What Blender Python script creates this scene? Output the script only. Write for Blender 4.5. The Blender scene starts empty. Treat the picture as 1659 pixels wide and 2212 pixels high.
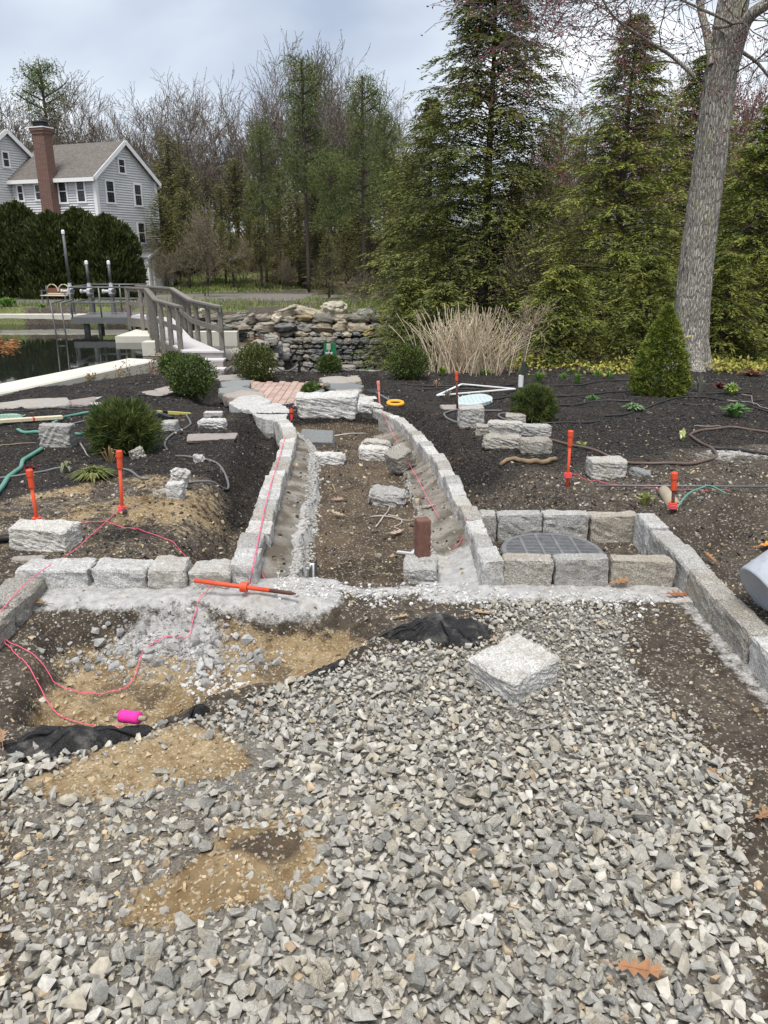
import bpy, bmesh, math, random
import numpy as np
from mathutils import Vector, Matrix, Euler

random.seed(7)
RNG = np.random.default_rng(7)
scene = bpy.context.scene
COL = scene.collection

# ---------------------------------------------------------------- camera
CAM_Z, PITCH = 1.5, math.radians(19.0)
cam_d = bpy.data.cameras.new('camera')
cam = bpy.data.objects.new('camera', cam_d)
COL.objects.link(cam)
cam.location = (0, 0, CAM_Z)
cam.rotation_euler = (math.radians(90) - PITCH, 0, 0)
cam_d.sensor_fit = 'HORIZONTAL'
cam_d.sensor_width = 36
cam_d.lens = 36
cam_d.clip_start = 0.05
cam_d.clip_end = 900
scene.camera = cam

# ---------------------------------------------------------------- light
SUN_EL, SUN_AZ = math.radians(68), math.radians(192)      # azimuth clockwise from +Y
world = bpy.data.worlds.new('World')
scene.world = world
world.use_nodes = True
wn, wl = world.node_tree.nodes, world.node_tree.links
wn.clear()
w_out = wn.new('ShaderNodeOutputWorld')
w_bg = wn.new('ShaderNodeBackground')
w_sky = wn.new('ShaderNodeTexSky')
w_sky.sky_type = 'NISHITA'
w_sky.sun_disc = False
w_sky.sun_elevation = SUN_EL
w_sky.sun_rotation = SUN_AZ
w_tc = wn.new('ShaderNodeTexCoord')
w_map = wn.new('ShaderNodeMapping')
w_map.inputs['Scale'].default_value = (1.0, 1.0, 2.6)
w_map.inputs['Location'].default_value = (0.2, 2.2, 0.3)
w_n = wn.new('ShaderNodeTexNoise')
w_n.inputs['Scale'].default_value = 1.9
w_n.inputs['Detail'].default_value = 5
w_n.inputs['Roughness'].default_value = 0.48
w_n.inputs['Distortion'].default_value = 0.25
w_r = wn.new('ShaderNodeValToRGB')
e = w_r.color_ramp.elements
e[0].position, e[0].color = 0.34, (3.0, 3.5, 4.4, 1)
e[1].position, e[1].color = 0.70, (10.2, 10.1, 10.0, 1)
el = e.new(0.5); el.color = (4.9, 5.35, 6.0, 1)
w_mix = wn.new('ShaderNodeMixRGB')
w_mix.inputs['Fac'].default_value = 0.93
wl.new(w_tc.outputs['Generated'], w_map.inputs['Vector'])
wl.new(w_map.outputs['Vector'], w_n.inputs['Vector'])
wl.new(w_n.outputs['Fac'], w_r.inputs['Fac'])
wl.new(w_sky.outputs['Color'], w_mix.inputs['Color1'])
wl.new(w_r.outputs['Color'], w_mix.inputs['Color2'])
wl.new(w_mix.outputs['Color'], w_bg.inputs['Color'])
w_bg.inputs['Strength'].default_value = 0.1
wl.new(w_bg.outputs['Background'], w_out.inputs['Surface'])

sun_d = bpy.data.lights.new('sun', 'SUN')
sun_d.energy = 2.4
sun_d.angle = math.radians(22)
sun_d.color = (1.0, 0.96, 0.9)
sun = bpy.data.objects.new('sun', sun_d)
COL.objects.link(sun)
sdir = Vector((math.sin(SUN_AZ) * math.cos(SUN_EL), math.cos(SUN_AZ) * math.cos(SUN_EL), math.sin(SUN_EL)))
sun.rotation_euler = sdir.to_track_quat('Z', 'Y').to_euler()
sun.location = (0, -5, 30)

vs = scene.view_settings
vs.view_transform = 'Standard'
vs.look = 'None'
vs.gamma = 1
vs.use_curve_mapping = False
vs.exposure = 0.72

# ---------------------------------------------------------------- geometry of the view -> places
F = 1659.0
CP, SP = math.cos(PITCH), math.sin(PITCH)

def ray(px, py):
    r, u = (px - 829.5) / F, (1106 - py) / F
    return r, CP + u * SP, u * CP - SP

def at_y(px, py, y):
    dx, dy, dz = ray(px, py)
    t = y / dy
    return Vector((dx * t, y, CAM_Z + dz * t))

def at_z(px, py, z):
    dx, dy, dz = ray(px, py)
    t = (z - CAM_Z) / dz
    return Vector((dx * t, dy * t, z))

def on_plane(px, py, P0, d):
    dx, dy, dz = ray(px, py)
    # t*(dx,dy) = P0 + w*d
    det = dx * (-d[1]) + dy * d[0]
    t = (P0[0] * (-d[1]) + P0[1] * d[0]) / det
    w = (dx * P0[1] - dy * P0[0]) / det * -1
    w = ((dx * t - P0[0]) * d[0] + (dy * t - P0[1]) * d[1])
    return w, CAM_Z + dz * t

# ---------------------------------------------------------------- noise
def _hash(ix, iy, seed):
    n = (ix.astype(np.int64) * 374761393 + iy.astype(np.int64) * 668265263 + seed * 974634777) & 0xFFFFFFFF
    n = ((n ^ (n >> 13)) * 1274126177) & 0xFFFFFFFF
    n = n ^ (n >> 16)
    return (n & 0xFFFF) / 32767.5 - 1.0

def vnoise(x, y, seed=0):
    x = np.asarray(x, float); y = np.asarray(y, float)
    ix, iy = np.floor(x), np.floor(y)
    fx, fy = x - ix, y - iy
    fx = fx * fx * fx * (fx * (fx * 6 - 15) + 10)
    fy = fy * fy * fy * (fy * (fy * 6 - 15) + 10)
    a = _hash(ix, iy, seed); b = _hash(ix + 1, iy, seed)
    c = _hash(ix, iy + 1, seed); d = _hash(ix + 1, iy + 1, seed)
    return (a + (b - a) * fx) * (1 - fy) + (c + (d - c) * fx) * fy

def fbm(x, y, sc, octv=4, seed=0, gain=0.5):
    v, amp, tot = 0, 1.0, 0
    for i in range(octv):
        v = v + amp * vnoise(x * sc + 17.3 * i, y * sc - 9.1 * i, seed + i)
        tot += amp; amp *= gain; sc *= 2.03
    return v / tot

def sst(a, b, x):
    t = np.clip((np.asarray(x, float) - a) / (b - a), 0, 1)
    return t * t * (3 - 2 * t)

def poly_sd(poly, x, y):
    """signed distance to polygon, negative inside"""
    x = np.asarray(x, float); y = np.asarray(y, float)
    d = np.full(x.shape, 1e9); inside = np.zeros(x.shape, bool)
    n = len(poly)
    for i in range(n):
        ax, ay = poly[i]; bx, by = poly[(i + 1) % n]
        ex, ey = bx - ax, by - ay
        t = np.clip(((x - ax) * ex + (y - ay) * ey) / (ex * ex + ey * ey + 1e-12), 0, 1)
        d = np.minimum(d, (x - ax - t * ex) ** 2 + (y - ay - t * ey) ** 2)
        c = (ay > y) != (by > y)
        xx = (bx - ax) * (y - ay) / ((by - ay) if by != ay else 1e-12) + ax
        inside ^= c & (x < xx)
    d = np.sqrt(d)
    return np.where(inside, -d, d)

# ---------------------------------------------------------------- terrain
PY = [-30, 3.3, 4.5, 8, 10, 12, 14, 16, 20, 24, 26, 30, 34, 45, 57, 75, 100, 150, 260, 600]
PZ = [0, 0, -.03, -.24, -.38, -.51, -.62, -.95, -1.0, -.9, -.5, -.65, -.9, -1.2, -1.45, -1.3, -.5, 2, 6, 12]
WALL_A, WALL_B = (-4.37, 14.93), (-5.65, 11.24)
WALL_C = (-8.5, 3.0)
POND = [(-9.15, 3), (-6.28, 11.24), (-5.0, 14.93), (-4.9, 17.9), (-4.6, 19.6), (-3.4, 19.6), (-3.5, 25.9), (-6.2, 26.0), (-7.2, 26.6), (-8.3, 29.8), (-60, 29.8), (-60, 3)]
GORGE = [(-2.9, 13.7), (.5, 13.4), (3, 15), (3.2, 25.9), (-3.4, 25.9), (-3.3, 19.3)]
WATER_Z = -1.24
PAVED = [(-2.5, 12.4), (-.9, 12.3), (-.2, 12.2), (.1, 11.2), (-.3, 9.6), (-.6, 8.3), (-1.5, 8.3), (-2.3, 9.3), (-2.55, 10.6)]
STAIR = [(-5.2, 13.2), (-2.6, 12.7), (-2.5, 18.4), (-5.2, 18.4)]

def prof(y):
    return np.interp(y, PY, PZ)

def G(px, py, dz=0.0):
    dx, dy, dz_ = ray(px, py)
    lo, hi = 0.3, 400.0
    ts = np.linspace(0.5, 60, 6000)
    g = CAM_Z + dz_ * ts - (prof(dy * ts) + dz)
    k = int(np.argmax(g < 0)) if (g < 0).any() else len(ts) - 1
    if k > 0:
        t = ts[k - 1] + (ts[k] - ts[k - 1]) * g[k - 1] / (g[k - 1] - g[k] + 1e-12)
    else:
        t = ts[0]
    return Vector((dx * t, dy * t, CAM_Z + dz_ * t))

KTOP = .14
KL_PX = [(523, 1219), (552, 1150), (567, 1103), (581, 1062), (593, 1033), (606, 1003), (617, 975), (624, 951), (625, 933), (617, 915), (606, 905)]
KR_PX = [(1066, 1211), (1053, 1188), (1042, 1164), (1033, 1139), (1020, 1117), (1010, 1096), (993, 1067), (979, 1038), (963, 1013),
         (948, 988), (930, 968), (912, 948), (891, 928), (869, 910), (844, 896), (812, 884)]
KL = [G(a, b, KTOP) for a, b in KL_PX]
KR = [G(a, b, KTOP) for a, b in KR_PX]
KLy = np.array([p.y for p in KL]); KLx = np.array([p.x for p in KL])
KRy = np.array([p.y for p in KR]); KRx = np.array([p.x for p in KR])
PATH_END = 7.75

def pp(lst, dz=0):
    return [tuple(G(a, b, dz)[:2]) for a, b in lst]

PIT = pp([(95, 1345), (330, 1322), (430, 1330), (560, 1318), (700, 1322), (800, 1330), (860, 1350), (800, 1385), (740, 1420), (640, 1462),
          (450, 1505), (300, 1560), (120, 1580), (20, 1560), (60, 1450)])
GRAVEL = pp([(600, 1482), (760, 1425), (830, 1395), (1050, 1385), (1030, 1340), (1090, 1305), (1240, 1300), (1380, 1325), (1370, 1420),
             (1440, 1510), (1560, 1640), (1640, 1750), (1600, 1820), (1659, 1990), (1700, 2300), (-60, 2320), (-60, 1640), (150, 1630),
             (330, 1570), (500, 1530)])
SAND_A = pp([(300, 1580), (420, 1560), (520, 1600), (560, 1660), (480, 1700), (330, 1700), (120, 1720), (60, 1690), (180, 1640)])
SAND_B = pp([(440, 1860), (500, 1805), (600, 1800), (690, 1840), (680, 1930), (560, 1960), (420, 2010), (250, 2010), (300, 1940)])
SANDY = pp([(-40, 1700), (300, 1690), (620, 1640), (760, 1700), (700, 1860), (690, 1980), (400, 2080), (150, 2140), (-40, 2180)])
TAN_BED = pp([(60, 1090), (200, 1060), (330, 1045), (480, 1060), (520, 1100), (490, 1140), (380, 1165), (200, 1150), (80, 1165), (0, 1190), (-20, 1120)])

def H(x, y, fine=True, masks=False):
    x = np.asarray(x, float); y = np.asarray(y, float)
    z = prof(y).copy() if hasattr(prof(y), 'copy') else np.asarray(prof(y))
    z = np.array(z, float)
    xL = np.interp(y, KLy, KLx); xR = np.interp(y, KRy, KRx)
    infront = (y < 3.30) & (x > -1.60) & (x < 1.42)
    inpath = (y >= 3.30) & (y < PATH_END) & (x > xL) & (x < xR)
    inbox = (y > 3.3) & (y < 4.03) & (x > .5) & (x < 1.42)
    bed = ~(infront | inpath | inbox)
    n1 = fbm(x, y, .55, 4, 3); n2 = fbm(x, y, 2.3, 4, 11); n3 = fbm(x, y, 9.0, 4, 23); n4 = fbm(x, y, 34., 3, 31)
    sand = np.zeros_like(z); mulch = np.zeros_like(z); conc = np.zeros_like(z); path = np.zeros_like(z); grass = np.zeros_like(z); litter = np.zeros_like(z); mort = np.zeros_like(z)
    # beds
    near = 1 - sst(14.0, 15.5, y)
    bz = .065 + .045 * n1 + .035 * n2 + .016 * n3 + .006 * n4
    yy = (y > 3.42) & (y < 8.2)
    dl = xL - x; dr = x - xR
    tw = .42 + .12 * n2
    tl = np.where((dl > 0) & yy, sst(.02, .1, dl) * (1 - sst(.2, tw + .1, dl)), 0)
    tr = np.where((dr > 0) & yy & (y > 4.05), sst(.02, .1, dr) * (1 - sst(.22, tw + .22, dr)), 0)
    bz = bz - .25 * tl * (1 + .25 * n3) - .20 * tr * (1 + .4 * n3) + .015 * np.where((dl > .35) & (dl < .9) & yy, 1 - np.abs(dl - .6) / .3, 0) * (1 + n2)
    rowgap = np.where((x > -1.7) & (x < -.6), sst(3.33, 3.36, y) * (1 - sst(3.40, 3.56, y)), 0)
    bz = bz - .10 * rowgap
    # spoil heap outside the wing kerb
    heap = np.exp(-(((x - 2.35) / .55) ** 2 + ((y - 3.75) / .5) ** 2)) * .14 + np.exp(-(((x - 1.95) / .3) ** 2 + ((y - 4.25) / .3) ** 2)) * .05
    bz = bz + heap * (1 + .5 * n3)
    heap2 = np.exp(-(((x + 3.15) / .3) ** 2 + ((y - 9.2) / .25) ** 2)) * .14
    bz = bz + heap2
    z = z + np.where(bed, bz, 0) * near
    mu = np.where(bed, 1.0, 0) * near
    dirtR = np.where((x > 1.2) & (y < 6.3), 1.0, 0) * sst(6.9, 5.2, y + .4 * n2) * sst(.9, 1.5, x + .2 * n2)
    dirtR = np.maximum(dirtR * .7, np.where(x > .2, .8 * sst(6.4, 5.0, y + .6 * n1), 0))
    mu = mu * (1 - .75 * dirtR)
    tb = sst(.25, -.15, poly_sd(TAN_BED, x, y) + .25 * n2 + .1 * n3)
    tb = tb * np.where(x < xL, 1, 0)
    sand = np.maximum(sand, (.52 + .5 * n2) * tb * np.where(bed, 1, 0)); mu = mu * (1 - .85 * tb)
    leftlow = np.where((x < -1.0) & (y < 4.1), 1, 0) * sst(4.2, 3.7, y + .2 * n2) * np.where(bed, 1, 0)
    mu = mu * (1 - .6 * leftlow); sand = np.maximum(sand, .35 * leftlow)
    mulch = mu
    # path trench
    pf = -.055 + .018 * n2 + .010 * n3 + .006 * n4
    u = x - xL; v = xR - x
    el_ = np.interp(y, [3.4, 4.2, 6.5, 7.5], [.23, .26, .20, .15]) + .04 * n2 + .02 * n3
    hl = np.where(u < .2, .065 - (u - .05) * .34, .014)
    hl = np.where(u < el_, hl + .003 * n2 + .0025 * n4, -9)
    er_ = .24 + .03 * n2 + .02 * n3
    hr = np.where(v < .17, .045 - (v - .05) * .5, -.012)
    hr = np.where(v < er_, hr + .003 * n2 + .0025 * n4, -9)
    endfade = 1 - sst(7.1, 7.6, y)
    pz = np.maximum(pf, np.maximum(np.where(hl > -1, pf + (hl - pf) * endfade, -9), np.where(hr > -1, pf + (hr - pf) * endfade, -9)))
    mouth = 1 - sst(3.30, 3.36, y + .03 * n2 + .02 * n3)
    pz = pz * (1 - mouth) + mouth * (.012 + .006 * n3)
    z = z + np.where(inpath, pz, 0)
    path = np.where(inpath, 1.0, 0)
    edgeL = np.where(inpath, sst(.17, .24, u + .05 * n3) * (1 - sst(el_ - .01, el_ + .035, u)), 0) * endfade * sst(5.6, 4.6, y + n2)
    edgeL = np.maximum(edgeL, np.where(inpath, sst(el_ - .07, el_ - .03, u) * (1 - sst(el_ - .005, el_ + .03, u)), 0) * endfade)
    edgeR = np.where(inpath, sst(er_ - .05, er_ - .02, v) * (1 - sst(er_, er_ + .03, v)), 0) * endfade * .45
    mort = np.where(inpath, np.maximum(1 - sst(el_ - .02, el_ + .01, u), 1 - sst(er_ - .02, er_ + .01, v)), 0) * endfade
    conc = np.maximum(conc, np.maximum(edgeL, edgeR)); conc = np.maximum(conc, np.where(inpath, mouth * (.55 + .4 * n3), 0))
    foot = np.where(inpath, sst(.42, .2, v) * sst(3.95, 3.5, y), 0)
    conc = np.maximum(conc, foot)
    # drain box
    z = z + np.where(inbox, -.03 + .012 * n3 + .004 * n4, 0)
    conc = np.maximum(conc, np.where(inbox, .35 * sst(1.1, 1.3, x), 0))
    # work area in front
    fz = .012 * n2 + .010 * n3 + .005 * n4
    ps = poly_sd(PIT, x, y) + .07 * n2 + .03 * n3
    pit = sst(.03, -.09, ps)
    fz = fz - (.135 + .05 * n2 + .03 * n3 + .012 * n4) * pit
    bankL = sst(2.90, 3.10, y + .05 * n2 + .03 * n3) * np.where((x > -1.56) & (x < -.1), 1, 0) * sst(-.05, -.35, x)
    fz = fz * (1 - bankL) + bankL * (.042 + .008 * n3 + .004 * n4)
    blob = sst(.13, .0, np.hypot((x + .55) / 1.4, y - 3.06) + .03 * n3)
    fz = fz + .025 * blob
    lump = sst(.10, -.10, np.hypot((x + .90) / 2.0, y - 2.87) - .13 + .09 * n2 + .06 * n3)
    fz = fz + lump * (.045 + .05 * n3 + .03 * n4)
    bankR = sst(3.02, 3.18, y + .05 * n2 + .03 * n3) * sst(.05, .25, x)
    fz = fz + bankR * (.01 + .005 * n3)
    rim = np.exp(-((y - 3.2 - .02 * n2) / .07) ** 2) * np.where((x > -.55) & (x < .5), 1, 0)
    fz = fz + rim * .012 * (1 + n3)
    scour = np.exp(-(((x + .25) / .07) ** 2 + ((y - 1.545) / .04) ** 2)) * .06 + np.exp(-(((x + .40) / .06) ** 2 + ((y - 1.60) / .03) ** 2)) * .03
    moundB = np.exp(-(((x + .31) / .19) ** 2 + ((y - 1.60) / .11) ** 2)) * .07 * (1 + .3 * n3)
    fz = fz + moundB - scour
    z = z + np.where(infront, fz, 0)
    I = np.where(infront, 1.0, 0)
    sand = np.maximum(sand, I * pit * (1.0 - .55 * sst(-1.0, -1.35, x + .2 * n2) * sst(2.3, 2.7, y) - .3 * np.clip(n2 * 2, 0, 1)))
    sand = np.maximum(sand, I * sst(.10, -.10, poly_sd(SAND_A, x, y) + .09 * n2 + .03 * n3))
    sand = np.maximum(sand, I * sst(.10, -.08, poly_sd(SAND_B, x, y) + .09 * n2 + .03 * n3))
    conc = np.maximum(conc, I * np.maximum(bankL, np.maximum(.75 * bankR * (1 + .3 * n3), .65 * rim)))
    conc = np.maximum(conc, I * .62 * lump)
    conc = np.maximum(conc, I * .5 * sst(1.22, 1.34, x + .05 * n2))
    sand = np.maximum(sand, I * .44 * sst(.15, -.15, poly_sd(SANDY, x, y) + .14 * n2)); sand = sand * (1 - conc)
    damp = np.clip(I * (.8 * np.exp(-(((x + .31) / .13) ** 2 + ((y - 1.60) / .06) ** 2)) * (1 + n3) + .5 * pit * sst(.2, .45, n2 + .5 * n3)), 0, .7)
    dust = np.exp(-(((x - 3.1) / .8) ** 2 + ((y - 5.9) / .45) ** 2)) * (.75 + .6 * n2) * np.where(bed, 1, 0); conc = np.maximum(conc, np.clip(dust, 0, .62)); mulch = mulch * (1 - np.clip(dust * 1.3, 0, 1))
    # grass strips far
    farland = sst(25.5, 27, y)
    grass = farland * sst(.0, .35, n1 + .25 * n2 + .25 * sst(33, 26, y) - .15 * sst(42, 46, y) + .7 * np.exp(-(((x + 13) / 4) ** 2 + ((y - 62) / 7) ** 2)))
    drive = np.exp(-(((y - 46 - .25 * (x + 9)) / 8) ** 2)) * sst(0, -5, x)
    grass = grass * (1 - drive)
    litter = np.maximum(sst(14.2, 16, y) * sst(2.6, 3.4, x), sst(60, 66, y))
    bump = np.exp(-(((x + 12.0) / 4.5) ** 2 + ((y - 71) / 7) ** 2)) * 2.6
    z = z + bump
    z = z + farland * (.10 * n1 + .03 * n2)
    # the paved spot and the approach to the stairs lie lower than the beds
    lowp = sst(.12, -.12, poly_sd(PAVED, x, y))
    z = z - (.13 + .05) * lowp * np.where(bed, 1, 0) * near
    stair = sst(.25, -.25, poly_sd(STAIR, x, y))
    z = z + np.minimum(0, np.interp(y, [13, 14, 15, 16, 18], [-.62, -.76, -.92, -1.1, -1.2]) - z) * stair
    # toward the pond wall the bed drops
    ex, ey = WALL_A[0] - WALL_C[0], WALL_A[1] - WALL_C[1]
    L = math.hypot(ex, ey)
    s = ((x - WALL_C[0]) * ey - (y - WALL_C[1]) * ex) / L
    strip = (1 - sst(.35, 1.05, s)) * sst(6, 9, y) * (1 - sst(15.5, 16.5, y))
    z = z - .38 * strip
    # pond and gorge
    sdp = poly_sd(POND, x, y)
    z = z + (-2.4 - z) * sst(.06, -.3, sdp)
    sdg = poly_sd(GORGE, x, y)
    z = z + (-2.7 + .2 * n2 - z) * sst(.15, -.45, sdg)
    if masks:
        return z, dict(sand=sand, mulch=mulch, conc=conc, path=path, grass=grass, litter=litter, mort=mort, damp=damp, drive=np.maximum(drive * farland * .8, I * .9 * sst(.05, -.15, poly_sd(GRAVEL, x, y) + .05 * n2) * (1 - sand)), infront=infront, inpath=inpath, bed=bed)
    return z

def gz(x, y):
    return float(H(np.array([x]), np.array([y]))[0])

def GP(px, py, dz=0.03, lift=0.0):
    p = G(px, py, dz)
    p.z = gz(p.x, p.y) + lift
    return p

# ---------------------------------------------------------------- mesh helpers
def cat(parts):
    """parts: list of (V, [F arrays]) -> merged"""
    Vs, Fs, off = [], [], 0
    for V, Fl in parts:
        V = np.asarray(V, float)
        Vs.append(V)
        for f in (Fl if isinstance(Fl, list) else [Fl]):
            Fs.append(np.asarray(f, int) + off)
        off += len(V)
    return np.concatenate(Vs), Fs

def mk(name, V, Fl, tint=None, smooth=False, attrs=None):
    V = np.asarray(V, np.float32)
    Fl = [np.asarray(f, np.int32) for f in (Fl if isinstance(Fl, list) else [Fl]) if len(f)]
    me = bpy.data.meshes.new(name)
    me.vertices.add(len(V)); me.vertices.foreach_set('co', V.ravel())
    loops = np.concatenate([f.ravel() for f in Fl])
    tot = np.concatenate([np.full(len(f), f.shape[1], np.int32) for f in Fl])
    st = np.concatenate([[0], np.cumsum(tot)[:-1]]).astype(np.int32)
    me.loops.add(len(loops)); me.loops.foreach_set('vertex_index', loops)
    me.polygons.add(len(tot)); me.polygons.foreach_set('loop_start', st); me.polygons.foreach_set('loop_total', tot)
    me.polygons.foreach_set('use_smooth', np.full(len(tot), smooth, bool))
    if tint is not None:
        a = me.color_attributes.new('tint', 'FLOAT_COLOR', 'POINT')
        c = np.ones((len(V), 4), np.float32); c[:, :3] = np.asarray(tint, np.float32).reshape(-1, 3) if np.ndim(tint) > 1 else np.asarray(tint, np.float32)[:, None]
        a.data.foreach_set('color', c.ravel())
    for k, arr in (attrs or {}).items():
        a = me.color_attributes.new(k, 'FLOAT_COLOR', 'POINT')
        a.data.foreach_set('color', np.asarray(arr, np.float32).ravel())
    me.update(calc_edges=True)
    return me

def ob(name, me, mat=None, parent=None, loc=None, rot=None, scale=None, world=False):
    o = bpy.data.objects.new(name, me)
    if mat is not None and me is not None and hasattr(me, 'materials') and not len(me.materials):
        me.materials.append(mat)
    COL.objects.link(o)
    if loc is not None: o.location = loc
    if rot is not None: o.rotation_euler = rot
    if scale is not None: o.scale = (scale,) * 3 if isinstance(scale, (int, float)) else scale
    if parent is not None:
        o.parent = parent
        if world:
            o.matrix_parent_inverse = Matrix.Translation(-Vector(parent.location))
    return o

def tag(o, label, cat_, group=None, kind=None):
    if label: o['label'] = label
    if cat_: o['category'] = cat_
    if group: o['group'] = group
    if kind: o['kind'] = kind
    return o

def thing(name, label, cat_, loc=(0, 0, 0), rot=None, group=None, scale=None):
    o = bpy.data.objects.new(name, None)
    o.empty_display_size = .1
    COL.objects.link(o)
    o.location = loc
    if rot is not None: o.rotation_euler = rot
    if scale is not None: o.scale = (scale,) * 3 if isinstance(scale, (int, float)) else scale
    return tag(o, label, cat_, group)

def dup(root, label=None, loc=None, rot=None, scale=None, group=None):
    r = root.copy(); COL.objects.link(r)
    if loc is not None: r.location = loc
    if rot is not None: r.rotation_euler = rot
    if scale is not None: r.scale = (scale,) * 3 if isinstance(scale, (int, float)) else scale
    if label: r['label'] = label
    if group: r['group'] = group
    for ch in list(root.children):
        c = ch.copy(); COL.objects.link(c); c.parent = r
        for g in ch.children:
            d = g.copy(); COL.objects.link(d); d.parent = c
    return r

def struct(o):
    o['kind'] = 'structure'; return o

def box(sx, sy, sz, c=(0, 0, 0), R=None):
    V = np.array([[a, b, d] for a in (-.5, .5) for b in (-.5, .5) for d in (-.5, .5)]) * (sx, sy, sz)
    if R is not None: V = V @ np.array(R).T
    V = V + np.array(c)
    Fq = np.array([[0, 1, 3, 2], [4, 6, 7, 5], [0, 4, 5, 1], [2, 3, 7, 6], [0, 2, 6, 4], [1, 5, 7, 3]])
    return V, [Fq]

def bar(a, b, w, h, up=(0, 0, 1)):
    """box beam from a to b, w across, h along up"""
    a = np.array(a, float); b = np.array(b, float)
    d = b - a; L = np.linalg.norm(d); d /= L
    up = np.array(up, float)
    s = np.cross(d, up); 
    if np.linalg.norm(s) < 1e-6: s = np.cross(d, (1, 0, 0))
    s /= np.linalg.norm(s); u = np.cross(s, d)
    V = np.array([[i, j, k] for i in (-.5, .5) for j in (-.5, .5) for k in (-.5, .5)])
    W = (a + b) / 2 + V[:, :1] * L * d + V[:, 1:2] * w * s + V[:, 2:] * h * u
    return W, box(1, 1, 1)[1]

def tube(P, r, sides=6, caps=True):
    P = np.asarray(P, float); n = len(P)
    r = np.broadcast_to(np.asarray(r, float), (n,))
    T = np.gradient(P, axis=0); T /= np.linalg.norm(T, axis=1)[:, None] + 1e-12
    ref = np.array([0, 0, 1.0]) if abs(T[0][2]) < .9 else np.array([1.0, 0, 0])
    A = np.cross(T, ref); A /= np.linalg.norm(A, axis=1)[:, None] + 1e-12
    B = np.cross(T, A)
    ang = np.linspace(0, 2 * np.pi, sides, endpoint=False)
    V = P[:, None, :] + r[:, None, None] * (np.cos(ang)[None, :, None] * A[:, None, :] + np.sin(ang)[None, :, None] * B[:, None, :])
    V = V.reshape(-1, 3)
    i = np.arange(n - 1)[:, None] * sides; j = np.arange(sides)[None, :]
    q = np.stack([i + j, i + (j + 1) % sides, i + sides + (j + 1) % sides, i + sides + j], -1).reshape(-1, 4)
    Fl = [q]
    if caps:
        Fl.append(np.arange(sides)[::-1][None, :]); Fl.append((np.arange(sides) + (n - 1) * sides)[None, :])
    return V, Fl

def lathe(prof_, sides=24, close=True):
    """prof_: list of (r,z)"""
    pr = np.array(prof_, float); n = len(pr)
    ang = np.linspace(0, 2 * np.pi, sides, endpoint=False)
    V = np.stack([pr[:, :1] * np.cos(ang), pr[:, :1] * np.sin(ang), np.repeat(pr[:, 1:], sides, 1)], -1).reshape(-1, 3)
    i = np.arange(n - 1)[:, None] * sides; j = np.arange(sides)[None, :]
    q = np.stack([i + j, i + (j + 1) % sides, i + sides + (j + 1) % sides, i + sides + j], -1).reshape(-1, 4)
    Fl = [q]
    if close:
        Fl += [np.arange(sides)[::-1][None, :], (np.arange(sides) + (n - 1) * sides)[None, :]]
    return V, Fl

def smooth_path(P, n=8):
    P = [np.array(p, float) for p in P]
    P = [2 * P[0] - P[1]] + P + [2 * P[-1] - P[-2]]
    out = []
    for i in range(1, len(P) - 2):
        a, b, c, d = P[i - 1:i + 3]
        for t in np.linspace(0, 1, n, endpoint=False):
            out.append(.5 * ((2 * b) + (-a + c) * t + (2 * a - 5 * b + 4 * c - d) * t * t + (-a + 3 * b - 3 * c + d) * t ** 3))
    out.append(P[-2])
    return np.array(out)

def ground_path(pxs, lift=.01, dz=.05, n=8, smooth=0):
    P = smooth_path([tuple(G(a, b, dz)) for a, b in pxs], n)
    P[:, 2] = H(P[:, 0], P[:, 1]) + lift
    for _ in range(2):
        P[1:-1, 2] = np.maximum(P[1:-1, 2], .25 * P[:-2, 2] + .5 * P[1:-1, 2] + .25 * P[2:, 2])
    for _ in range(smooth):
        P[1:-1, 2] = .25 * P[:-2, 2] + .5 * P[1:-1, 2] + .25 * P[2:, 2]
    return P

def rotm(rx, ry, rz):
    return np.array(Euler((rx, ry, rz)).to_matrix())

# 3D value noise for displacing closed shapes
def vn3(P, sc, seed=0):
    return (vnoise(P[:, 0] * sc + 3.1 * P[:, 2] * sc, P[:, 1] * sc - 2.3 * P[:, 2] * sc + 5, seed) +
            vnoise(P[:, 1] * sc + 11, P[:, 2] * sc - 1.7 * P[:, 0] * sc, seed + 5)) * .5

_cube_cache = {}
def cube_grid(n):
    if n in _cube_cache: return _cube_cache[n]
    bm = bmesh.new()
    bmesh.ops.create_cube(bm, size=1)
    if n > 1:
        bmesh.ops.subdivide_edges(bm, edges=bm.edges[:], cuts=n - 1, use_grid_fill=True)
    bm.verts.ensure_lookup_table()
    V = np.array([v.co[:] for v in bm.verts]); Fq = np.array([[v.index for v in f.verts] for f in bm.faces])
    bm.free()
    _cube_cache[n] = (V, Fq)
    return V, Fq

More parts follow.
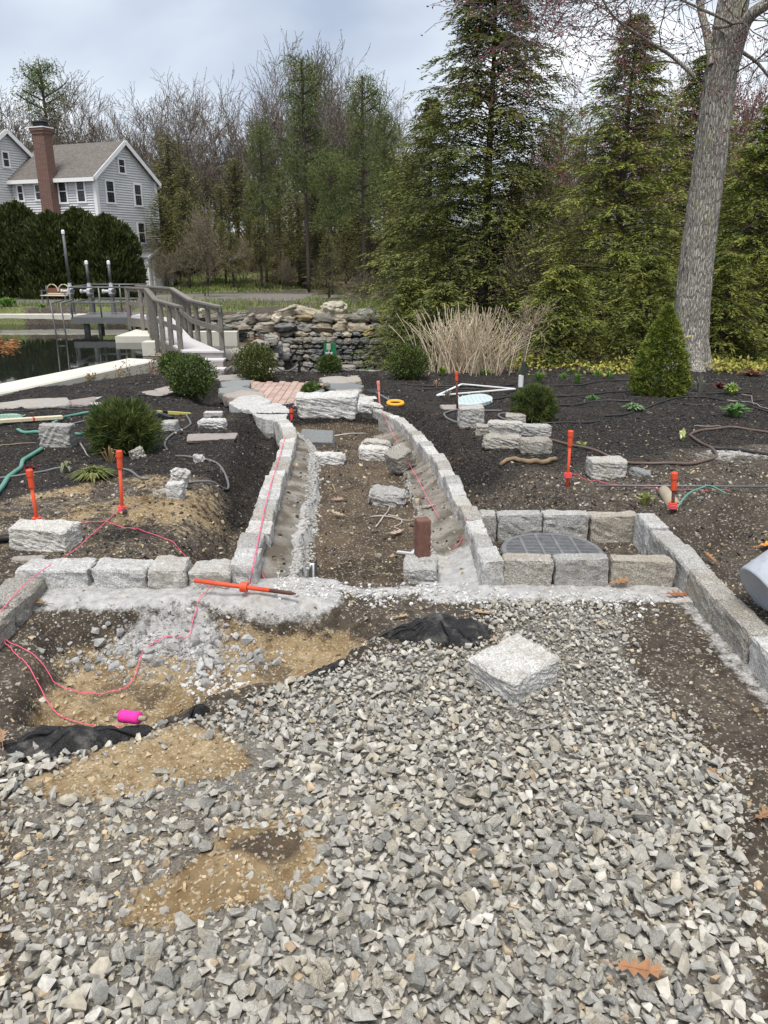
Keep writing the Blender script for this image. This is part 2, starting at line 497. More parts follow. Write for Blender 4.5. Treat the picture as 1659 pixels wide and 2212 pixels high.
def rough_block(l, w, h, seed=0, n=9, rnd=.16, rough=.05, skew=.06):
    """split-face granite block centred in x,y, base at z=0"""
    n = int(n * 1.5)
    V, Fq = cube_grid(n)
    V = V * 2
    rs = np.random.default_rng(seed)
    V = np.sign(V) * (1 - (1 - np.abs(V)) ** 1.25)               # more points toward the edges
    dims = np.array([l, w, h]); m = min(l, w, h)
    o = rs.uniform(0, 50, 3)
    P = V * dims / 2
    # chipped edges: how near to an edge, in metres, cut by a noisy bevel
    gap = np.sort((1 - np.abs(V)) * dims / 2, axis=1)            # gap[:,0]=0 on a face, gap[:,1] = distance to the next face
    bev = rnd * m * .55 * (1.0 + .9 * vn3(P + o, 2.2 / m, seed + 3) + .5 * vn3(P + o, 6 / m, seed + 4))
    bev = np.clip(bev, .004 * m, None)
    c = np.clip(1 - gap[:, 1] / bev, 0, 1)
    cc = np.clip(1 - gap[:, 2] / (bev * 1.3), 0, 1)
    inward = -np.sign(V) * (np.abs(V) * dims / 2 > (dims / 2 - bev[:, None] * 1.0))
    P = P + inward * (bev * .42 * c ** 1.6)[:, None] + inward * (bev * .25 * cc)[:, None]
    d1 = vn3(P + o, .9 / m, seed); d2 = vn3(P + o, 2.6 / m, seed + 9); d3 = vn3(P + o, 6.5 / m, seed + 19); d4 = vn3(P + o, 15 / m, seed + 29)
    big = np.abs(V).max(1, keepdims=True)
    nrm = np.where(np.abs(V) >= big - 1e-6, np.sign(V), 0); nrm = nrm / np.linalg.norm(nrm, axis=1)[:, None]
    P = P + nrm * m * rough * (1.0 * d1 + .9 * d2 + .7 * d3 + .45 * d4)[:, None]
    k = rs.uniform(-skew, skew, 6); t = V
    P = P * np.stack([1 + k[0] * t[:, 1] + k[1] * t[:, 2], 1 + k[2] * t[:, 0] + k[3] * t[:, 2], 1 + k[4] * t[:, 0] + k[5] * t[:, 1]], 1)
    P[:, 2] += h / 2
    return P, [Fq]

def hull(pts):
    bm = bmesh.new()
    for p in pts: bm.verts.new(p)
    r = bmesh.ops.convex_hull(bm, input=bm.verts[:])
    bmesh.ops.delete(bm, geom=[v for v in bm.verts if not v.link_faces], context='VERTS')
    bmesh.ops.triangulate(bm, faces=bm.faces[:])
    bm.verts.index_update()
    V = np.array([v.co[:] for v in bm.verts]); Fq = np.array([[v.index for v in f.verts] for f in bm.faces])
    bm.free()
    return V, Fq

def stone_protos(k, npts, seed, flat=(.55, .8)):
    rs = np.random.default_rng(seed); out = []
    for i in range(k):
        P = rs.normal(size=(npts, 3)); P /= np.linalg.norm(P, axis=1)[:, None]
        P = np.sign(P) * np.abs(P) ** .75
        P *= rs.uniform(.82, 1.1, (npts, 1))
        P *= (1.0, rs.uniform(.62, .9), rs.uniform(*flat))
        out.append(hull(P))
    return out

def scatter_mesh(protos, pos, size, rot, tintv, stretch=None):
    """pos (n,3) size (n,) rot (n,3,3) -> V,F,tint merged"""
    n = len(pos); pid = RNG.integers(0, len(protos), n)
    Vs, Fs, Ts, off = [], [], [], 0
    for k, (PV, PF) in enumerate(protos):
        idx = np.nonzero(pid == k)[0]
        if not len(idx): continue
        W = np.einsum('nij,vj->nvi', rot[idx], PV) * size[idx, None, None] + pos[idx, None, :]
        m = len(PV)
        Vs.append(W.reshape(-1, 3))
        Fs.append((PF[None] + (np.arange(len(idx)) * m)[:, None, None] + off).reshape(-1, PF.shape[1]))
        Ts.append(np.repeat(tintv[idx], m, axis=0))
        off += m * len(idx)
    return np.concatenate(Vs), [np.concatenate(Fs)], np.concatenate(Ts)

def rand_rots(n, tilt=.5):
    a = RNG.uniform(0, 2 * np.pi, n); b = RNG.normal(0, tilt, n); c = RNG.normal(0, tilt, n)
    ca, sa, cb, sb, cc, sc_ = np.cos(a), np.sin(a), np.cos(b), np.sin(b), np.cos(c), np.sin(c)
    Z = np.zeros(n); O = np.ones(n)
    Rz = np.stack([ca, -sa, Z, sa, ca, Z, Z, Z, O], -1).reshape(n, 3, 3)
    Rx = np.stack([O, Z, Z, Z, cb, -sb, Z, sb, cb], -1).reshape(n, 3, 3)
    Ry = np.stack([cc, Z, sc_, Z, O, Z, -sc_, Z, cc], -1).reshape(n, 3, 3)
    return Rz @ Rx @ Ry

def leaf_quads(P, D, N, L, W, fold=0.0):
    """diamond leaves: base P, direction D, normal N, length L, width W (arrays)"""
    D = D / (np.linalg.norm(D, axis=1)[:, None] + 1e-9)
    S = np.cross(D, N); S /= np.linalg.norm(S, axis=1)[:, None] + 1e-9
    U = np.cross(S, D)
    L = np.broadcast_to(L, (len(P),))[:, None]; W = np.broadcast_to(W, (len(P),))[:, None]
    a = P; b = P + D * L * .45 + S * W * .5 + U * W * fold; c = P + D * L; d = P + D * L * .45 - S * W * .5 + U * W * fold
    V = np.stack([a, b, c, d], 1).reshape(-1, 3)
    return V, np.arange(len(P) * 4).reshape(-1, 4)
# ---------------------------------------------------------------- materials
class NB:
    def __init__(s, name):
        s.m = bpy.data.materials.new(name); s.m.use_nodes = True
        s.nt = s.m.node_tree; s.N = s.nt.nodes; s.L = s.nt.links
        s.N.clear()
        s.out = s.N.new('ShaderNodeOutputMaterial'); s.b = s.N.new('ShaderNodeBsdfPrincipled')
        s.L.new(s.b.outputs[0], s.out.inputs['Surface'])
        s.b.inputs['Roughness'].default_value = .85
        s.b.inputs['Specular IOR Level'].default_value = .3
        s._tc = None
    def tc(s, kind='Object'):
        if s._tc is None: s._tc = s.N.new('ShaderNodeTexCoord')
        return s._tc.outputs[kind]
    def plug(s, v, sock):
        if v is None: return
        if hasattr(v, 'links') or hasattr(v, 'is_linked'): s.L.new(v, sock)
        else: sock.default_value = v if not (isinstance(v, tuple) and len(v) == 3 and sock.type == 'RGBA') else (*v, 1)
    def mapping(s, scale=(1, 1, 1), kind='Object', rot=(0, 0, 0)):
        n = s.N.new('ShaderNodeMapping'); n.inputs['Scale'].default_value = scale; n.inputs['Rotation'].default_value = rot
        s.L.new(s.tc(kind), n.inputs['Vector']); return n.outputs[0]
    def noise(s, scale, detail=4, rough=.55, vec=None, dist=0, out='Fac'):
        n = s.N.new('ShaderNodeTexNoise'); n.inputs['Scale'].default_value = scale; n.inputs['Detail'].default_value = detail
        n.inputs['Roughness'].default_value = rough; n.inputs['Distortion'].default_value = dist
        s.L.new(vec if vec is not None else s.tc(), n.inputs['Vector']); return n.outputs[out]
    def voro(s, scale, out='Color', vec=None, feature='F1', rand=1):
        n = s.N.new('ShaderNodeTexVoronoi'); n.inputs['Scale'].default_value = scale; n.feature = feature; n.inputs['Randomness'].default_value = rand
        s.L.new(vec if vec is not None else s.tc(), n.inputs['Vector']); return n.outputs[out]
    def ramp(s, fac, stops, interp='LINEAR'):
        n = s.N.new('ShaderNodeValToRGB'); n.color_ramp.interpolation = interp; e = n.color_ramp.elements
        while len(e) < len(stops): e.new(.5)
        for i, (p, c) in enumerate(stops):
            e[i].position = p; e[i].color = (c, c, c, 1) if isinstance(c, (int, float)) else (*c, 1)
        s.L.new(fac, n.inputs[0]); return n.outputs[0]
    def mix(s, fac, a, b, mode='MIX'):
        n = s.N.new('ShaderNodeMixRGB'); n.blend_type = mode
        s.plug(fac, n.inputs[0]); s.plug(a, n.inputs[1]); s.plug(b, n.inputs[2]); return n.outputs[0]
    def math(s, op, a, b=0.0, clamp=False):
        n = s.N.new('ShaderNodeMath'); n.operation = op; n.use_clamp = clamp
        s.plug(a, n.inputs[0]); s.plug(b, n.inputs[1]); return n.outputs[0]
    def attr(s, name, out='Color'):
        n = s.N.new('ShaderNodeAttribute'); n.attribute_name = name; return n.outputs[out]
    def sep(s, c):
        n = s.N.new('ShaderNodeSeparateColor'); s.L.new(c, n.inputs[0]); return n.outputs
    def rnd(s):
        n = s.N.new('ShaderNodeObjectInfo'); return n.outputs['Random']
    def bump(s, h, strength=.5, dist=.02, prev=None):
        n = s.N.new('ShaderNodeBump'); n.inputs['Strength'].default_value = strength; n.inputs['Distance'].default_value = dist
        s.L.new(h, n.inputs['Height'])
        if prev is not None: s.L.new(prev, n.inputs['Normal'])
        return n.outputs[0]
    def fin(s, col=None, normal=None, rough=None, **kw):
        if col is not None: s.plug(col, s.b.inputs['Base Color'])
        if normal is not None: s.L.new(normal, s.b.inputs['Normal'])
        if rough is not None: s.plug(rough, s.b.inputs['Roughness'])
        for k, v in kw.items(): s.plug(v, s.b.inputs[k])
        return s.m

def plain(name, c, rough=.6, var=.18, scale=9, metal=0, spec=.3, bumpst=.0, dirt=0.0):
    n = NB(name)
    f = n.ramp(n.noise(scale, 5), [(.3, 1 - var), (.7, 1 + var * .6)])
    col = n.mix(1.0, c, f, 'MULTIPLY')
    nm = n.bump(n.noise(scale * 8, 3), bumpst, .01) if bumpst else None
    if dirt: col = n.mix(n.math('MULTIPLY', n.ramp(n.noise(scale * 3.5, 6, .7), [(.5, 0), (.68, 1)]), dirt), col, (.16, .12, .085))
    return n.fin(col, nm, rough, Metallic=metal, **{'Specular IOR Level': spec})

def granite(name, lite=(.60, .59, .565), dark=(.29, .285, .275), stain=(.30, .25, .18), st=.35):
    n = NB(name)
    rv = n.N.new('ShaderNodeVectorMath'); rv.operation = 'ADD'
    cx = n.N.new('ShaderNodeCombineXYZ'); r10 = n.math('MULTIPLY', n.rnd(), 13.0)
    for i in range(3): n.L.new(r10, cx.inputs[i])
    n.L.new(n.tc(), rv.inputs[0]); n.L.new(cx.outputs[0], rv.inputs[1]); v = rv.outputs[0]
    sp = n.noise(150, 3, .75, v); md = n.noise(48, 5, .7, v); bg = n.noise(8, 5, .6, v)
    base = n.mix(n.ramp(sp, [(.42, 0), (.58, 1)]), dark, lite)
    base = n.mix(n.ramp(md, [(.34, .8), (.48, .1), (.7, .0)]), base, (.27, .26, .245))
    base = n.mix(n.ramp(md, [(.58, 0), (.72, .6)]), base, tuple(min(.75, 1.15 * x) for x in lite))
    base = n.mix(n.math('MULTIPLY', n.ramp(bg, [(.45, 0), (.68, 1)]), st), base, stain)
    mud = n.math('MULTIPLY', n.ramp(n.noise(13, 6, .7, v), [(.56, 0), (.72, 1)]), .5)
    base = n.mix(mud, base, (.13, .105, .08))
    base = n.mix(1.0, base, n.ramp(n.rnd(), [(0, .82), (.5, .96), (1, 1.08)]), 'MULTIPLY')
    base = n.mix(n.math('MULTIPLY', n.ramp(n.rnd(), [(.55, 0), (1, 1)]), .22), base, (.42, .36, .27))
    nm = n.bump(n.noise(30, 7, .7, v), .8, .018)
    nm = n.bump(n.noise(120, 3, .65, v), .4, .005, nm)
    return n.fin(base, nm, .88)

def tinted(name, rough=.85, bs=.4, sc=60, spk=.25, transl=0, mul=1.0, rand=0.0):
    """colour read from the per-piece 'tint' attribute"""
    n = NB(name)
    t = n.attr('tint')
    f = n.ramp(n.noise(sc, 4, .6), [(.3, 1 - spk), (.7, 1 + spk)])
    col = n.mix(1.0, t, f, 'MULTIPLY')
    if rand:
        col = n.mix(1.0, col, n.ramp(n.rnd(), [(0, 1 - rand), (1, 1 + rand)]), 'MULTIPLY')
    nm = n.bump(n.noise(sc * 1.5, 4), bs, .006) if bs else None
    n.fin(col, nm, rough)
    if transl:
        tr = n.N.new('ShaderNodeBsdfTranslucent'); n.L.new(col, tr.inputs['Color'])
        mx = n.N.new('ShaderNodeMixShader'); mx.inputs[0].default_value = transl
        n.L.new(n.b.outputs[0], mx.inputs[1]); n.L.new(tr.outputs[0], mx.inputs[2]); n.L.new(mx.outputs[0], n.out.inputs['Surface'])
    return n.m

def ground_mat():
    n = NB('soil_and_sand')
    m1 = n.sep(n.attr('mask1')); m2 = n.sep(n.attr('mask2'))
    big = n.noise(3.2, 6, .62); mid = n.noise(22, 5, .65); fine = n.noise(130, 4, .7); cell = n.voro(140); cel2 = n.voro(52)
    cs = n.sep(cell)[0]; cs2 = n.sep(cel2)[1]
    def fac(mask, amt=.5):
        x = n.math('ADD', mask, n.math('MULTIPLY', n.math('SUBTRACT', mid, .5), amt))
        x = n.math('ADD', x, n.math('MULTIPLY', n.math('SUBTRACT', fine, .5), amt * .7))
        return n.ramp(x, [(.40, 0), (.56, 1)])
    dirt = n.mix(n.ramp(big, [(.3, 0), (.7, 1)]), (.045, .035, .026), (.115, .095, .074))
    dirt = n.mix(n.ramp(cs, [(.86, 0), (.92, .8)]), dirt, (.32, .30, .26))
    dirt = n.mix(n.ramp(mid, [(.38, .7), (.55, 0)]), dirt, (.030, .024, .018))
    sand = n.mix(n.ramp(big, [(.35, 0), (.65, 1)]), (.16, .108, .054), (.34, .26, .155))
    sand = n.mix(n.ramp(cs, [(.80, 0), (.9, .6)]), sand, (.50, .42, .30))
    sand = n.mix(n.ramp(mid, [(.34, .7), (.5, 0)]), sand, (.12, .07, .028))
    mul = n.mix(n.ramp(fine, [(.4, 0), (.7, 1)]), (.010, .009, .0085), (.042, .038, .036))
    mul = n.mix(n.ramp(big, [(.50, 0), (.68, .7)]), mul, (.045, .034, .026))
    mul = n.mix(n.ramp(cs, [(.93, 0), (.96, .6)]), mul, (.22, .19, .15))
    con = n.mix(n.ramp(mid, [(.3, 0), (.7, 1)]), (.28, .275, .27), (.50, .49, .475))
    con = n.mix(n.ramp(cs2, [(0, .5), (.15, 0)]), con, (.22, .21, .2))
    con = n.mix(n.ramp(big, [(.56, 0), (.75, .5)]), con, (.35, .29, .21))
    pth = n.mix(n.ramp(big, [(.35, 0), (.62, 1)]), (.040, .031, .023), (.105, .078, .052))
    pth = n.mix(n.ramp(mid, [(.55, 0), (.72, .6)]), pth, (.19, .13, .07))
    pth = n.mix(n.ramp(cs, [(.88, 0), (.93, .7)]), pth, (.33, .30, .26))
    mor = n.mix(n.ramp(n.noise(6.5, 4, .55), [(.38, 0), (.62, 1)]), (.12, .103, .08), (.27, .25, .22))
    gra = n.mix(n.ramp(mid, [(.35, 0), (.65, 1)]), (.07, .10, .03), (.20, .20, .09))
    lit = n.mix(n.ramp(mid, [(.35, 0), (.65, 1)]), (.07, .05, .034), (.20, .15, .10))
    drv = n.mix(n.ramp(fine, [(.35, 0), (.65, 1)]), (.10, .092, .08), (.22, .205, .18))
    c = n.mix(fac(m1[1], .55), dirt, mul)
    c = n.mix(fac(m2[2], .3), c, lit)
    c = n.mix(fac(m1[0], .8), c, sand)
    c = n.mix(fac(n.attr('mask1', 'Alpha'), .35), c, pth)
    c = n.mix(fac(m2[0], .6), c, mor)
    c = n.mix(fac(m1[2], .5), c, con)
    c = n.mix(fac(m2[1], .8), c, gra)
    c = n.mix(fac(n.attr('mask2', 'Alpha'), .3), c, drv)
    nm = n.bump(mid, .4, .02)
    nm = n.bump(n.voro(140, 'Distance'), .45, .006, nm)
    nm = n.bump(fine, .55, .008, nm)
    return n.fin(c, nm, .95, **{'Specular IOR Level': .15})

M = {}
M['ground'] = ground_mat()
M['granite'] = granite('granite')
M['granite_white'] = granite('pale_granite', (.76, .755, .74), (.42, .415, .40), st=.3)
M['granite_tan'] = granite('weathered_granite', (.56, .53, .475), (.19, .175, .155), (.24, .19, .12), st=.42)
M['flag'] = granite('flagstone_rock', (.44, .425, .40), (.27, .255, .24), (.38, .30, .22), st=.6)
M['blue'] = granite('bluestone_rock', (.27, .285, .285), (.18, .19, .195), (.2, .2, .19), st=.3)
M['pink'] = granite('pinkish_flag_rock', (.40, .345, .325), (.29, .25, .235), (.42, .36, .3), st=.5)
M['gravel'] = tinted('crushed_stone', .85, .5, 45, .28)
M['gravel_big'] = None
M['chip'] = tinted('mulch_chip_bark', .9, .3, 40, .25)
M['leaf'] = tinted('green_leaf', .55, 0, 30, .15, transl=.22)
M['needle'] = tinted('evergreen_needle', .6, 0, 6, .2, transl=.15)
M['bark'] = tinted('twig_bark', .9, .3, 20, .25)
M['stone'] = tinted('field_stone', .85, .6, 14, .35)
M['orange'] = plain('orange_enamel', (.72, .078, .024), .5, .16, 12, spec=.45, dirt=.45)
M['pinkfade'] = plain('faded_pink_enamel', (.72, .25, .20), .5, .12, 12)
M['red'] = plain('red_enamel', (.55, .03, .025), .45, .15, 12)
M['rust'] = plain('dark_rusty_steel', (.10, .045, .035), .7, .3, 25)
M['steel'] = plain('grey_steel', (.12, .12, .123), .5, .15, 14, metal=.3)
M['galv'] = plain('galvanised_steel', (.17, .17, .17), .5, .15, 14, metal=.35)
M['white'] = plain('white_paint', (.80, .80, .79), .5, .06, 4)
M['black'] = plain('black_plastic', (.018, .018, .019), .5, .2, 12)
M['iron'] = plain('black_cast_iron', (.17, .172, .18), .4, .3, 30, spec=.5, bumpst=.25)
M['concrete'] = plain('pale_cast_concrete', (.60, .575, .50), .9, .13, 1.6, bumpst=.12, dirt=.12)
M['deck'] = plain('pale_composite_deck', (.55, .53, .53), .7, .08, 6)
M['riser'] = plain('mauve_grey_riser', (.33, .29, .285), .7, .1, 6)
M['greenboard'] = plain('green_painted_board', (.015, .16, .065), .5, .1, 8)
M['boxgrey'] = plain('pale_grey_plastic', (.50, .51, .52), .45, .06, 8)
M['hosegreen'] = plain('teal_garden_hose', (.10, .27, .21), .45, .12, 5)
M['hosebrown'] = plain('brown_drip_hose', (.12, .085, .072), .5, .15, 6)
M['hosedark'] = plain('black_drip_tube', (.035, .033, .033), .5, .15, 6)
M['hosegrey'] = plain('grey_drip_tube', (.15, .15, .15), .5, .15, 6)
M['string'] = plain('pink_mason_string', (.85, .12, .22), .7, .05, 40)
M['spool'] = plain('hot_pink_string_coil', (.88, .04, .36), .6, .15, 120, bumpst=.4)
M['brickred'] = plain('dark_red_brick', (.17, .085, .065), .9, .3, 30, bumpst=.4)
M['yellow'] = plain('yellow_level_metal', (.66, .58, .16), .5, .08, 8)
M['orangeplastic'] = plain('yellow_orange_plastic', (.80, .36, .03), .45, .05, 8)
M['lidgreen'] = plain('pale_green_plastic', (.26, .40, .32), .5, .1, 8)
M['lidteal'] = plain('pale_teal_plastic', (.47, .55, .55), .5, .08, 8)
M['bucket'] = plain('blue_grey_plastic', (.36, .385, .43), .5, .12, 9, spec=.4, dirt=.3)
M['clay'] = plain('tan_clay', (.36, .31, .23), .85, .2, 14, bumpst=.3)
M['deadleaf'] = tinted('dry_oak_leaf', .7, .2, 60, .25, transl=.15)

def wood(name, a, b, sc=(2, 2, 30)):
    n = NB(name)
    v = n.mapping(sc)
    f = n.noise(6, 5, .6, v)
    c = n.mix(n.ramp(f, [(.3, 0), (.7, 1)]), a, b)
    c = n.mix(1.0, c, n.ramp(n.rnd(), [(0, .8), (1, 1.15)]), 'MULTIPLY')
    return n.fin(c, n.bump(f, .4, .01), .85)
M['wood'] = wood('weathered_grey_wood', (.10, .088, .075), (.27, .245, .215), (14, 14, 2))
M['lumber'] = wood('pale_lumber', (.50, .42, .29), (.66, .58, .43), (2, 14, 14))

def fabric():
    n = NB('black_geotextile')
    w = n.noise(260, 2, .6)
    c = n.mix(n.ramp(w, [(.4, 0), (.75, 1)]), (.010, .010, .011), (.045, .045, .046))
    c = n.mix(n.ramp(n.noise(14, 6, .7), [(.50, 0), (.70, .7)]), c, (.15, .14, .125))
    return n.fin(c, n.bump(w, .5, .004), .95)
M['fabric'] = fabric()

# ---------------------------------------------------------------- terrain sheets
def terrain_near():
    ny, nx = 620, 520
    ty = np.linspace(0, 1, ny)
    y = .55 * (15.2 / .55) ** ty * .55 + .45 * (.55 + (15.2 - .55) * ty)
    tx = np.linspace(-1, 1, nx)
    Y = np.repeat(y[:, None], nx, 1)
    X = (tx * .85 + tx ** 3 * .6)[None, :] * (Y * .66 + .75)
    Z, m = H(X.ravel(), Y.ravel(), masks=True)
    V = np.stack([X.ravel(), Y.ravel(), Z], 1)
    one = np.ones_like(Z)
    a1 = np.stack([m['sand'], m['mulch'], m['conc'], np.maximum(m['path'], m['damp'])], 1)
    a2 = np.stack([m['mort'], m['grass'], m['litter'], m['drive']], 1)
    i = np.arange(ny - 1)[:, None] * nx + np.arange(nx - 1)[None, :]
    q = np.stack([i, i + 1, i + nx + 1, i + nx], -1).reshape(-1, 4)
    cls = np.zeros(len(V), int)                                  # 0 ground, 1 garden bed, 2 path, 3 concrete footing
    cls[m['bed']] = 1; cls[m['inpath']] = 2
    cls[(m['conc'] > .5)] = 3
    fc = np.max(cls[q], axis=1)
    res = {}
    for k, nm in enumerate(['ground', 'garden_bed', 'path', 'concrete_footing']):
        f = q[fc == k]
        u, inv = np.unique(f, return_inverse=True)
        me = mk(nm, V[u], inv.reshape(-1, 4), smooth=True, attrs={'mask1': np.clip(a1[u], 0, 1), 'mask2': np.clip(a2[u], 0, 1)})
        res[nm] = struct(ob(nm, me, M['ground']))
    return res
TERR = terrain_near()

def terrain_far():
    ys = np.concatenate([np.linspace(15.17, 30, 60), np.linspace(30.6, 110, 110), np.linspace(115, 420, 32)])
    xs = np.concatenate([np.linspace(-300, -44, 24), np.linspace(-42, 42, 200), np.linspace(44, 300, 24)])
    X, Y = np.meshgrid(xs, ys)
    Z, m = H(X.ravel(), Y.ravel(), masks=True)
    Z = Z - .02 * (Y.ravel() < 15.3)
    V = np.stack([X.ravel(), Y.ravel(), Z], 1)
    a1 = np.stack([m['sand'], m['mulch'], m['conc'], m['path']], 1)
    a2 = np.stack([m['mort'], m['grass'], m['litter'], m['drive']], 1)
    nx, ny = len(xs), len(ys)
    i = np.arange(ny - 1)[:, None] * nx + np.arange(nx - 1)[None, :]
    q = np.stack([i, i + 1, i + nx + 1, i + nx], -1).reshape(-1, 4)
    me = mk('terrain', V, q, smooth=True, attrs={'mask1': np.clip(a1, 0, 1), 'mask2': np.clip(a2, 0, 1)})
    struct(ob('terrain', me, M['ground']))
    # ground beside and behind the viewer
    parts, att = [], []
    yv = np.concatenate([np.linspace(.55, 15.2, 60)])
    for sgn in (-1, 1):
        e = (yv * .66 + .75) * 1.45 - .02
        k = np.linspace(0, 1, 16) ** 3
        X = sgn * (e[:, None] + (300 - e[:, None]) * k[None]); Y = np.repeat(yv[:, None], 16, 1)
        Zs, mm = H(X.ravel(), Y.ravel(), masks=True)
        i = np.arange(59)[:, None] * 16 + np.arange(15)[None, :]
        q = np.stack([i, i + 1, i + 17, i + 16], -1).reshape(-1, 4)
        if sgn < 0: q = q[:, ::-1]
        parts.append((np.stack([X.ravel(), Y.ravel(), Zs - .004], 1), [q]))
        att.append(np.stack([mm['sand'], mm['mulch'], mm['conc'], mm['path']], 1))
    parts.append((np.array([[-300, -150, -.02], [300, -150, -.02], [300, .552, -.02], [-300, .552, -.02]]), [np.array([[0, 1, 2, 3]])]))
    att.append(np.zeros((4, 4)))
    Vc, Fc = cat(parts); at = np.concatenate(att)
    me = mk('terrain', Vc, Fc, smooth=True, attrs={'mask1': at, 'mask2': at * 0})
    struct(ob('terrain', me, M['ground']))
terrain_far()

# ---------------------------------------------------------------- loose crushed stone
GPOLY = GRAVEL
def gravel_density(x, y):
    d = sst(.06, -.10, poly_sd(GPOLY, x, y) + .06 * fbm(x, y, 3, 3, 77))
    sa = sst(.08, -.08, poly_sd(SAND_A, x, y) + .09 * fbm(x, y, 4, 3, 78))
    sb = sst(.06, -.08, poly_sd(SAND_B, x, y) + .09 * fbm(x, y, 4, 3, 79))
    sy = sst(.12, -.15, poly_sd(SANDY, x, y) + .14 * fbm(x, y, 3, 3, 80))
    return d * (1 - .95 * np.maximum(sa, sb)) * (1 - .58 * sy)

PAL = np.array([(.42, .41, .38), (.35, .345, .33), (.48, .46, .42), (.27, .275, .27), (.47, .43, .345), (.54, .52, .48), (.41, .375, .31), (.30, .275, .235), (.60, .59, .565), (.40, .28, .16), (.21, .22, .22)])
PAL = PAL * .68 + .32 * np.array([.405, .395, .37])
PALP = np.array([.19, .17, .15, .12, .12, .08, .07, .04, .03, .015, .015])
def pal(n):
    c = PAL[RNG.choice(len(PAL), n, p=PALP / PALP.sum())] * RNG.uniform(.78, 1.12, (n, 1)) * np.array([1.0, .972, .92])
    return np.clip(c, 0, .75)

def gravel():
    protos = stone_protos(40, 12, 5, (.34, .6))
    allp = []
    for layer, (sp, s0, s1, lift) in enumerate([(.0175, .0055, .0105, .1), (.0225, .009, .0165, .40), (.0315, .0125, .0225, .70)]):
        gx = np.arange(-2.2, 2.4, sp); gy = np.arange(.75, 3.3, sp)
        X, Y = np.meshgrid(gx, gy); x = X.ravel() + RNG.uniform(-.5, .5, X.size) * sp; y = Y.ravel() + RNG.uniform(-.5, .5, X.size) * sp
        dens = gravel_density(x, y)
        keep = (RNG.random(len(x)) < dens * (1, .95, .66)[layer]) & (np.abs(x) < .62 * y + .35)
        x, y = x[keep], y[keep]
        far = sst(1.7, 2.9, y + .25 * (x > .3) * 1.0)
        s = RNG.uniform(s0, s1, len(x)) * RNG.choice([1, 1, 1.25, .75], len(x)) * (1.12 - .40 * far)
        z = H(x, y) + s * (lift - .35 * (dens[keep] < .6)) + (0, .004, .010)[layer] * dens[keep]
        allp.append((np.stack([x, y, z], 1), s))
    P = np.concatenate([a for a, b in allp]); S = np.concatenate([b for a, b in allp])
    n = len(P)
    R = rand_rots(n, .55); C = pal(n) * .92
    # the stones that show largest become pieces of their own
    topl = np.zeros(n, bool); topl[len(allp[0][0]) + len(allp[1][0]):] = True
    vis = (np.abs(P[:, 0]) < .47 * P[:, 1] + .02) & (P[:, 1] > 1.06)
    score = np.where(topl & vis, S / np.hypot(P[:, 1], 1.5), 0)
    big = np.argsort(-score)[:290]
    rest = np.ones(n, bool); rest[big] = False
    V, Fl, T = scatter_mesh(protos, P[rest], S[rest], R[rest], C[rest])
    o = ob('gravel', mk('gravel', V, Fl, T), M['gravel'])
    tag(o, 'grey crushed stone spread over the work area', 'gravel', kind='stuff')
    # individual stones
    rs = np.random.default_rng(8); mats = []
    for i, c in enumerate(PAL[:9] * np.array([.99, .963, .91])):
        n_ = NB('crushed_stone_piece')
        f = n_.ramp(n_.noise(1.6, 5, .6), [(.28, .72), (.72, 1.25)])
        col = n_.mix(1.0, tuple(c), f, 'MULTIPLY')
        col = n_.mix(1.0, col, n_.ramp(n_.rnd(), [(0, .85), (1, 1.15)]), 'MULTIPLY')
        mats.append(n_.fin(col, n_.bump(n_.noise(4, 6, .65), .6, .12), .85))
    mp = {}
    for j, k in enumerate(big):
        a, b = int(rs.integers(0, 40)), int(rs.choice(9, p=PALP[:9] / PALP[:9].sum()))
        if (a, b) not in mp:
            mp[(a, b)] = mk('stone', *protos[a]); mp[(a, b)].materials.append(mats[b])
        o = bpy.data.objects.new('stone', mp[(a, b)]); COL.objects.link(o)
        o.location = P[k]; o.rotation_euler = (rs.normal(0, .5), rs.normal(0, .5), rs.uniform(0, 6.28)); o.scale = (S[k] * 1.05,) * 3
        o.parent = TERR['ground']
    return protos
GR_PROTOS = gravel()

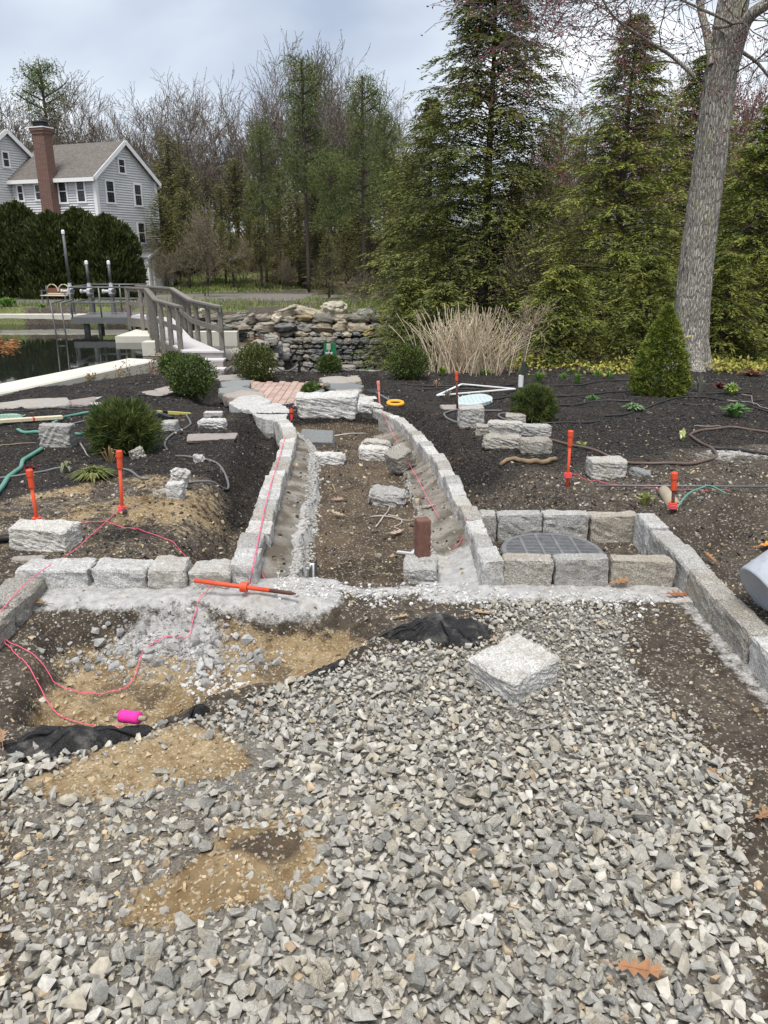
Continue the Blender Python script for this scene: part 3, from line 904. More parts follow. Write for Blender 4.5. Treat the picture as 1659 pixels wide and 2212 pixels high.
def debris():
    """pebbles, clods and bark chips lying on the soil"""
    small = stone_protos(10, 8, 15, (.5, .8))
    # pebbles over dirt, sand and path
    n = 30000
    y = RNG.uniform(.16, 1, n) ** 1.5 * 6.6 + .8; x = RNG.uniform(-1, 1, n) * (.58 * y + .3)
    z, m = H(x, y, masks=True)
    w = np.where(m['infront'] & (m['sand'] > .3), 1.3, 0) + np.where(m['bed'], .05 + .36 * (m['mulch'] < .45) + .3 * m['sand'], .55) + .4 * m['sand'] * m['infront'] + .2 * m['inpath']
    w = np.where(m['inpath'] & (m['conc'] < .4), .3, w)
    w = np.where(m['conc'] > .6, .12, w)
    gd = gravel_density(x, y); w = np.where(gd > .6, .05, w)
    k = RNG.random(n) < w
    x, y, z = x[k], y[k], z[k]; sd = m['sand'][k]; n = len(x)
    s = (.0025 + RNG.gamma(1.3, .0022, n)) * (.8 + .13 * y)
    C = pal(n) * .9
    warm = RNG.random(n) < .45 + .4 * sd
    C[warm] = np.array([(.40, .31, .19)]) * RNG.uniform(.5, 1.25, (warm.sum(), 1))
    V, Fl, T = scatter_mesh(small, np.stack([x, y, z + s * .25], 1), s, rand_rots(n, .5), C)
    tag(ob('pebbles', mk('pebbles', V, Fl, T), M['gravel']), 'small pebbles scattered over bare dirt and sand', 'pebbles', kind='stuff')
    # dark clods
    n = 20000
    y = RNG.uniform(3.3, 8.2, n); x = RNG.uniform(-1, 1, n) * (.55 * y + .3)
    z, m = H(x, y, masks=True)
    xl = np.interp(y, KLy, KLx); xr = np.interp(y, KRy, KRx)
    dk = np.minimum(np.where(x < xl, xl - x, 9), np.where(x > xr, x - xr, 9))
    w = np.where(m['bed'], np.exp(-dk / .4) + .10, .14) * (m['conc'] < .3)
    k = RNG.random(n) < w; x, y, z = x[k], y[k], z[k]; n = len(x)
    s = np.minimum(.004 + RNG.gamma(1.4, .005, n), .017)
    C = np.array([(.05, .04, .032)]) * RNG.uniform(.5, 1.9, (n, 1))
    V, Fl, T = scatter_mesh(small, np.stack([x, y, z + s * .2], 1), s, rand_rots(n, .6), C)
    tag(ob('soil_clods', mk('soil_clods', V, Fl, T), M['chip']), 'dark clods of dug soil along the kerb trenches', 'soil', kind='stuff')
    # bark mulch chips
    chip = [box(2, .55, .28), box(2, .8, .2), box(2, .35, .3)]
    chip = [(v, np.concatenate([f[0][:, [0, 1, 2]], f[0][:, [0, 2, 3]]])) for v, f in chip]
    n = 62000
    y = 3.3 + RNG.random(n) ** .8 * 11.2; x = RNG.uniform(-1, 1, n) * (.55 * y + .3)
    z, m = H(x, y, masks=True)
    k = RNG.random(n) < m['mulch'] * .95 * np.where(y > 13.9, .2, 1) * (.25 + .75 * sst(.0, .25, .12 + fbm(x, y, 1.3, 3, 91)))
    x, y, z = x[k], y[k], z[k]; n = len(x)
    s = RNG.uniform(.006, .017, n) * (.75 + .05 * y)
    C = np.array([(.033, .030, .029)]) * RNG.uniform(.3, 2.2, (n, 1))
    li = RNG.random(n) < .035; C[li] = np.array([(.22, .18, .13)]) * RNG.uniform(.6, 1.5, (li.sum(), 1))
    V, Fl, T = scatter_mesh(chip, np.stack([x, y, z + s * .2], 1), s, rand_rots(n, .35), C)
    tag(ob('bark_mulch', mk('bark_mulch', V, Fl, T), M['chip']), 'black bark mulch spread over the planting beds', 'mulch', kind='stuff')
    # broken crumbs of wet concrete in the pit
    lum = stone_protos(8, 20, 33, (.6, .9))
    n = 1500
    x = RNG.normal(-.90, .22, n); y = RNG.normal(2.86, .075, n)
    x2 = RNG.normal(-.67, .09, 90); y2 = RNG.normal(2.66, .05, 90)
    x = np.concatenate([x, x2]); y = np.concatenate([y, y2])
    s = .002 + RNG.gamma(1.2, .0032, len(x)); s[n:] = RNG.uniform(.006, .014, 90)
    C = np.array([(.36, .355, .345)]) * RNG.uniform(.6, 1.25, (len(x), 1)); C[n:] = (.5, .49, .47)
    x = np.concatenate([x, RNG.normal(-.88, .20, 70)]); y = np.concatenate([y, RNG.normal(2.86, .07, 70)]); s = np.concatenate([s, RNG.uniform(.012, .034, 70)]); C = np.concatenate([C, np.array([(.33, .325, .315)]) * RNG.uniform(.7, 1.2, (70, 1))])
    V, Fl, T = scatter_mesh(lum, np.stack([x, y, H(x, y) + s * .1], 1), s, rand_rots(len(x), .5), C)
    tag(ob('concrete_crumbs', mk('concrete_crumbs', V, Fl, T), M['gravel']), 'grey crumbs of wet concrete in the sandy hole', 'concrete', kind='stuff')
    # aggregate crumbs along the footing edges inside the path
    n = 1900
    yy = RNG.uniform(3.35, 7.0, n); sdv = RNG.random(n) < .72
    u = np.where(sdv, np.interp(yy, [3.4, 4.2, 6.5, 7.5], [.23, .26, .20, .15]) + RNG.normal(-.005, .02, n), 0); v = .235 + RNG.normal(0, .012, n)
    xl = np.interp(yy, KLy, KLx); xr = np.interp(yy, KRy, KRx)
    x = np.where(sdv, xl + u, xr - v)
    keep = sdv | (RNG.random(n) < .4); x, yy = x[keep], yy[keep]; n = len(x)
    s = RNG.uniform(.005, .014, n)
    C = np.array([(.36, .35, .33)]) * RNG.uniform(.6, 1.2, (n, 1))
    V, Fl, T = scatter_mesh(lum, np.stack([x, yy, H(x, yy) + s * .2], 1), s, rand_rots(n, .5), C)
    n2 = 700
    x = RNG.uniform(-.5, 1.2, n2); y = 3.17 + RNG.normal(0, .05, n2) - .06 * (x > .3)
    s2 = RNG.uniform(.004, .012, n2); C2 = np.array([(.5, .49, .47)]) * RNG.uniform(.7, 1.2, (n2, 1))
    V2, F2, T2 = scatter_mesh(lum, np.stack([x, y, H(x, y) + s2 * .2], 1), s2, rand_rots(n2, .5), C2)
    Vc, Fc = cat([(V, Fl), (V2, F2)])
    tag(ob('concrete_aggregate', mk('concrete_aggregate', Vc, Fc, np.concatenate([T, T2])), M['gravel']), 'pale aggregate crumbs along the rough concrete footing edge', 'aggregate', kind='stuff')
debris()
# ---------------------------------------------------------------- kerbs of granite setts
def kerb(name, label, stones, mats):
    base = stones[0][0]
    t = thing(name, label, 'kerb', (base[0], base[1], base[2]))
    for i, (c, l, w, h, rz, sd) in enumerate(stones):
        V, Fl = rough_block(l, w, h, sd, n=7, rnd=.10, rough=.05, skew=.03)
        me = mk('stone', V, Fl, smooth=False)
        me.materials.append(M[mats[i % len(mats)]])
        r_ = random.Random(sd)
        ob('stone', me, None, t, c, (r_.gauss(0, .012), r_.gauss(0, .012), rz), world=True)
    return t

def curve_stones(P, length, w, h, top, seed, gap=.003):
    P = smooth_path([tuple(p) for p in P], 12)
    d = np.concatenate([[0], np.cumsum(np.hypot(*np.diff(P[:, :2], axis=0).T))])
    out = []; s = 0; i = 0
    rs = random.Random(seed)
    while s < d[-1] - .08:
        l = length * rs.uniform(.8, 1.2)
        e = min(s + l, d[-1])
        a = np.array([np.interp(s, d, P[:, k]) for k in range(2)]); b = np.array([np.interp(e, d, P[:, k]) for k in range(2)])
        m = (a + b) / 2; dd = b - a
        z = float(prof(m[1])) + top + rs.uniform(-.008, .008) - h
        out.append(((m[0] + rs.gauss(0, .004), m[1], z), float(np.hypot(*dd)) - gap, w * rs.uniform(.93, 1.08), h, math.atan2(dd[1], dd[0]), seed + i))
        s = e; i += 1
    return out

KM = ['granite_white', 'granite', 'granite_white', 'granite_tan', 'granite']
kerb('granite_kerb', 'curved granite kerb of the path on the shrub mound side, with string looped on its end', curve_stones(KL, .235, .115, .24, KTOP, 100), KM)
kerb('granite_kerb', 'longer curved granite kerb of the path on the drain side', curve_stones(KR, .235, .095, .24, KTOP, 200), KM)

def row(y, z, xs, depth, h, seed, mode='y'):
    out = []
    for i, (a, b) in enumerate(xs):
        out.append((((a + b) / 2, y + depth / 2, z - h + random.Random(seed + i).uniform(-.006, .006)), b - a - .004, depth, h, 0, seed + i))
    return out
kerb('granite_kerb', 'straight row of four wide granite setts behind the wet concrete strip',
     row(3.17, .130, [(-1.66, -1.332), (-1.326, -1.073), (-1.067, -.893), (-.887, -.70)], .165, .2, 300), ['granite_white', 'granite_white', 'granite', 'granite'])
kerb('granite_kerb', 'granite kerb along the sandy hole, brownish setts under pink string',
     [((-1.60, 3.02, -.10), .30, .165, .205, math.pi / 2, 321), ((-1.605, 2.71, -.105), .30, .165, .205, math.pi / 2, 322), ((-1.61, 2.38, -.105), .32, .165, .205, math.pi / 2, 323), ((-1.62, 2.06, -.105), .3, .165, .205, math.pi / 2, 324)],
     ['granite_tan', 'granite_tan'])
kerb('granite_kerb', 'three granite setts closing the front of the drain box',
     row(3.27, .138, [(.553, .784), (.790, 1.048), (1.054, 1.345)], .09, .2, 340), ['granite_tan', 'granite', 'granite_tan'])
kerb('granite_kerb', 'granite setts standing behind the round drain grate',
     row(3.985, .105, [(.535, .622), (.630, .876), (.884, 1.134), (1.142, 1.40)], .10, .18, 350), ['granite', 'granite', 'granite', 'granite_tan'])
wing = []; yy_ = 3.97
for i, l in enumerate([.24, .26, .27, .30, .33, .42, .40, .35, .33]):
    wing.append(((1.425, yy_ - l / 2, -.078 + random.Random(i).uniform(-.006, .006)), l - .005, .105, .205, math.pi / 2, 360 + i)); yy_ -= l
kerb('granite_kerb', 'straight granite kerb from the drain box past the tipped bucket', wing, ['granite_white', 'granite', 'granite', 'granite_tan', 'granite_tan'])

# ---------------------------------------------------------------- loose granite blocks
def block(label, px, py, l, w, h, rz=0, mat='granite', tilt=(0, 0), sink=.012, seed=None, rnd=.11, rough=.055, z=None, name='granite_block', cat_='stone block', group=None, n=9, skew=.06, dz=.05):
    """px,py: middle of the lower front edge in the view"""
    seed = seed if seed is not None else int(px * 7 + py)
    g = G(px, py, dz)
    c = Vector((g.x, g.y + w / 2 * abs(math.cos(rz)) + l / 2 * abs(math.sin(rz)) * .6, 0))
    c.z = (gz(c.x, c.y) if z is None else z) - sink
    V, Fl = rough_block(l, w, h, seed, n=n, rnd=rnd, rough=rough, skew=skew)
    o = ob(name, mk(name, V, Fl, smooth=False), M[mat], None, c, (tilt[0], tilt[1], rz))
    return tag(o, label, cat_, group)

D_ = lambda px, py: G(px, py, .05).y / ray(px, py)[1]
def wpx(px, py, w): return w / F * D_(px, py)

block('large loose granite block lying on the crushed stone', 1122, 1515, .245, .215, .125, .66, 'granite_white', (.05, -.06), .015, 41, n=14, rough=.05, dz=0)
block('granite block carrying an upright red brick', 910, 1270, wpx(910, 1270, 76), .19, .115, -.06, 'granite', sink=.015, seed=43, dz=-.05)
block('oblong pale granite block beside the leaning stake and dark pipe', 82, 1182, .315, .16, .125, -.06, 'granite_white', (0, .02), .01, 44, n=12)
block('upright rough granite block standing on the green hose', 118, 976, .25, .13, .185, .08, 'granite', (-.05, .05), .012, 45, n=12)
block('small bright white granite cube on the tan soil', 378, 1091, .098, .09, .105, .05, 'granite_white', seed=46)
block('sloping pale rock leaning behind the small white cube', 380, 1066, .1, .09, .14, .4, 'granite_white', (0, .25), .01, 47, rnd=.5, rough=.12, name='rock', cat_='rock')
block('round tan stone half sunk in the tan soil', 347, 1087, .1, .08, .055, .3, 'granite_tan', seed=48, rnd=.6, rough=.1, sink=.02, name='rock', cat_='rock')
block('pale granite block in front of the red edged brick', 457, 929, .255, .14, .105, .04, 'granite_white', seed=49, rnd=.3, rough=.1)
block('granite block half hidden beside the pine mound', 364, 932, .135, .14, .10, .05, 'granite', seed=50)
block('tan angular rock at the foot of the pine mound', 295, 998, .11, .09, .085, .5, 'granite_tan', (0, -.2), .01, 51, rnd=.5, rough=.14, name='rock', cat_='rock')
block('small white rock by the looped grey tube', 427, 1008, .075, .06, .06, .2, 'granite_white', (0, .1), .006, 52, rnd=.45, rough=.14, name='rock', cat_='rock')
block('squarish granite cube at the foot of the black stake', 1020, 927, .24, .17, .21, .04, 'granite', (0, -.03), .015, 61, n=10)
block('small granite block below the round mugo pine', 1116, 919, .19, .15, .115, -.1, 'granite_tan', seed=62)
block('granite block butted behind the long block of the group', 1050, 943, .17, .14, .105, -.12, 'granite_tan', seed=63)
block('long granite block in the middle of the group', 1093, 951, .285, .13, .155, -.18, 'granite', seed=64)
block('pale granite block ending the row by the mugo pine', 1154, 943, .295, .14, .11, .02, 'granite', seed=65)
block('rounded granite block lying in front of the long block', 1087, 971, .31, .16, .11, -.1, 'granite_tan', seed=66, rnd=.4, rough=.09)
block('tapering granite block before the row, apart from its fellows', 1159, 983, .25, .17, .12, .03, 'granite_tan', seed=67, rnd=.28)
block('grey granite block beside a broken slab chip', 1315, 1036, .245, .17, .135, .02, 'granite', seed=68, n=12)
block('broken slab chip leaning next to the grey block', 1386, 1036, .14, .10, .055, -.35, 'blue', (0, .2), .012, 69, rnd=.5, rough=.12, name='rock', cat_='rock')
block('rounded granite block nearest the bluestone slab inside the path', 711, 1000, .25, .16, .095, .08, 'granite_white', seed=70, rnd=.4, rough=.09, dz=-.03)
block('front granite block of the touching pair in the path', 808, 989, .245, .13, .12, .02, 'granite_white', seed=71, rnd=.32, rough=.09, dz=-.03)
block('rear granite block of the touching pair in the path', 811, 972, .24, .12, .115, -.05, 'granite', seed=72, rnd=.32, rough=.09, dz=-.03)
block('granite block propped on a corner against the kerb footing', 872, 1020, .17, .15, .145, .55, 'granite_tan', (.12, -.42), -.02, 73, dz=-.02)
block('irregular granite block alone in the middle of the path', 838, 1094, .24, .17, .105, -.12, 'granite', (.03, .06), .012, 74, rnd=.38, rough=.1, dz=-.04)
big = block('big rough granite step block across the end of the path', 706, 927, .615, .26, .25, -.02, 'granite_white', sink=.03, seed=75, n=16, rnd=.16, rough=.045, dz=-.04)
zt = big.location.z + .2
block('large granite slab behind the step block', 742, 880, .62, .42, .20, -.04, 'granite_white', seed=76, n=16, rnd=.22, rough=.06, z=float(prof(8.1)) - .06, sink=0, dz=.12)
block('broken granite slab joining the slab to the long kerb', 782, 884, .34, .42, .22, .5, 'granite_white', seed=77, n=12, rnd=.42, rough=.10, z=float(prof(8.1)) - .09, sink=0, dz=.1)
block('small granite block resting on the step slabs', 703, 879, .245, .13, .085, .06, 'granite_tan', seed=78, rnd=.35, z=float(prof(8.05)) + .16, sink=.0, dz=.17)
block('dark bluestone slab tilted against the step block', 681, 956, .32, .26, .05, -.03, 'blue', (.24, .03), -.035, 79, rnd=.12, rough=.05, dz=-.02, name='bluestone_slab', cat_='slab')
block('thin purplish flagstone lying flat beside the trench', 452, 959, .41, .22, .035, .12, 'pink', (0, .0), .0, 80, rnd=.25, rough=.08, name='flagstone', cat_='flagstone', skew=.2)
block('pale pinkish flagstone at the foot of the black stake', 985, 889, .30, .26, .03, .1, 'pink', (0, 0), 0, 81, rnd=.3, rough=.1, name='flagstone', cat_='flagstone')
block('flat sliver of stone lying below the leaning stake block', 52, 1206, .15, .06, .025, .1, 'flag', (0, 0), .004, 82, rnd=.4, rough=.12, name='rock', cat_='rock')
block('red edged white brick lying behind a granite block', 460, 902, .19, .09, .055, .0, 'granite_white', (0, 0), 0, 83, rnd=.06, rough=.02, name='brick', cat_='brick')

# upright red brick
g = G(911, 1250, -.05)
b0 = Vector((g.x + .004, g.y + .065, gz(g.x, g.y + .09) + .098))
bk = thing('brick', 'dark red brick standing on end on a granite block', 'brick', b0, (.01, -.01, .35))
V, Fl = rough_block(.066, .055, .20, 4, n=8, rnd=.05, rough=.02, skew=.01)
ob('brick_body', mk('brick_body', V, Fl, smooth=True), M['brickred'], bk)
for zz in (.07, .135):
    V, Fl = box(.012, .004, .02, (.028, -.029, zz)); ob('spacer_lug', mk('spacer_lug', V, Fl), M['brickred'], bk)

# ---------------------------------------------------------------- flagstones laid around the patio
def flag(label, poly, z, th, mat='flag', seed=0, parent=None, rough=.012, name='flagstone', cat_='flagstone', group=None):
    """poly: outline as seen, lying at height z"""
    Q = [at_z(a, b, z) for a, b in poly]
    c = sum(Q, Vector()) / len(Q)
    loop_ = [np.array(q - c) for q in Q]; pts = np.array([loop_[i] * (1 - t) + loop_[(i + 1) % len(loop_)] * t for i in range(len(loop_)) for t in np.linspace(0, 1, 6, endpoint=False)])
    rs = np.random.default_rng(seed + 500)
    pts = pts + np.c_[rs.normal(0, .011, (len(pts), 2)), np.zeros(len(pts))]
    n = len(pts); rings = [(0.0, 0)] + [(k, 0) for k in (.35, .65, .86, .96)] + [(1.0, -.012), (1.0 + .01, -th * .5), (.97, -th)]
    V = []
    for k, dz in rings:
        P = pts * k; P[:, 2] = dz
        if k > 0:
            P[:, 2] += rough * fbm(P[:, 0] + seed, P[:, 1], 6, 3, seed) + (rs.normal(0, .004, n) if dz < -.001 else 0)
            if dz < -.02: P[:, :2] *= 1 + rs.normal(0, .012, (n, 1))
        V.append(P[:1] if k == 0 else P)
    W = np.concatenate(V)
    tri = np.array([[0, 1 + i, 1 + (i + 1) % n] for i in range(n)])
    q = []
    for r in range(len(rings) - 2):
        for i in range(n):
            a = 1 + r * n
            q.append([a + i, a + n + i, a + n + (i + 1) % n, a + (i + 1) % n])
    bot = (np.arange(n) + 1 + (len(rings) - 2) * n)[::-1][None, :]
    me = mk(name, W, [tri, np.array(q), bot])
    o = ob(name, me, M[mat], parent, c)
    return tag(o, label, cat_, group) if label else o

Z0 = lambda y: float(prof(y))
FS = [
 ('flagstone step below the walkway stairs', [(458, 812), (500, 809), (541, 808), (538, 817), (500, 820), (462, 822)], -.60, .09, 'flag'),
 ('second flagstone down from the walkway stairs', [(478, 825), (512, 820), (541, 821), (540, 832), (500, 836), (480, 834)], -.56, .08, 'blue'),
 ('grey green flagstone edging the brick patio', [(472, 838), (510, 834), (556, 840), (552, 848), (500, 851), (474, 848)], -.53, .08, 'blue'),
 ('flat pinkish flagstone projecting onto the brick patio', [(480, 852), (520, 842), (566, 846), (575, 858), (540, 860), (488, 857)], -.45, .08, 'pink'),
 ('thick layered boulder at the patio corner', [(494, 868), (520, 854), (560, 853), (586, 866), (560, 880), (515, 884)], -.37, .2, 'granite_white'),
 ('wide pale slab at the head of the curved kerb', [(533, 884), (560, 872), (600, 870), (625, 882), (622, 905), (590, 909), (548, 898)], -.22, .24, 'granite_white'),
 ('broad tan flagstone topping the dry stone pier', [(690, 816), (735, 810), (775, 812), (782, 822), (740, 828), (700, 826)], -.42, .06, 'flag'),
 ('long pale flagstone reaching toward the ball shrub', [(752, 808), (800, 803), (833, 798), (836, 806), (800, 814), (765, 815)], -.50, .06, 'flag'),
 ('grey flagstone in the middle of the stepping slabs', [(712, 829), (755, 826), (785, 832), (780, 839), (735, 841), (714, 838)], -.42, .07, 'blue'),
 ('pinkish flagstone below the grey stepping slab', [(724, 842), (770, 839), (784, 843), (770, 850), (730, 852)], -.41, .07, 'pink'),
 ('tan flagstone lowest of the stepping slabs', [(730, 855), (780, 850), (800, 856), (795, 866), (745, 866)], -.40, .07, 'flag'),
 ('small flagstone wedged by the orange handle', [(786, 856), (812, 856), (826, 868), (815, 876), (792, 868)], -.38, .09, 'granite_white'),
 ('flagstone edging at the bed corner beside the pond wall', [(-20, 872), (60, 862), (150, 858), (152, 872), (80, 880), (-20, 882)], -.44, .10, 'flag'),
 ('pink tinted flagstone edging with a bare stem', [(150, 864), (200, 856), (262, 858), (250, 868), (190, 873), (152, 873)], -.45, .10, 'pink'),
 ('broad pale flagstone edging under the low rose', [(176, 862), (262, 851), (284, 862), (262, 873), (205, 876)], -.47, .10, 'granite_white'),
 ('brown edged flagstone at the hose bend', [(262, 850), (330, 842), (358, 852), (335, 860), (280, 862)], -.48, .10, 'flag'),
 ('tan flagstone tucked by the boxwood pair', [(330, 840), (362, 834), (375, 846), (352, 852)], -.52, .10, 'pink'),
]
for i, (lb, po, z, th, mt) in enumerate(FS):
    cx_ = sum(q[0] for q in po) / len(po); cy_ = sum(q[1] for q in po) / len(po)
    g_ = G(cx_, cy_, .06 if i < 12 else .09); flag(lb, po, g_.z, th + .05, mt, i)

# dry stone pier beside the patio
pier = thing('dry_stone_pier', 'small dry stone pier of dark stacked rocks beside the patio', 'stone pier', (-.88, 11.1, -.55))
rs = np.random.default_rng(90)
for i in range(26):
    u, k = rs.random(), rs.random()
    x0 = -.92 + .34 * u; y0 = 10.75 - .5 * u + rs.normal(0, .03); z0 = -.60 + .20 * k * (1 - .75 * u)
    V, Fl = rough_block(.16, .13, .07, 600 + i, n=4, rnd=.4, rough=.12)
    ob('stone', mk('stone', V, Fl), M['blue'], pier, (x0, y0, z0), (rs.normal(0, .2), rs.normal(0, .2), rs.uniform(0, 3)), world=True)

# ---------------------------------------------------------------- brick patio
def patio():
    base = np.array([(-2.12, 12.05), (-1.0, 11.95), (-.88, 10.45), (-1.05, 10.05), (-1.62, 10.15)])
    zt_ = -.49
    pts = [(x, y, zt_ - .004) for x, y in base]
    me = mk('brick_patio', np.array(pts), np.array([[0, 1, 2, 3, 4]])[:, ::-1])
    t = struct(ob('brick_patio', me, plain('patio_sand_joint', (.20, .17, .145), .95)))
    bms = []
    for c in [(.42, .29, .235), (.46, .34, .29), (.38, .26, .215), (.44, .33, .29), (.40, .30, .26)]:
        me = mk('brick', *rough_block(.098, .198, .05, 3, n=3, rnd=.05, rough=.01)); me.materials.append(plain('patio_brick', c, .9, .22, 30)); bms.append(me)
    rs = random.Random(4)
    for i in range(16):
        for j in range(12):
            x = -2.3 + i * .102; y = 10.05 + j * .202 + (.101 if i % 2 else 0)
            if poly_sd(base, np.array([x]), np.array([y]))[0] > .03: continue
            o = ob('brick', rs.choice(bms), None, t, (x, y, zt_ - .045 + rs.uniform(-.003, .003)), (rs.gauss(0, .01), rs.gauss(0, .01), rs.gauss(0, .01)))
patio()

# ---------------------------------------------------------------- drain grate
def grate():
    c = (.868, 3.685, .005); R = .257
    t = thing('drain_grate', 'round black iron drain grate over its basin, boxed by granite setts', 'drain grate', c)
    V, Fl = lathe([(R - .012, .0), (R + .004, .0), (R + .006, .012), (R, .018), (R - .022, .018), (R - .024, .004), (R - .012, .0)], 56, False)
    ob('rim', mk('rim', V, Fl, smooth=False), M['iron'], t)
    V, Fl = lathe([(R - .012, -.2), (R - .012, .0), (R - .02, .0), (R - .02, -.2)], 48, False)
    ob('basin', mk('basin', V, Fl), M['black'], t)
    V, Fl = lathe([(.001, -.19), (R - .02, -.19)], 40, False)
    ob('basin_floor', mk('basin_floor', V, Fl), M['black'], t)
    n = 23
    for i in range(n):
        y = -R + .03 + (2 * R - .06) * i / (n - 1); hx = math.sqrt(max((R - .018) ** 2 - y * y, .0004))
        V, Fl = box(2 * hx, .0105, .016, (0, y, .008)); ob('bar', mk('bar', V, Fl), M['iron'], t)
    for x in (-.135, -.045, .045, .135):
        hy = math.sqrt((R - .018) ** 2 - x * x)
        V, Fl = box(.014, 2 * hy, .016, (x, 0, .0105)); ob('rib', mk('rib', V, Fl), M['iron'], t)
    return t
grate()

# ---------------------------------------------------------------- form stakes with caps
def stake(label, top, base, dz, capmat, rodmat, collar=None, cap=True, group='form stakes with orange caps', r=.0095, lenk=.33, caplen=.105):
    b = G(base[0], base[1], dz); b.z = gz(b.x, b.y)
    a = at_y(top[0], top[1], b.y + random.Random(base[0]).uniform(-.01, .03))
    d = a - b
    t = thing('stake', label, 'stake', b, group=group)
    L = d.length; u = d.normalized()
    V, Fl = tube([tuple(-u * .12), tuple(u * (L - .03))], r, 10); ob('rod', mk('rod', V, Fl, smooth=True), M[rodmat], t)
    q = u.to_track_quat('Z', 'Y').to_euler()
    if cap:
        cl = min(caplen, L * .45)
        V, Fl = lathe([(.013, 0), (.0158, .003), (.0158, cl * .62), (.019, cl * .64), (.019, cl * .95), (.0155, cl)], 16)
        ob('cap', mk('cap', V, Fl, smooth=False), M[capmat], t, tuple(u * (L - cl)), q)
    if collar is not None:
        V, Fl = lathe([(.011, 0), (.024, 0), (.024, .034), (.011, .034)], 16)
        c = ob('collar', mk('collar', V, Fl), M['orange'], t, tuple(u * L * collar), q)
        V, Fl = tube([(-.022, 0, .017), (-.043, 0, .017)], .011, 8); ob('wing_screw', mk('wing_screw', V, Fl), M['steel'], c)
        if collar < .2:
            V = np.concatenate([tube([(.0252 * math.cos(k), .0252 * math.sin(k), z) for k in np.linspace(0, 6.28, 14)], .0018, 4, False)[0] for z in (.008, .016, .024)])
            f0 = tube([(.0252 * math.cos(k), .0252 * math.sin(k), 0) for k in np.linspace(0, 6.28, 14)], .0018, 4, False)[1][0]
            m = 14 * 4
            ob('string_wrap', mk('string_wrap', V, [f0, f0 + m, f0 + 2 * m]), M['string'], c)
    return t
stake('orange stake leaning behind the oblong granite block', (63, 1014), (80, 1128), .07, 'orange', 'orange', .06)
stake('orange stake on the tan soil beside the pine mound', (257, 973), (264, 1104), .07, 'orange', 'orange', .02)
stake('orange stake with low ring collar beside the brown hose', (1233, 930), (1226, 1044), .07, 'orange', 'orange', .16)
stake('rusty stake with orange cap and loose ring near the clay pipe', (1457, 1020), (1451, 1122), .07, 'orange', 'rust', .13)
stake('faded pink stake at the head of the long kerb', (817, 823), (821, 882), .08, 'pinkfade', 'pinkfade', None)
stake('thin black stake with orange cap set in a pinkish flagstone', (986, 802), (988, 884), .08, 'orange', 'rust', None, r=.012)
stake('short red stake beside the step block', (629, 876), (631, 920), -.02, 'red', 'red', .5, cap=False, r=.013)
# the fallen stake
a = at_y(420, 1254, 3.10); b = at_y(640, 1283, 3.03)
b.z = max(b.z, gz(b.x, b.y) + .010); a.z = max(a.z, gz(a.x, a.y) + .02)
t = thing('stake', 'orange stake lying across the wet concrete, string tied to its collar', 'stake', a, group='form stakes with orange caps')
d = b - a; u = d.normalized()
V, Fl = tube([(0, 0, 0), tuple(d * .74)], .0098, 10); ob('rod', mk('rod', V, Fl, smooth=True), M['orange'], t)
V, Fl = tube([tuple(d * .741), tuple(d * .95), tuple(d)], [.009, .009, .002], 10); ob('point', mk('point', V, Fl, smooth=True), M['rust'], t)
V, Fl = lathe([(.0125, 0), (.023, 0), (.023, .03), (.0125, .03)], 16); ob('collar', mk('collar', V, Fl), M['orange'], t, tuple(d * .46), u.to_track_quat('Z', 'Y').to_euler())

# ---------------------------------------------------------------- string
def string(label, P, r=.0018, mat='string', group=None, name='mason_string'):
    P = np.array(P, float); P[1:-1] += np.random.default_rng(len(P)).normal(0, .0022, P[1:-1].shape)
    V, Fl = tube(P, r, 5)
    return tag(ob(name, mk(name, V, Fl, smooth=True), M[mat]), label, 'string', group)
def P3(px, py, z): return tuple(at_z(px, py, z))
string('pink string from the leaning stake across the tan soil to the path kerb', np.vstack([[P3(92, 1119, .11)], ground_path([(110, 1124), (160, 1128), (225, 1122), (290, 1143), (350, 1155), (400, 1166), (460, 1166), (505, 1158)], .012, .07, 6), [tuple(G(545, 1140, .145))]]))
string('pink string stretched over the granite row to the tan soil stake', smooth_path([P3(266, 1092, .09), P3(170, 1180, .10), P3(80, 1240, .135), P3(-10, 1330, .10)], 6))
string('pink string wandering through the concrete crumbs', np.vstack([[P3(488, 1262, .07)], ground_path([(470, 1285), (430, 1320), (395, 1350), (345, 1353), (300, 1378), (260, 1420), (200, 1432), (130, 1430), (60, 1412), (0, 1385)], .016, 0, 7)]))
string('pink string running to the hot pink spool', ground_path([(-10, 1398), (30, 1430), (70, 1470), (130, 1510), (190, 1530), (235, 1538), (262, 1528)], .012, -.05, 7))
string('pink string pulled along the top of the shrub side kerb', np.vstack([[tuple(G(629, 905, .09))], [tuple(G(x, y, .155)) for x, y in [(612, 960), (600, 1000), (585, 1050), (570, 1100), (560, 1150), (548, 1215)]], [tuple(G(540, 1262, .05))]]), .0028)
string('loose pink string ends hanging inside the path kerb', smooth_path([tuple(G(553, 1170, .14)), tuple(G(558, 1215, .06)), tuple(G(570, 1245, .04)), tuple(G(595, 1263, .02))], 6))
string('pink string sagging from the faded stake down the drain side kerb', smooth_path([tuple(G(823, 885, .16)), tuple(G(845, 930, .10)), tuple(G(875, 985, .06)), tuple(G(910, 1050, .03)), tuple(G(948, 1118, .02))], 6))
string('pink string looped round the kerb end by the drain', smooth_path([tuple(G(1008, 1118, .15)), tuple(G(1003, 1150, .05)), tuple(G(990, 1175, .05)), tuple(G(972, 1190, .0))], 6))
string('pink string lying between the stake and the metal rod', ground_path([(1230, 1014), (1260, 1032), (1300, 1044), (1370, 1056), (1450, 1062), (1520, 1066), (1575, 1074)], .012, .07, 6))
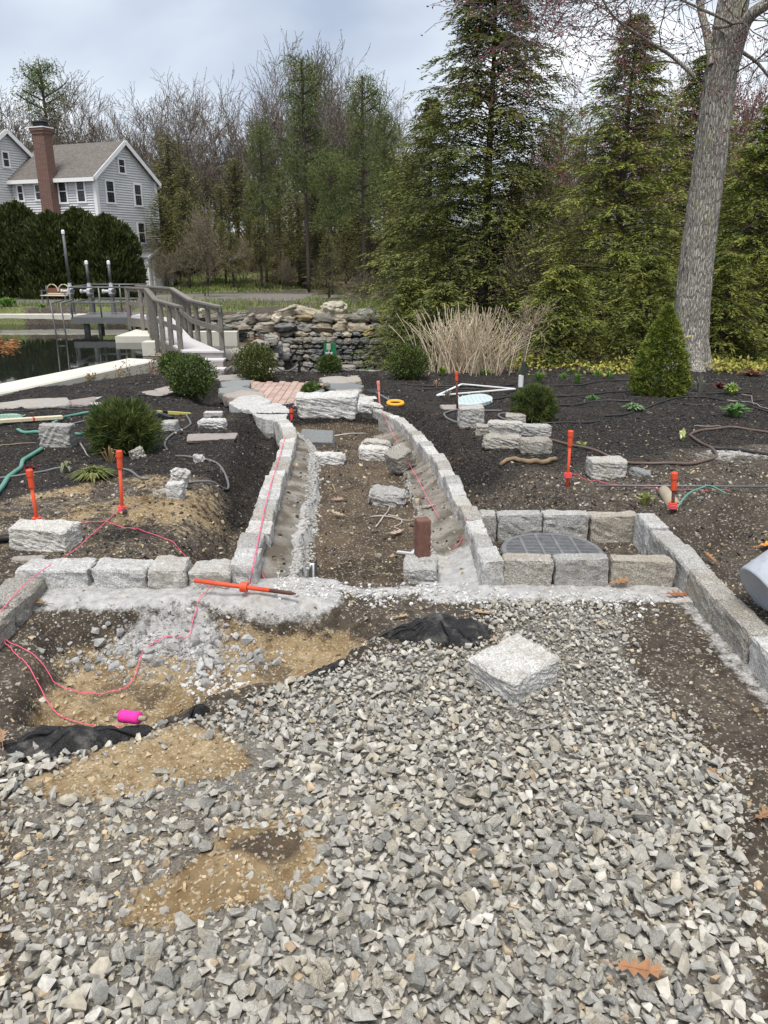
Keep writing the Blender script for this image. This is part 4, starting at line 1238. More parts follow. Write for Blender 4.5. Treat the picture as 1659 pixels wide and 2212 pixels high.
# spool
p = at_y(281, 1549, 2.22); p.z = max(p.z, gz(p.x, p.y) + .02)
sp = thing('string_spool', 'hot pink spool of mason string beside the black cloth', 'string spool', p, (0, math.radians(84), math.radians(-18)), scale=.62)
V, Fl = lathe([(.02, -.062), (.034, -.058), (.0355, -.03), (.033, .0), (.035, .03), (.034, .058), (.02, .062)], 24)
ob('winding', mk('winding', V, Fl, smooth=True), M['spool'], sp)
V, Fl = tube([(0, 0, -.1), (0, 0, .1)], .014, 12); ob('core', mk('core', V, Fl, smooth=True), M['clay'], sp)

# ---------------------------------------------------------------- black cloth
def cloth(label, poly, bumpf, seed=0, mat='fabric', name='geotextile', dz=0, cat_='cloth'):
    Q = np.array([tuple(G(a, b, dz)) for a, b in poly])
    pts = smooth_path(list(map(tuple, Q)) + [tuple(Q[0])], 7)[:-1]
    rs = np.random.default_rng(seed)
    pts[:, :2] += rs.normal(0, .006, (len(pts), 2))
    c = pts[:, :2].mean(0); n = len(pts); R = 26; V = []
    for k in np.linspace(0, 1, R):
        P = c + (pts[:, :2] - c) * k
        z = H(P[:, 0], P[:, 1]) + .006 + bumpf(P[:, 0], P[:, 1], k)
        V.append(np.c_[P, z])
    P = c + (pts[:, :2] - c) * .99
    V.append(np.c_[P, H(P[:, 0], P[:, 1]) - .01])
    W = np.concatenate(V)
    i = np.arange(R)[:, None] * n; j = np.arange(n)[None, :]
    q = np.stack([i + j, i + n + j, i + n + (j + 1) % n, i + (j + 1) % n], -1).reshape(-1, 4)
    o = ob(name, mk(name, W, q, smooth=True), M[mat])
    return tag(o, label, cat_)
def f1(x, y, k):
    w = (1 - k ** 2.2)
    ang = x * .9 + y * .45
    return w * (.025 + .038 * np.abs(np.sin(ang * 16 + 2.5 * fbm(x, y, 5, 3, 5))) + .03 * fbm(x, y, 11, 3, 6)) + .006 * np.abs(fbm(x, y, 20, 2, 8))
cloth('crumpled black landscape cloth heaped on the crushed stone', [(816, 1384), (850, 1366), (900, 1350), (948, 1330), (975, 1338), (1000, 1352), (1055, 1362), (1048, 1388), (1010, 1402), (960, 1398), (910, 1388), (860, 1386)], f1, 1)
def f2(x, y, k):
    return (1 - k ** 3) * (.018 + .028 * np.abs(np.sin((y * 1.0 + .25 * x) * 30 + 2 * fbm(x, y, 6, 3, 15))) + .02 * fbm(x, y, 12, 3, 16)) + .005 * np.abs(fbm(x, y, 25, 2, 18))
cloth('torn black landscape cloth along the edge of the sandy hole', [(5, 1618), (40, 1598), (90, 1582), (150, 1578), (215, 1562), (235, 1576), (290, 1578), (335, 1574), (300, 1592), (240, 1606), (180, 1622), (110, 1640), (50, 1644)], f2, 2)
cloth('small scrap of black cloth at the gravel edge', [(402, 1556), (415, 1542), (440, 1530), (452, 1538), (430, 1552)], lambda x, y, k: (1 - k ** 2) * .03, 3)
cloth('thin strip of black cloth showing under the gravel edge', [(660, 1462), (700, 1446), (742, 1428), (746, 1438), (705, 1458), (668, 1470)], lambda x, y, k: (1 - k ** 2) * (.02 + .015 * fbm(x, y, 12, 2, 4)), 4)

# ---------------------------------------------------------------- bucket
def bucket():
    base = Vector((1.505, 2.78, .185)); axis = Vector((.80, .12, .50)).normalized()
    t = thing('bucket', 'blue grey plastic bucket tipped on its side over the granite kerb', 'bucket', base, axis.to_track_quat('Z', 'Y').to_euler())
    V, Fl = lathe([(.001, .004), (.125, .004), (.13, 0), (.1345, .004), (.137, .012), (.152, .34), (.149, .34), (.134, .012), (.001, .01)], 48, False)
    ob('body', mk('body', V, Fl, smooth=True), M['bucket'], t)
    V, Fl = lathe([(.152, .30), (.160, .30), (.160, .312), (.152, .312)], 48, False); ob('rib', mk('rib', V, Fl), M['bucket'], t)
    V, Fl = lathe([(.148, .34), (.162, .335), (.163, .352), (.149, .352)], 48, False); ob('rim', mk('rim', V, Fl), M['bucket'], t)
    V, Fl = tube([(.16 * math.cos(a), .16 * math.sin(a) * .3 + .10, .31 + .02 * math.sin(a)) for a in np.linspace(0, math.pi, 16)], .003, 6)
    ob('handle', mk('handle', V, Fl, smooth=True), M['steel'], t)
bucket()

# ---------------------------------------------------------------- fallen oak leaves
def oak_leaf_mesh(seed):
    rs = np.random.default_rng(seed)
    half = [(0, .0), (.02, .12), (.13, .2), (.05, .30), (.20, .43), (.07, .50), (.24, .66), (.09, .70), (.17, .88), (.05, .86), (.0, 1.0)]
    L = np.array(half); L[1:-1] += rs.normal(0, .012, (9, 2))
    Rr = L.copy(); Rr[:, 0] *= -1; Rr[1:-1] += rs.normal(0, .02, (9, 2))
    mid = np.c_[np.zeros(11), np.linspace(0, 1, 11)]
    P = np.concatenate([L, mid, Rr]); n = 11
    z = .25 * np.abs(P[:, 0]) ** 1.0 * rs.uniform(.3, 1.4) + .16 * (P[:, 1] - .45) ** 2 * rs.uniform(-.5, 2.5) + .02 * np.sin(P[:, 1] * 20)
    V = np.c_[P, z]
    f = []
    for i in range(n - 1):
        f.append([n + i, i, i + 1, n + i + 1]); f.append([2 * n + i, n + i, n + i + 1, 2 * n + i + 1])
    st, sf = tube([(0, -.22, .02), (0, 0, 0), (0, .95, .05)], [.012, .012, .003], 4)
    m = len(V); V = np.concatenate([V, st])
    return V, [np.array(f)] + [q + m for q in sf]
LEAVES = [
 ('lobed brown oak leaf on the near crushed stone', 1318, 2110, .115, -2.0, (.36, .185, .095), 0),
 ('orange brown oak leaf on the concrete by the drain box corner', 1435, 1296, .12, -1.4, (.33, .15, .075), 0),
 ('tan oak leaf against the front setts of the drain box', 1313, 1273, .105, -1.6, (.34, .20, .11), .0),
 ('pale tan leaf beside the heaped black cloth', 1068, 1335, .10, 1.2, (.42, .30, .19), 0),
 ('pale leaf on the soil above the heaped cloth', 842, 1345, .09, -1.2, (.45, .33, .2), 0),
 ('bright orange leaf on the soil beside the bucket', 1632, 1214, .13, -1.4, (.62, .27, .06), .05),
 ('curled brown leaf behind the kerb by the bucket', 1545, 1238, .10, .3, (.32, .18, .09), .05),
 ('pale oak leaf in the middle of the path', 905, 1113, .12, -1.3, (.50, .42, .33), -.05),
 ('brown leaf by the footing edge in the path', 712, 1087, .10, -1.2, (.36, .25, .17), -.05),
 ('tan leaf among the white twigs', 748, 1120, .10, 1.0, (.42, .33, .24), -.05),
 ('pinkish frond leaf below the white twigs', 868, 1150, .13, 2.6, (.50, .36, .29), -.05),
 ('brown leaf at the end of the torn black cloth', 8, 1622, .09, .5, (.34, .21, .13), 0),
 ('brown leaf by the concrete in the corner of the hole', 108, 1322, .12, 1.3, (.28, .18, .10), 0),
 ('reddish leaf on the gravel margin by the dirt', 1625, 1785, .085, -1.1, (.30, .17, .09), 0),
 ('dry brown leaf on the dirt margin of the gravel', 1560, 1690, .07, .4, (.35, .21, .10), 0),
]
for i, (lb, px, py, s, rz, c, dz) in enumerate(LEAVES):
    V, Fl = oak_leaf_mesh(i)
    p = GP(px, py, dz, .036 if i == 0 else .018)
    rs = random.Random(i)
    o = ob('oak_leaf', mk('oak_leaf', V, Fl, np.tile(c, (len(V), 1)), smooth=False), M['deadleaf'], None, p, (rs.uniform(-.2, .3), rs.uniform(-.25, .25), rz), s)
    tag(o, lb, 'leaf', 'fallen dry leaves')
# anonymous leaf and twig bits over the bed
# ---------------------------------------------------------------- water
def water_mat(name, c, rough=.03, bs=.06, sc=3):
    n = NB(name)
    h = n.noise(sc, 3, .5, n.mapping((1, .45, 1)))
    return n.fin(c, n.bump(h, bs, .03), rough, **{'IOR': 1.333, 'Specular IOR Level': .5})
M['water'] = water_mat('dark_pond_water', (.012, .014, .012))
M['stream'] = water_mat('wood_reflection_brown_water', (.085, .048, .02), .06, .3, 5)  # brown reflection of the wood is painted into the stream's base colour
def foam_mat():
    n = NB('foaming_water')
    f = n.noise(9, 5, .65, n.mapping((3, 3, .6)))
    return n.fin(n.mix(n.ramp(f, [(.35, 0), (.65, 1)]), (.52, .42, .17), (.85, .83, .72)), n.bump(f, .6, .04), .25)
M['foam'] = foam_mat()
me = mk('pond_water', np.array([(-60, 2.5, WATER_Z), (-4.3, 2.5, WATER_Z), (-4.3, 30.2, WATER_Z), (-60, 30.2, WATER_Z)]), np.array([[0, 1, 2, 3]]))
struct(ob('pond_water', me, M['water']))
me = mk('stream_water', np.array([(-4.3, 19.5, WATER_Z), (-3.35, 19.5, WATER_Z), (-3.35, 26.0, WATER_Z), (-4.3, 26.0, WATER_Z)]), np.array([[0, 1, 2, 3]]))
struct(ob('stream_water', me, M['stream']))
me = mk('gorge_water', np.array([(-3.4, 13.4, -2.55), (3.2, 13.4, -2.55), (3.2, 25.2, -2.55), (-3.4, 25.2, -2.55)]), np.array([[0, 1, 2, 3]]))
struct(ob('gorge_water', me, M['water']))
# the chute of falling water
def chute():
    n, m = 22, 12; V = []
    for i in range(n):
        t = i / (n - 1)
        for j in range(m):
            s = j / (m - 1)
            x = -3.62 + .55 * s + 1.35 * t + .02 * math.sin(9 * s + 5 * t); y = 19.48 - 1.35 * t - .12 * s
            z = -1.22 - 1.36 * t ** 1.7 + .05 * math.sin(3.14 * s) + .03 * math.sin(17 * s + 11 * t)
            V.append((x, y, z))
    V = np.array(V); V[:, 2] += .03 * fbm(V[:, 0], V[:, 1] * .4, 9, 3, 7)
    i = np.arange(n - 1)[:, None] * m + np.arange(m - 1)[None]
    q = np.stack([i, i + 1, i + m + 1, i + m], -1).reshape(-1, 4)
    struct(ob('falling_water', mk('falling_water', V, q, smooth=True), M['foam']))
    P = RNG.normal(0, 1, (140, 3)) * (.28, .25, .05) + (-1.95, 17.95, -2.5)
    V, Fl, T = scatter_mesh(stone_protos(4, 24, 3, (.6, .9)), P, RNG.uniform(.04, .11, 140), rand_rots(140, .5), np.ones((140, 3)) * .85)
    tag(ob('foam', mk('foam', V, Fl, T, smooth=True), M['white']), 'white foam where the falling water lands', 'foam', kind='stuff')
chute()

# ---------------------------------------------------------------- concrete walls of the pond
def prism(P, z0, z1, th, side):
    """wall along polyline P (xy), thickness to one side"""
    P = np.array(P, float); T = np.gradient(P, axis=0); T /= np.linalg.norm(T, axis=1)[:, None]
    Nn = np.stack([-T[:, 1], T[:, 0]], 1) * side
    Q = P + Nn * th; n = len(P)
    zz1 = np.broadcast_to(np.asarray(z1, float), (n,)); b = .025
    V = np.concatenate([np.c_[P, np.full(n, z0)], np.c_[P, zz1 - b], np.c_[P + Nn * b, zz1], np.c_[Q - Nn * b, zz1], np.c_[Q, zz1 - b], np.c_[Q, np.full(n, z0)]])
    q = []
    for r in range(5):
        for i in range(n - 1): q.append([r * n + i, r * n + i + 1, (r + 1) * n + i + 1, (r + 1) * n + i])
    caps = [[r * n for r in range(6)][::-1], [r * n + n - 1 for r in range(6)]]
    return V, [np.array(q), np.array(caps)]
V, Fl = prism([(-8.6, 2.9), (-7.1, 7.1), (-5.65, 11.24), (-5.0, 13.1), (-4.37, 14.93)], -2.6, [-.50, -.50, -.52, -.53, -.54], .66, 1)
tag(ob('pond_wall', mk('pond_wall', V, Fl), M['concrete']), 'long cream concrete pond wall beside the flagstone edging', 'concrete wall')
V, Fl = prism([(-60, 29.75), (-30, 29.75), (-8.2, 29.75)], -2.6, -.86, .4, 1)
tag(ob('pond_wall', mk('pond_wall', V, Fl), M['concrete']), 'far cream concrete wall across the pond before the bench', 'concrete wall')
V, Fl = cat([box(1.35, 2.6, 1.6, (-7.5, 25.1, -1.85))]); tag(ob('concrete_slab', mk('concrete_slab', V, Fl), M['concrete']), 'low concrete slab under the far end of the walkway', 'concrete slab')
a = at_y(315, 728, 20.6); b = at_y(339, 728, 20.6)
V, Fl = box(.5, .45, .36, ((a.x + b.x) / 2 - .05, 20.9, -1.05)); tag(ob('concrete_block', mk('concrete_block', V, Fl), M['concrete']), 'upper cream concrete block under the walkway', 'concrete block')
V, Fl = box(.72, .6, 1.2, ((a.x + b.x) / 2 + .1, 20.7, -1.862)); tag(ob('concrete_block', mk('concrete_block', V, Fl), M['concrete']), 'lower cream concrete block at the water under the walkway', 'concrete block')
a = at_y(405, 720, 23.0); b = at_y(512, 720, 23.0)
V, Fl = box(b.x - a.x, .3, .62, ((a.x + b.x) / 2, 23.1, -1.14)); tag(ob('concrete_wall', mk('concrete_wall', V, Fl), M['concrete']), 'short cream concrete wall in the brown stream behind the stair post', 'concrete wall')
V, Fl = box(1.25, .22, .5, (-3.97, 19.5, -1.52)); tag(ob('weir_sill', mk('weir_sill', V, Fl), M['wood']), 'brown weir sill holding back the stream', 'weir')

# ---------------------------------------------------------------- gate platform
def platform():
    x0, x1, y0, y1, zt_ = -10.55, -8.57, 26.75, 28.9, -.73
    t = thing('gate_platform', 'grey steel gate platform standing in the pond with pipe rails', 'platform', (x0, y0, zt_))
    for i in range(14):
        yy = y0 + (y1 - y0) * (i + .5) / 14
        V, Fl = box(x1 - x0, (y1 - y0) / 14 - .012, .05, ((x0 + x1) / 2, yy, zt_ - .025)); ob('deck_plank', mk('deck_plank', V, Fl), M['galv'], t, world=True)
    V, Fl = cat([box(x1 - x0, .06, .2, ((x0 + x1) / 2, y0 - .035, zt_ - .11)), box(.06, y1 - y0, .2, (x0 - .035, (y0 + y1) / 2, zt_ - .11)), box(.06, y1 - y0, .2, (x1 + .035, (y0 + y1) / 2, zt_ - .11))])
    ob('edge_beam', mk('edge_beam', V, Fl), M['galv'], t, world=True)
    for (x, y, w) in [(x0 + .35, y0 + .25, .16), (x0 + .85, y0 + .1, .10), (x1 - .35, y1 - .4, .12), (x0 + .3, y1 - .3, .12), (x1 - .12, y0 + .2, .12)]:
        V, Fl = box(w, w, 1.9, (x, y, zt_ - 1.15)); ob('leg', mk('leg', V, Fl), M['steel'], t, world=True)
    rz1, rz2 = zt_ + .97, zt_ + .48
    posts = [(x0, y0), ((x0 + x1) / 2, y0), (x1, y0), (x0, y1), ((x0 + x1) / 2, y1), (x1, y1)]
    for x, y in posts:
        V, Fl = tube([(x, y, zt_ - .1), (x, y, rz1)], .028, 8); ob('rail_post', mk('rail_post', V, Fl, smooth=True), M['galv'], t, world=True)
    for zz in (rz1, rz2):
        for a, b in [((x0, y0), (x1, y0)), ((x0, y0), (x0, y1)), ((x0, y1), (x1, y1))]:
            V, Fl = tube([(*a, zz), (*b, zz)], .026, 8); ob('rail', mk('rail', V, Fl, smooth=True), M['galv'], t, world=True)
    # ladder hanging in the water
    for k, (px) in enumerate((110, 131)):
        a = at_y(px, 655, 25.2); b = at_y(px + 14, 733, 25.2)
        V, Fl = tube([(a.x, 26.2, a.z + .03), (a.x, 25.4, a.z), tuple(a), (b.x, b.y, -1.9)], .024, 8); ob('ladder_rail', mk('ladder_rail', V, Fl, smooth=True), M['galv'], t, world=True)
    for py in (712, 733):
        a = at_y(118, py, 25.2); b = at_y(141, py, 25.2)
        V, Fl = tube([tuple(a), tuple(b)], .02, 8); ob('ladder_rung', mk('ladder_rung', V, Fl, smooth=True), M['galv'], t, world=True)
platform()
def actuator(label, px, top):
    p = at_y(px, 674, 28.0); p.z = -.73
    t = thing('gate_actuator', label, 'gate actuator', p, group='gate actuators on the platform')
    V, Fl = lathe([(.11, 0), (.10, .05), (.085, .06), (.075, .62), (.11, .64), (.11, .68)], 12); ob('pedestal', mk('pedestal', V, Fl, smooth=False), M['galv'], t)
    V, Fl = lathe([(.09, .68), (.115, .70), (.115, .84), (.08, .88), (.06, 1.0), (.06, 1.06)], 14); ob('gearbox', mk('gearbox', V, Fl), M['boxgrey'], t)
    V, Fl = cat([tube([(-.26, -.04, .78), (-.05, -.02, .78)], .055, 10), tube([(-.30, -.05, .78), (-.24, -.05, .78)], .075, 10)]); ob('motor', mk('motor', V, Fl), M['boxgrey'], t)
    V, Fl = tube([(.10, -.12, .8), (.16, -.2, .8)], .075, 12); ob('switch_cover', mk('switch_cover', V, Fl), M['steel'], t)
    V, Fl = tube([(0, 0, 1.06), (0, 0, top - p.z)], .048, 12); ob('stem_cover', mk('stem_cover', V, Fl, smooth=True), M['steel'], t)
    V, Fl = lathe([(.058, 0), (.058, .09), (.03, .13)], 12); ob('cap', mk('cap', V, Fl), M['white'], t, (0, 0, top - p.z - .03))
actuator('gate actuator with the tallest stem tube', 158, at_y(141, 503, 28).z)
actuator('gate actuator in the middle of the platform', 199, at_y(188, 569, 28).z)
actuator('gate actuator next to the wooden walkway', 246, at_y(236, 569, 28).z)

# ---------------------------------------------------------------- wooden walkway with stairs
def walkway():
    zt_ = -.66
    t = thing('footbridge', 'weathered wooden footbridge with pale deck and three stairs over the stream', 'footbridge', (-4.0, 17.24, zt_))
    Lp = [(-4.46, 17.24), (-5.62, 19.7), (-7.5, 25.3), (-8.5, 26.2)]
    Rp = [(-3.62, 17.24), (-4.84, 19.7), (-6.85, 25.6), (-8.45, 27.3)]
    Lp = np.array(Lp); Rp = np.array(Rp); tv = [0, .27, .83, 1]
    n = 62
    for i in range(n):
        a, b = i / n, (i + .93) / n
        q = []
        for P, s in ((Lp, a), (Rp, a), (Rp, b), (Lp, b)):
            q.append((np.interp(s, tv, P[:, 0]), np.interp(s, tv, P[:, 1])))
        V = np.array([(x, y, zt_) for x, y in q] + [(x, y, zt_ - .035) for x, y in q])
        Fq = np.array([[0, 1, 2, 3], [7, 6, 5, 4], [0, 4, 5, 1], [1, 5, 6, 2], [2, 6, 7, 3], [3, 7, 4, 0]])
        ob('deck_plank', mk('deck_plank', V, Fq), M['deck'], t, world=True)
    for P in (Lp, Rp):
        V, Fl = cat([bar((*P[i], zt_ - .17), (*P[i + 1], zt_ - .17), .06, .26) for i in range(3)]); ob('stringer', mk('stringer', V, Fl), M['wood'], t, world=True)
    # rails
    def rail(P, posts, lean):
        P = np.array(P)
        for i in range(len(P) - 1):
            a, b = P[i], P[i + 1]
            V, Fl = bar((*a, zt_ + .93), (*b, zt_ + .93), .14, .045); ob('top_rail', mk('top_rail', V, Fl), M['wood'], t, world=True)
            V, Fl = bar((*a, zt_ + .86), (*b, zt_ + .86), .04, .09); ob('top_rail', mk('top_rail', V, Fl), M['wood'], t, world=True)
            V, Fl = bar((*a, zt_ + .43), (*b, zt_ + .43), .04, .12); ob('mid_rail', mk('mid_rail', V, Fl), M['wood'], t, world=True)
        d = np.concatenate([[0], np.cumsum(np.hypot(*np.diff(P, axis=0).T))])
        for s in posts:
            x = np.interp(s * d[-1], d, P[:, 0]); y = np.interp(s * d[-1], d, P[:, 1])
            V, Fl = bar((x + lean, y, zt_ - .42), (x + lean, y, zt_ + .90), .1, .1, (0, 1, 0)); ob('post', mk('post', V, Fl), M['wood'], t, world=True)
    rail(Lp + np.array([(-.02, .15), (-.04, 0), (-.04, 0), (0, 0)]), (.012, .105, .2, .32, .44, .56, .68, .8, .9, .985), -.03)
    rail(Rp + np.array([(.02, .15), (.04, 0), (.04, 0), (0, 0)]), (.012, .105, .2, .32, .44, .56, .68, .78, .9, .985), .03)
    # stairs
    rise = .155
    for k in range(3):
        z = zt_ - rise * k; y = 17.24 - .30 * k
        xa, xb = -4.44 + .07 * k, -3.56 + .06 * k
        if k:
            V, Fl = box(xb - xa, .31, .035, ((xa + xb) / 2, y + .13, z - .0175)); ob('tread', mk('tread', V, Fl), M['deck'], t, world=True)
        else:
            V, Fl = box(xb - xa + .04, .05, .036, ((xa + xb) / 2, y - .03, z - .018)); ob('tread', mk('tread', V, Fl), M['deck'], t, world=True)
        V, Fl = box(xb - xa - .03, .025, rise - .037, ((xa + xb) / 2, y - .01, z - .037 - (rise - .037) / 2)); ob('riser', mk('riser', V, Fl), M['riser'], t, world=True)
    for x in (-4.3, -3.45):
        V, Fl = box(.05, .95, .5, (x, 17.0, zt_ - .62)); ob('stair_stringer', mk('stair_stringer', V, Fl), M['wood'], t, world=True)
walkway()

# ---------------------------------------------------------------- bench by the hedge
p = at_z(125, 668, -1.1)
bt = thing('bench', 'garden bench with scrolled pale back in front of the arborvitae hedge', 'bench', (p.x, p.y, gz(p.x, p.y)), (0, 0, -.15))
for k in range(4):
    V, Fl = box(1.2, .09, .03, (0, -.2 + .12 * k, .44)); ob('slat', mk('slat', V, Fl), M['lumber'], bt)
for s in (-1, 1):
    V, Fl = cat([box(.05, .05, .44, (s * .55, -.2, .22)), box(.05, .05, .85, (s * .55, .22, .42)), box(.05, .5, .04, (s * .55, 0, .64)), box(.05, .05, .2, (s * .55, -.2, .54))]); ob('side_frame', mk('side_frame', V, Fl), M['iron'], bt)
for s in (-.28, .28):
    V, Fl = tube([(s + .27 * math.cos(a), .24, .6 + .30 * math.sin(a)) for a in np.linspace(0, math.pi, 12)], .024, 6); ob('back_arch', mk('back_arch', V, Fl), M['lumber'], bt)
    V, Fl = cat([box(.5, .02, .24, (s, .245, .62))]); ob('back_panel', mk('back_panel', V, Fl), M['brickred'], bt)
V, Fl = box(1.14, .03, .05, (0, .23, .5)); ob('back_rail', mk('back_rail', V, Fl), M['lumber'], bt)

# ---------------------------------------------------------------- house
def roof_mat(name, a, b):
    n = NB(name)
    v = n.voro(7, 'Color', n.mapping((1, 1, 1.6))); c = n.mix(n.sep(v)[0], a, b)
    c = n.mix(n.ramp(n.noise(40, 4), [(.3, .5), (.7, 0)]), c, (.10, .085, .075))
    return n.fin(c, n.bump(n.noise(30, 4), .3, .02), .95)
M['roof'] = roof_mat('brown_asphalt_shingle', (.115, .104, .096), (.19, .172, .155))
M['roof2'] = roof_mat('grey_asphalt_shingle', (.14, .15, .155), (.24, .25, .26))
M['siding'] = plain('pale_blue_grey_paint', (.64, .64, .645), .7, .05, 2)
M['trim'] = plain('white_trim_paint', (.80, .80, .80), .5, .04, 2)
def glass_mat():
    n = NB('dark_window_glass')
    return n.fin((.018, .02, .024), None, .12, **{'Specular IOR Level': .5})
M['glass'] = glass_mat()
def chimney_mat():
    n = NB('red_chimney_brick')
    t = n.N.new('ShaderNodeTexBrick'); t.inputs['Scale'].default_value = 1.0
    t.inputs['Color1'].default_value = (.115, .048, .034, 1); t.inputs['Color2'].default_value = (.17, .075, .055, 1); t.inputs['Mortar'].default_value = (.20, .16, .14, 1)
    t.inputs['Mortar Size'].default_value = .012; t.inputs['Brick Width'].default_value = .22; t.inputs['Row Height'].default_value = .075
    mp = n.N.new('ShaderNodeMapping'); mp.inputs['Rotation'].default_value = (math.radians(90), 0, 0)
    sx = n.N.new('ShaderNodeSeparateXYZ'); n.L.new(n.tc(), sx.inputs[0])
    cx = n.N.new('ShaderNodeCombineXYZ'); n.L.new(n.math('ADD', sx.outputs[0], sx.outputs[1]), cx.inputs[0]); n.L.new(sx.outputs[2], cx.inputs[1])
    n.L.new(cx.outputs[0], t.inputs['Vector'])
    return n.fin(t.outputs['Color'], n.bump(t.outputs['Fac'], -.3, .01), .9)
M['chimney'] = chimney_mat()

def house():
    C0 = np.array([-19.08, 55.0]); g = np.array([.385, .923]); g /= np.linalg.norm(g); f = np.array([-g[1], g[0]])
    ZG, ZE, ZR, UW, GW = -1.75, 6.01, 8.25, 7.4, 6.07
    t = thing('house', 'pale grey clapboard house with brown roof, white trim and brick chimney', 'house', (C0[0], C0[1], ZG))
    Wd = lambda u, w, z: np.array([*(C0 + u * f + w * g), z])
    def part(name, V, Fl, mat, parent=None, smooth=False):
        par = parent or t
        o = ob(name, mk(name, np.asarray(V), Fl, smooth=smooth), mat, par)
        if parent is None: o.matrix_parent_inverse = Matrix.Translation(-Vector(t.location))
        return o
    def siding(P, d, nrm, L, z0, z1, clip=None, step=.16):
        """boards on the wall from P along d; nrm outward"""
        P = np.array(P, float); d = np.array(d); nrm = np.array(nrm); parts = []
        z = z0
        while z < z1 - .01:
            zt_ = min(z + step, z1)
            a0, b0 = clip(z) if clip else (0, L); a1, b1 = clip(zt_) if clip else (0, L)
            if b0 - a0 > .02:
                lo = .085; hi = .004
                pt = lambda s, zz, o_: np.array([*(P + d * s + nrm * o_), zz])
                V = np.array([pt(a0, z, lo), pt(b0, z, lo), pt(max(b1, a1), zt_, hi), pt(min(a1, b1), zt_, hi), pt(a0, z, 0), pt(b0, z, 0)])
                parts.append((V, [np.array([[0, 1, 2, 3], [4, 5, 1, 0]])]))
            z += step
        return cat(parts)
    def obox(u0, u1, w0, w1, z0, z1):
        V = np.array([Wd(u, w, z) for u in (u0, u1) for w in (w0, w1) for z in (z0, z1)])
        return V, box(1, 1, 1)[1]
    # walls: solid core + lapped boards
    core = [Wd(0, 0, ZG), Wd(UW, 0, ZG), Wd(UW, GW, ZG), Wd(0, GW, ZG), Wd(0, 0, ZE), Wd(UW, 0, ZE), Wd(UW, GW, ZE), Wd(0, GW, ZE), Wd(0, GW / 2, ZR - .1), Wd(UW, GW / 2, ZR - .1)]
    part('wall', core, [np.array([[0, 1, 5, 4], [2, 3, 7, 6]]), np.array([[1, 2, 6, 9, 5], [3, 0, 4, 8, 7]])], M['siding'])
    o = part('clapboard', *siding(C0, f, -g, UW, ZG, ZE), M['siding']); o['kind'] = 'stuff'
    gclip = lambda z: (0, GW) if z <= ZE else ((z - ZE) / (ZR - ZE) * GW / 2, GW - (z - ZE) / (ZR - ZE) * GW / 2)
    o = part('clapboard', *siding(C0, g, -f, GW, ZG, ZR, gclip), M['siding']); o['kind'] = 'stuff'
    # roof slopes
    for sgn in (0, 1):
        w_e = -.38 if sgn == 0 else GW + .38
        ze = ZE - .38 * (ZR - ZE) / (GW / 2)
        a = [Wd(-.30, w_e, ze), Wd(UW + .1, w_e, ze), Wd(UW + .1, GW / 2, ZR), Wd(-.30, GW / 2, ZR)]
        V = np.array(a + [p + (0, 0, .14) for p in a])
        part('roof', V, [np.array([[0, 1, 2, 3], [4, 5, 6, 7], [0, 1, 5, 4], [1, 2, 6, 5], [2, 3, 7, 6], [3, 0, 4, 7]])], M['roof'])
        V, Fl = bar(Wd(-.325, w_e, ze + .05), Wd(-.325, GW / 2, ZR + .05), .05, .26); part('rake_board', V, Fl, M['trim'])
        V, Fl = bar(Wd(-.30, w_e - .03 * (1 if sgn == 0 else -1), ze + .01), Wd(UW, w_e - .03 * (1 if sgn == 0 else -1), ze + .01), .06, .24); part('fascia', V, Fl, M['trim'])
    for (u, w) in ((-.03, -.03), (-.03, GW + .0)):
        V, Fl = obox(u - .075, u + .17, w - .075, w + .17, ZG, ZE); part('corner_board', V, Fl, M['trim'])
    # windows
    def window(plane, tl, br, muntin=True, zmin=None):
        P0, d, nrm = plane
        q = lambda zx, zy: on_plane(.24 * zx, 252.2 + .24 * zy, P0, d)
        w0, z1 = q(*tl); w1, z0 = q(*br)
        if w0 > w1: w0, w1 = w1, w0
        P0 = np.array(P0) + .05 * np.array(nrm); d = np.array(d); nrm = np.array(nrm)
        pt = lambda s, z, o_: np.array([*(P0 + d * s + nrm * o_), z])
        def bx(s0, s1, za, zb, o0, o1):
            V = np.array([pt(s, z, o_) for s in (s0, s1) for z in (za, zb) for o_ in (o0, o1)]); return V, box(1, 1, 1)[1]
        c = .12
        wv = part('window', *cat([bx(w0, w1, z1 - c, z1, 0, .075), bx(w0, w0 + c, z0, z1, 0, .07), bx(w1 - c, w1, z0, z1, 0, .07), bx(w0 - .03, w1 + .03, z0 - .02, z0 + c * .8, 0, .085)]), M['trim'])
        sub = lambda nm, V, Fl, mat: ob(nm, mk(nm, V, Fl), mat, wv)
        sub('pane', *bx(w0 + c, w1 - c, z0 + c * .8, z1 - c, .035, .045), M['glass'])
        zm = (z0 + z1) / 2
        sub('meeting_rail', *bx(w0 + c, w1 - c, zm - .025, zm + .025, .046, .062), M['trim'])
        ms = []
        for k in (1, 2):
            s = w0 + c + (w1 - w0 - 2 * c) * k / 3; ms.append(bx(s - .007, s + .007, z0 + c, z1 - c, .046, .052))
        for za, zb in ((z0 + c, zm), (zm, z1 - c)):
            for k in (1, 2):
                z = za + (zb - za) * k / 3; ms.append(bx(w0 + c, w1 - c, z - .007, z + .007, .0465, .0525))
        V, Fl = cat(ms); sub('muntin', V, Fl, M['siding'] if not muntin else M['steel'])
    FAC = (C0, f, -g); GAB = (C0, g, -f)
    for tl, br in [((152, 610), (238, 765)), ((310, 602), (398, 757)), ((517, 560), (630, 783)), ((680, 548), (793, 775)), ((577, 920), (700, 1100))]: window(FAC, tl, br)
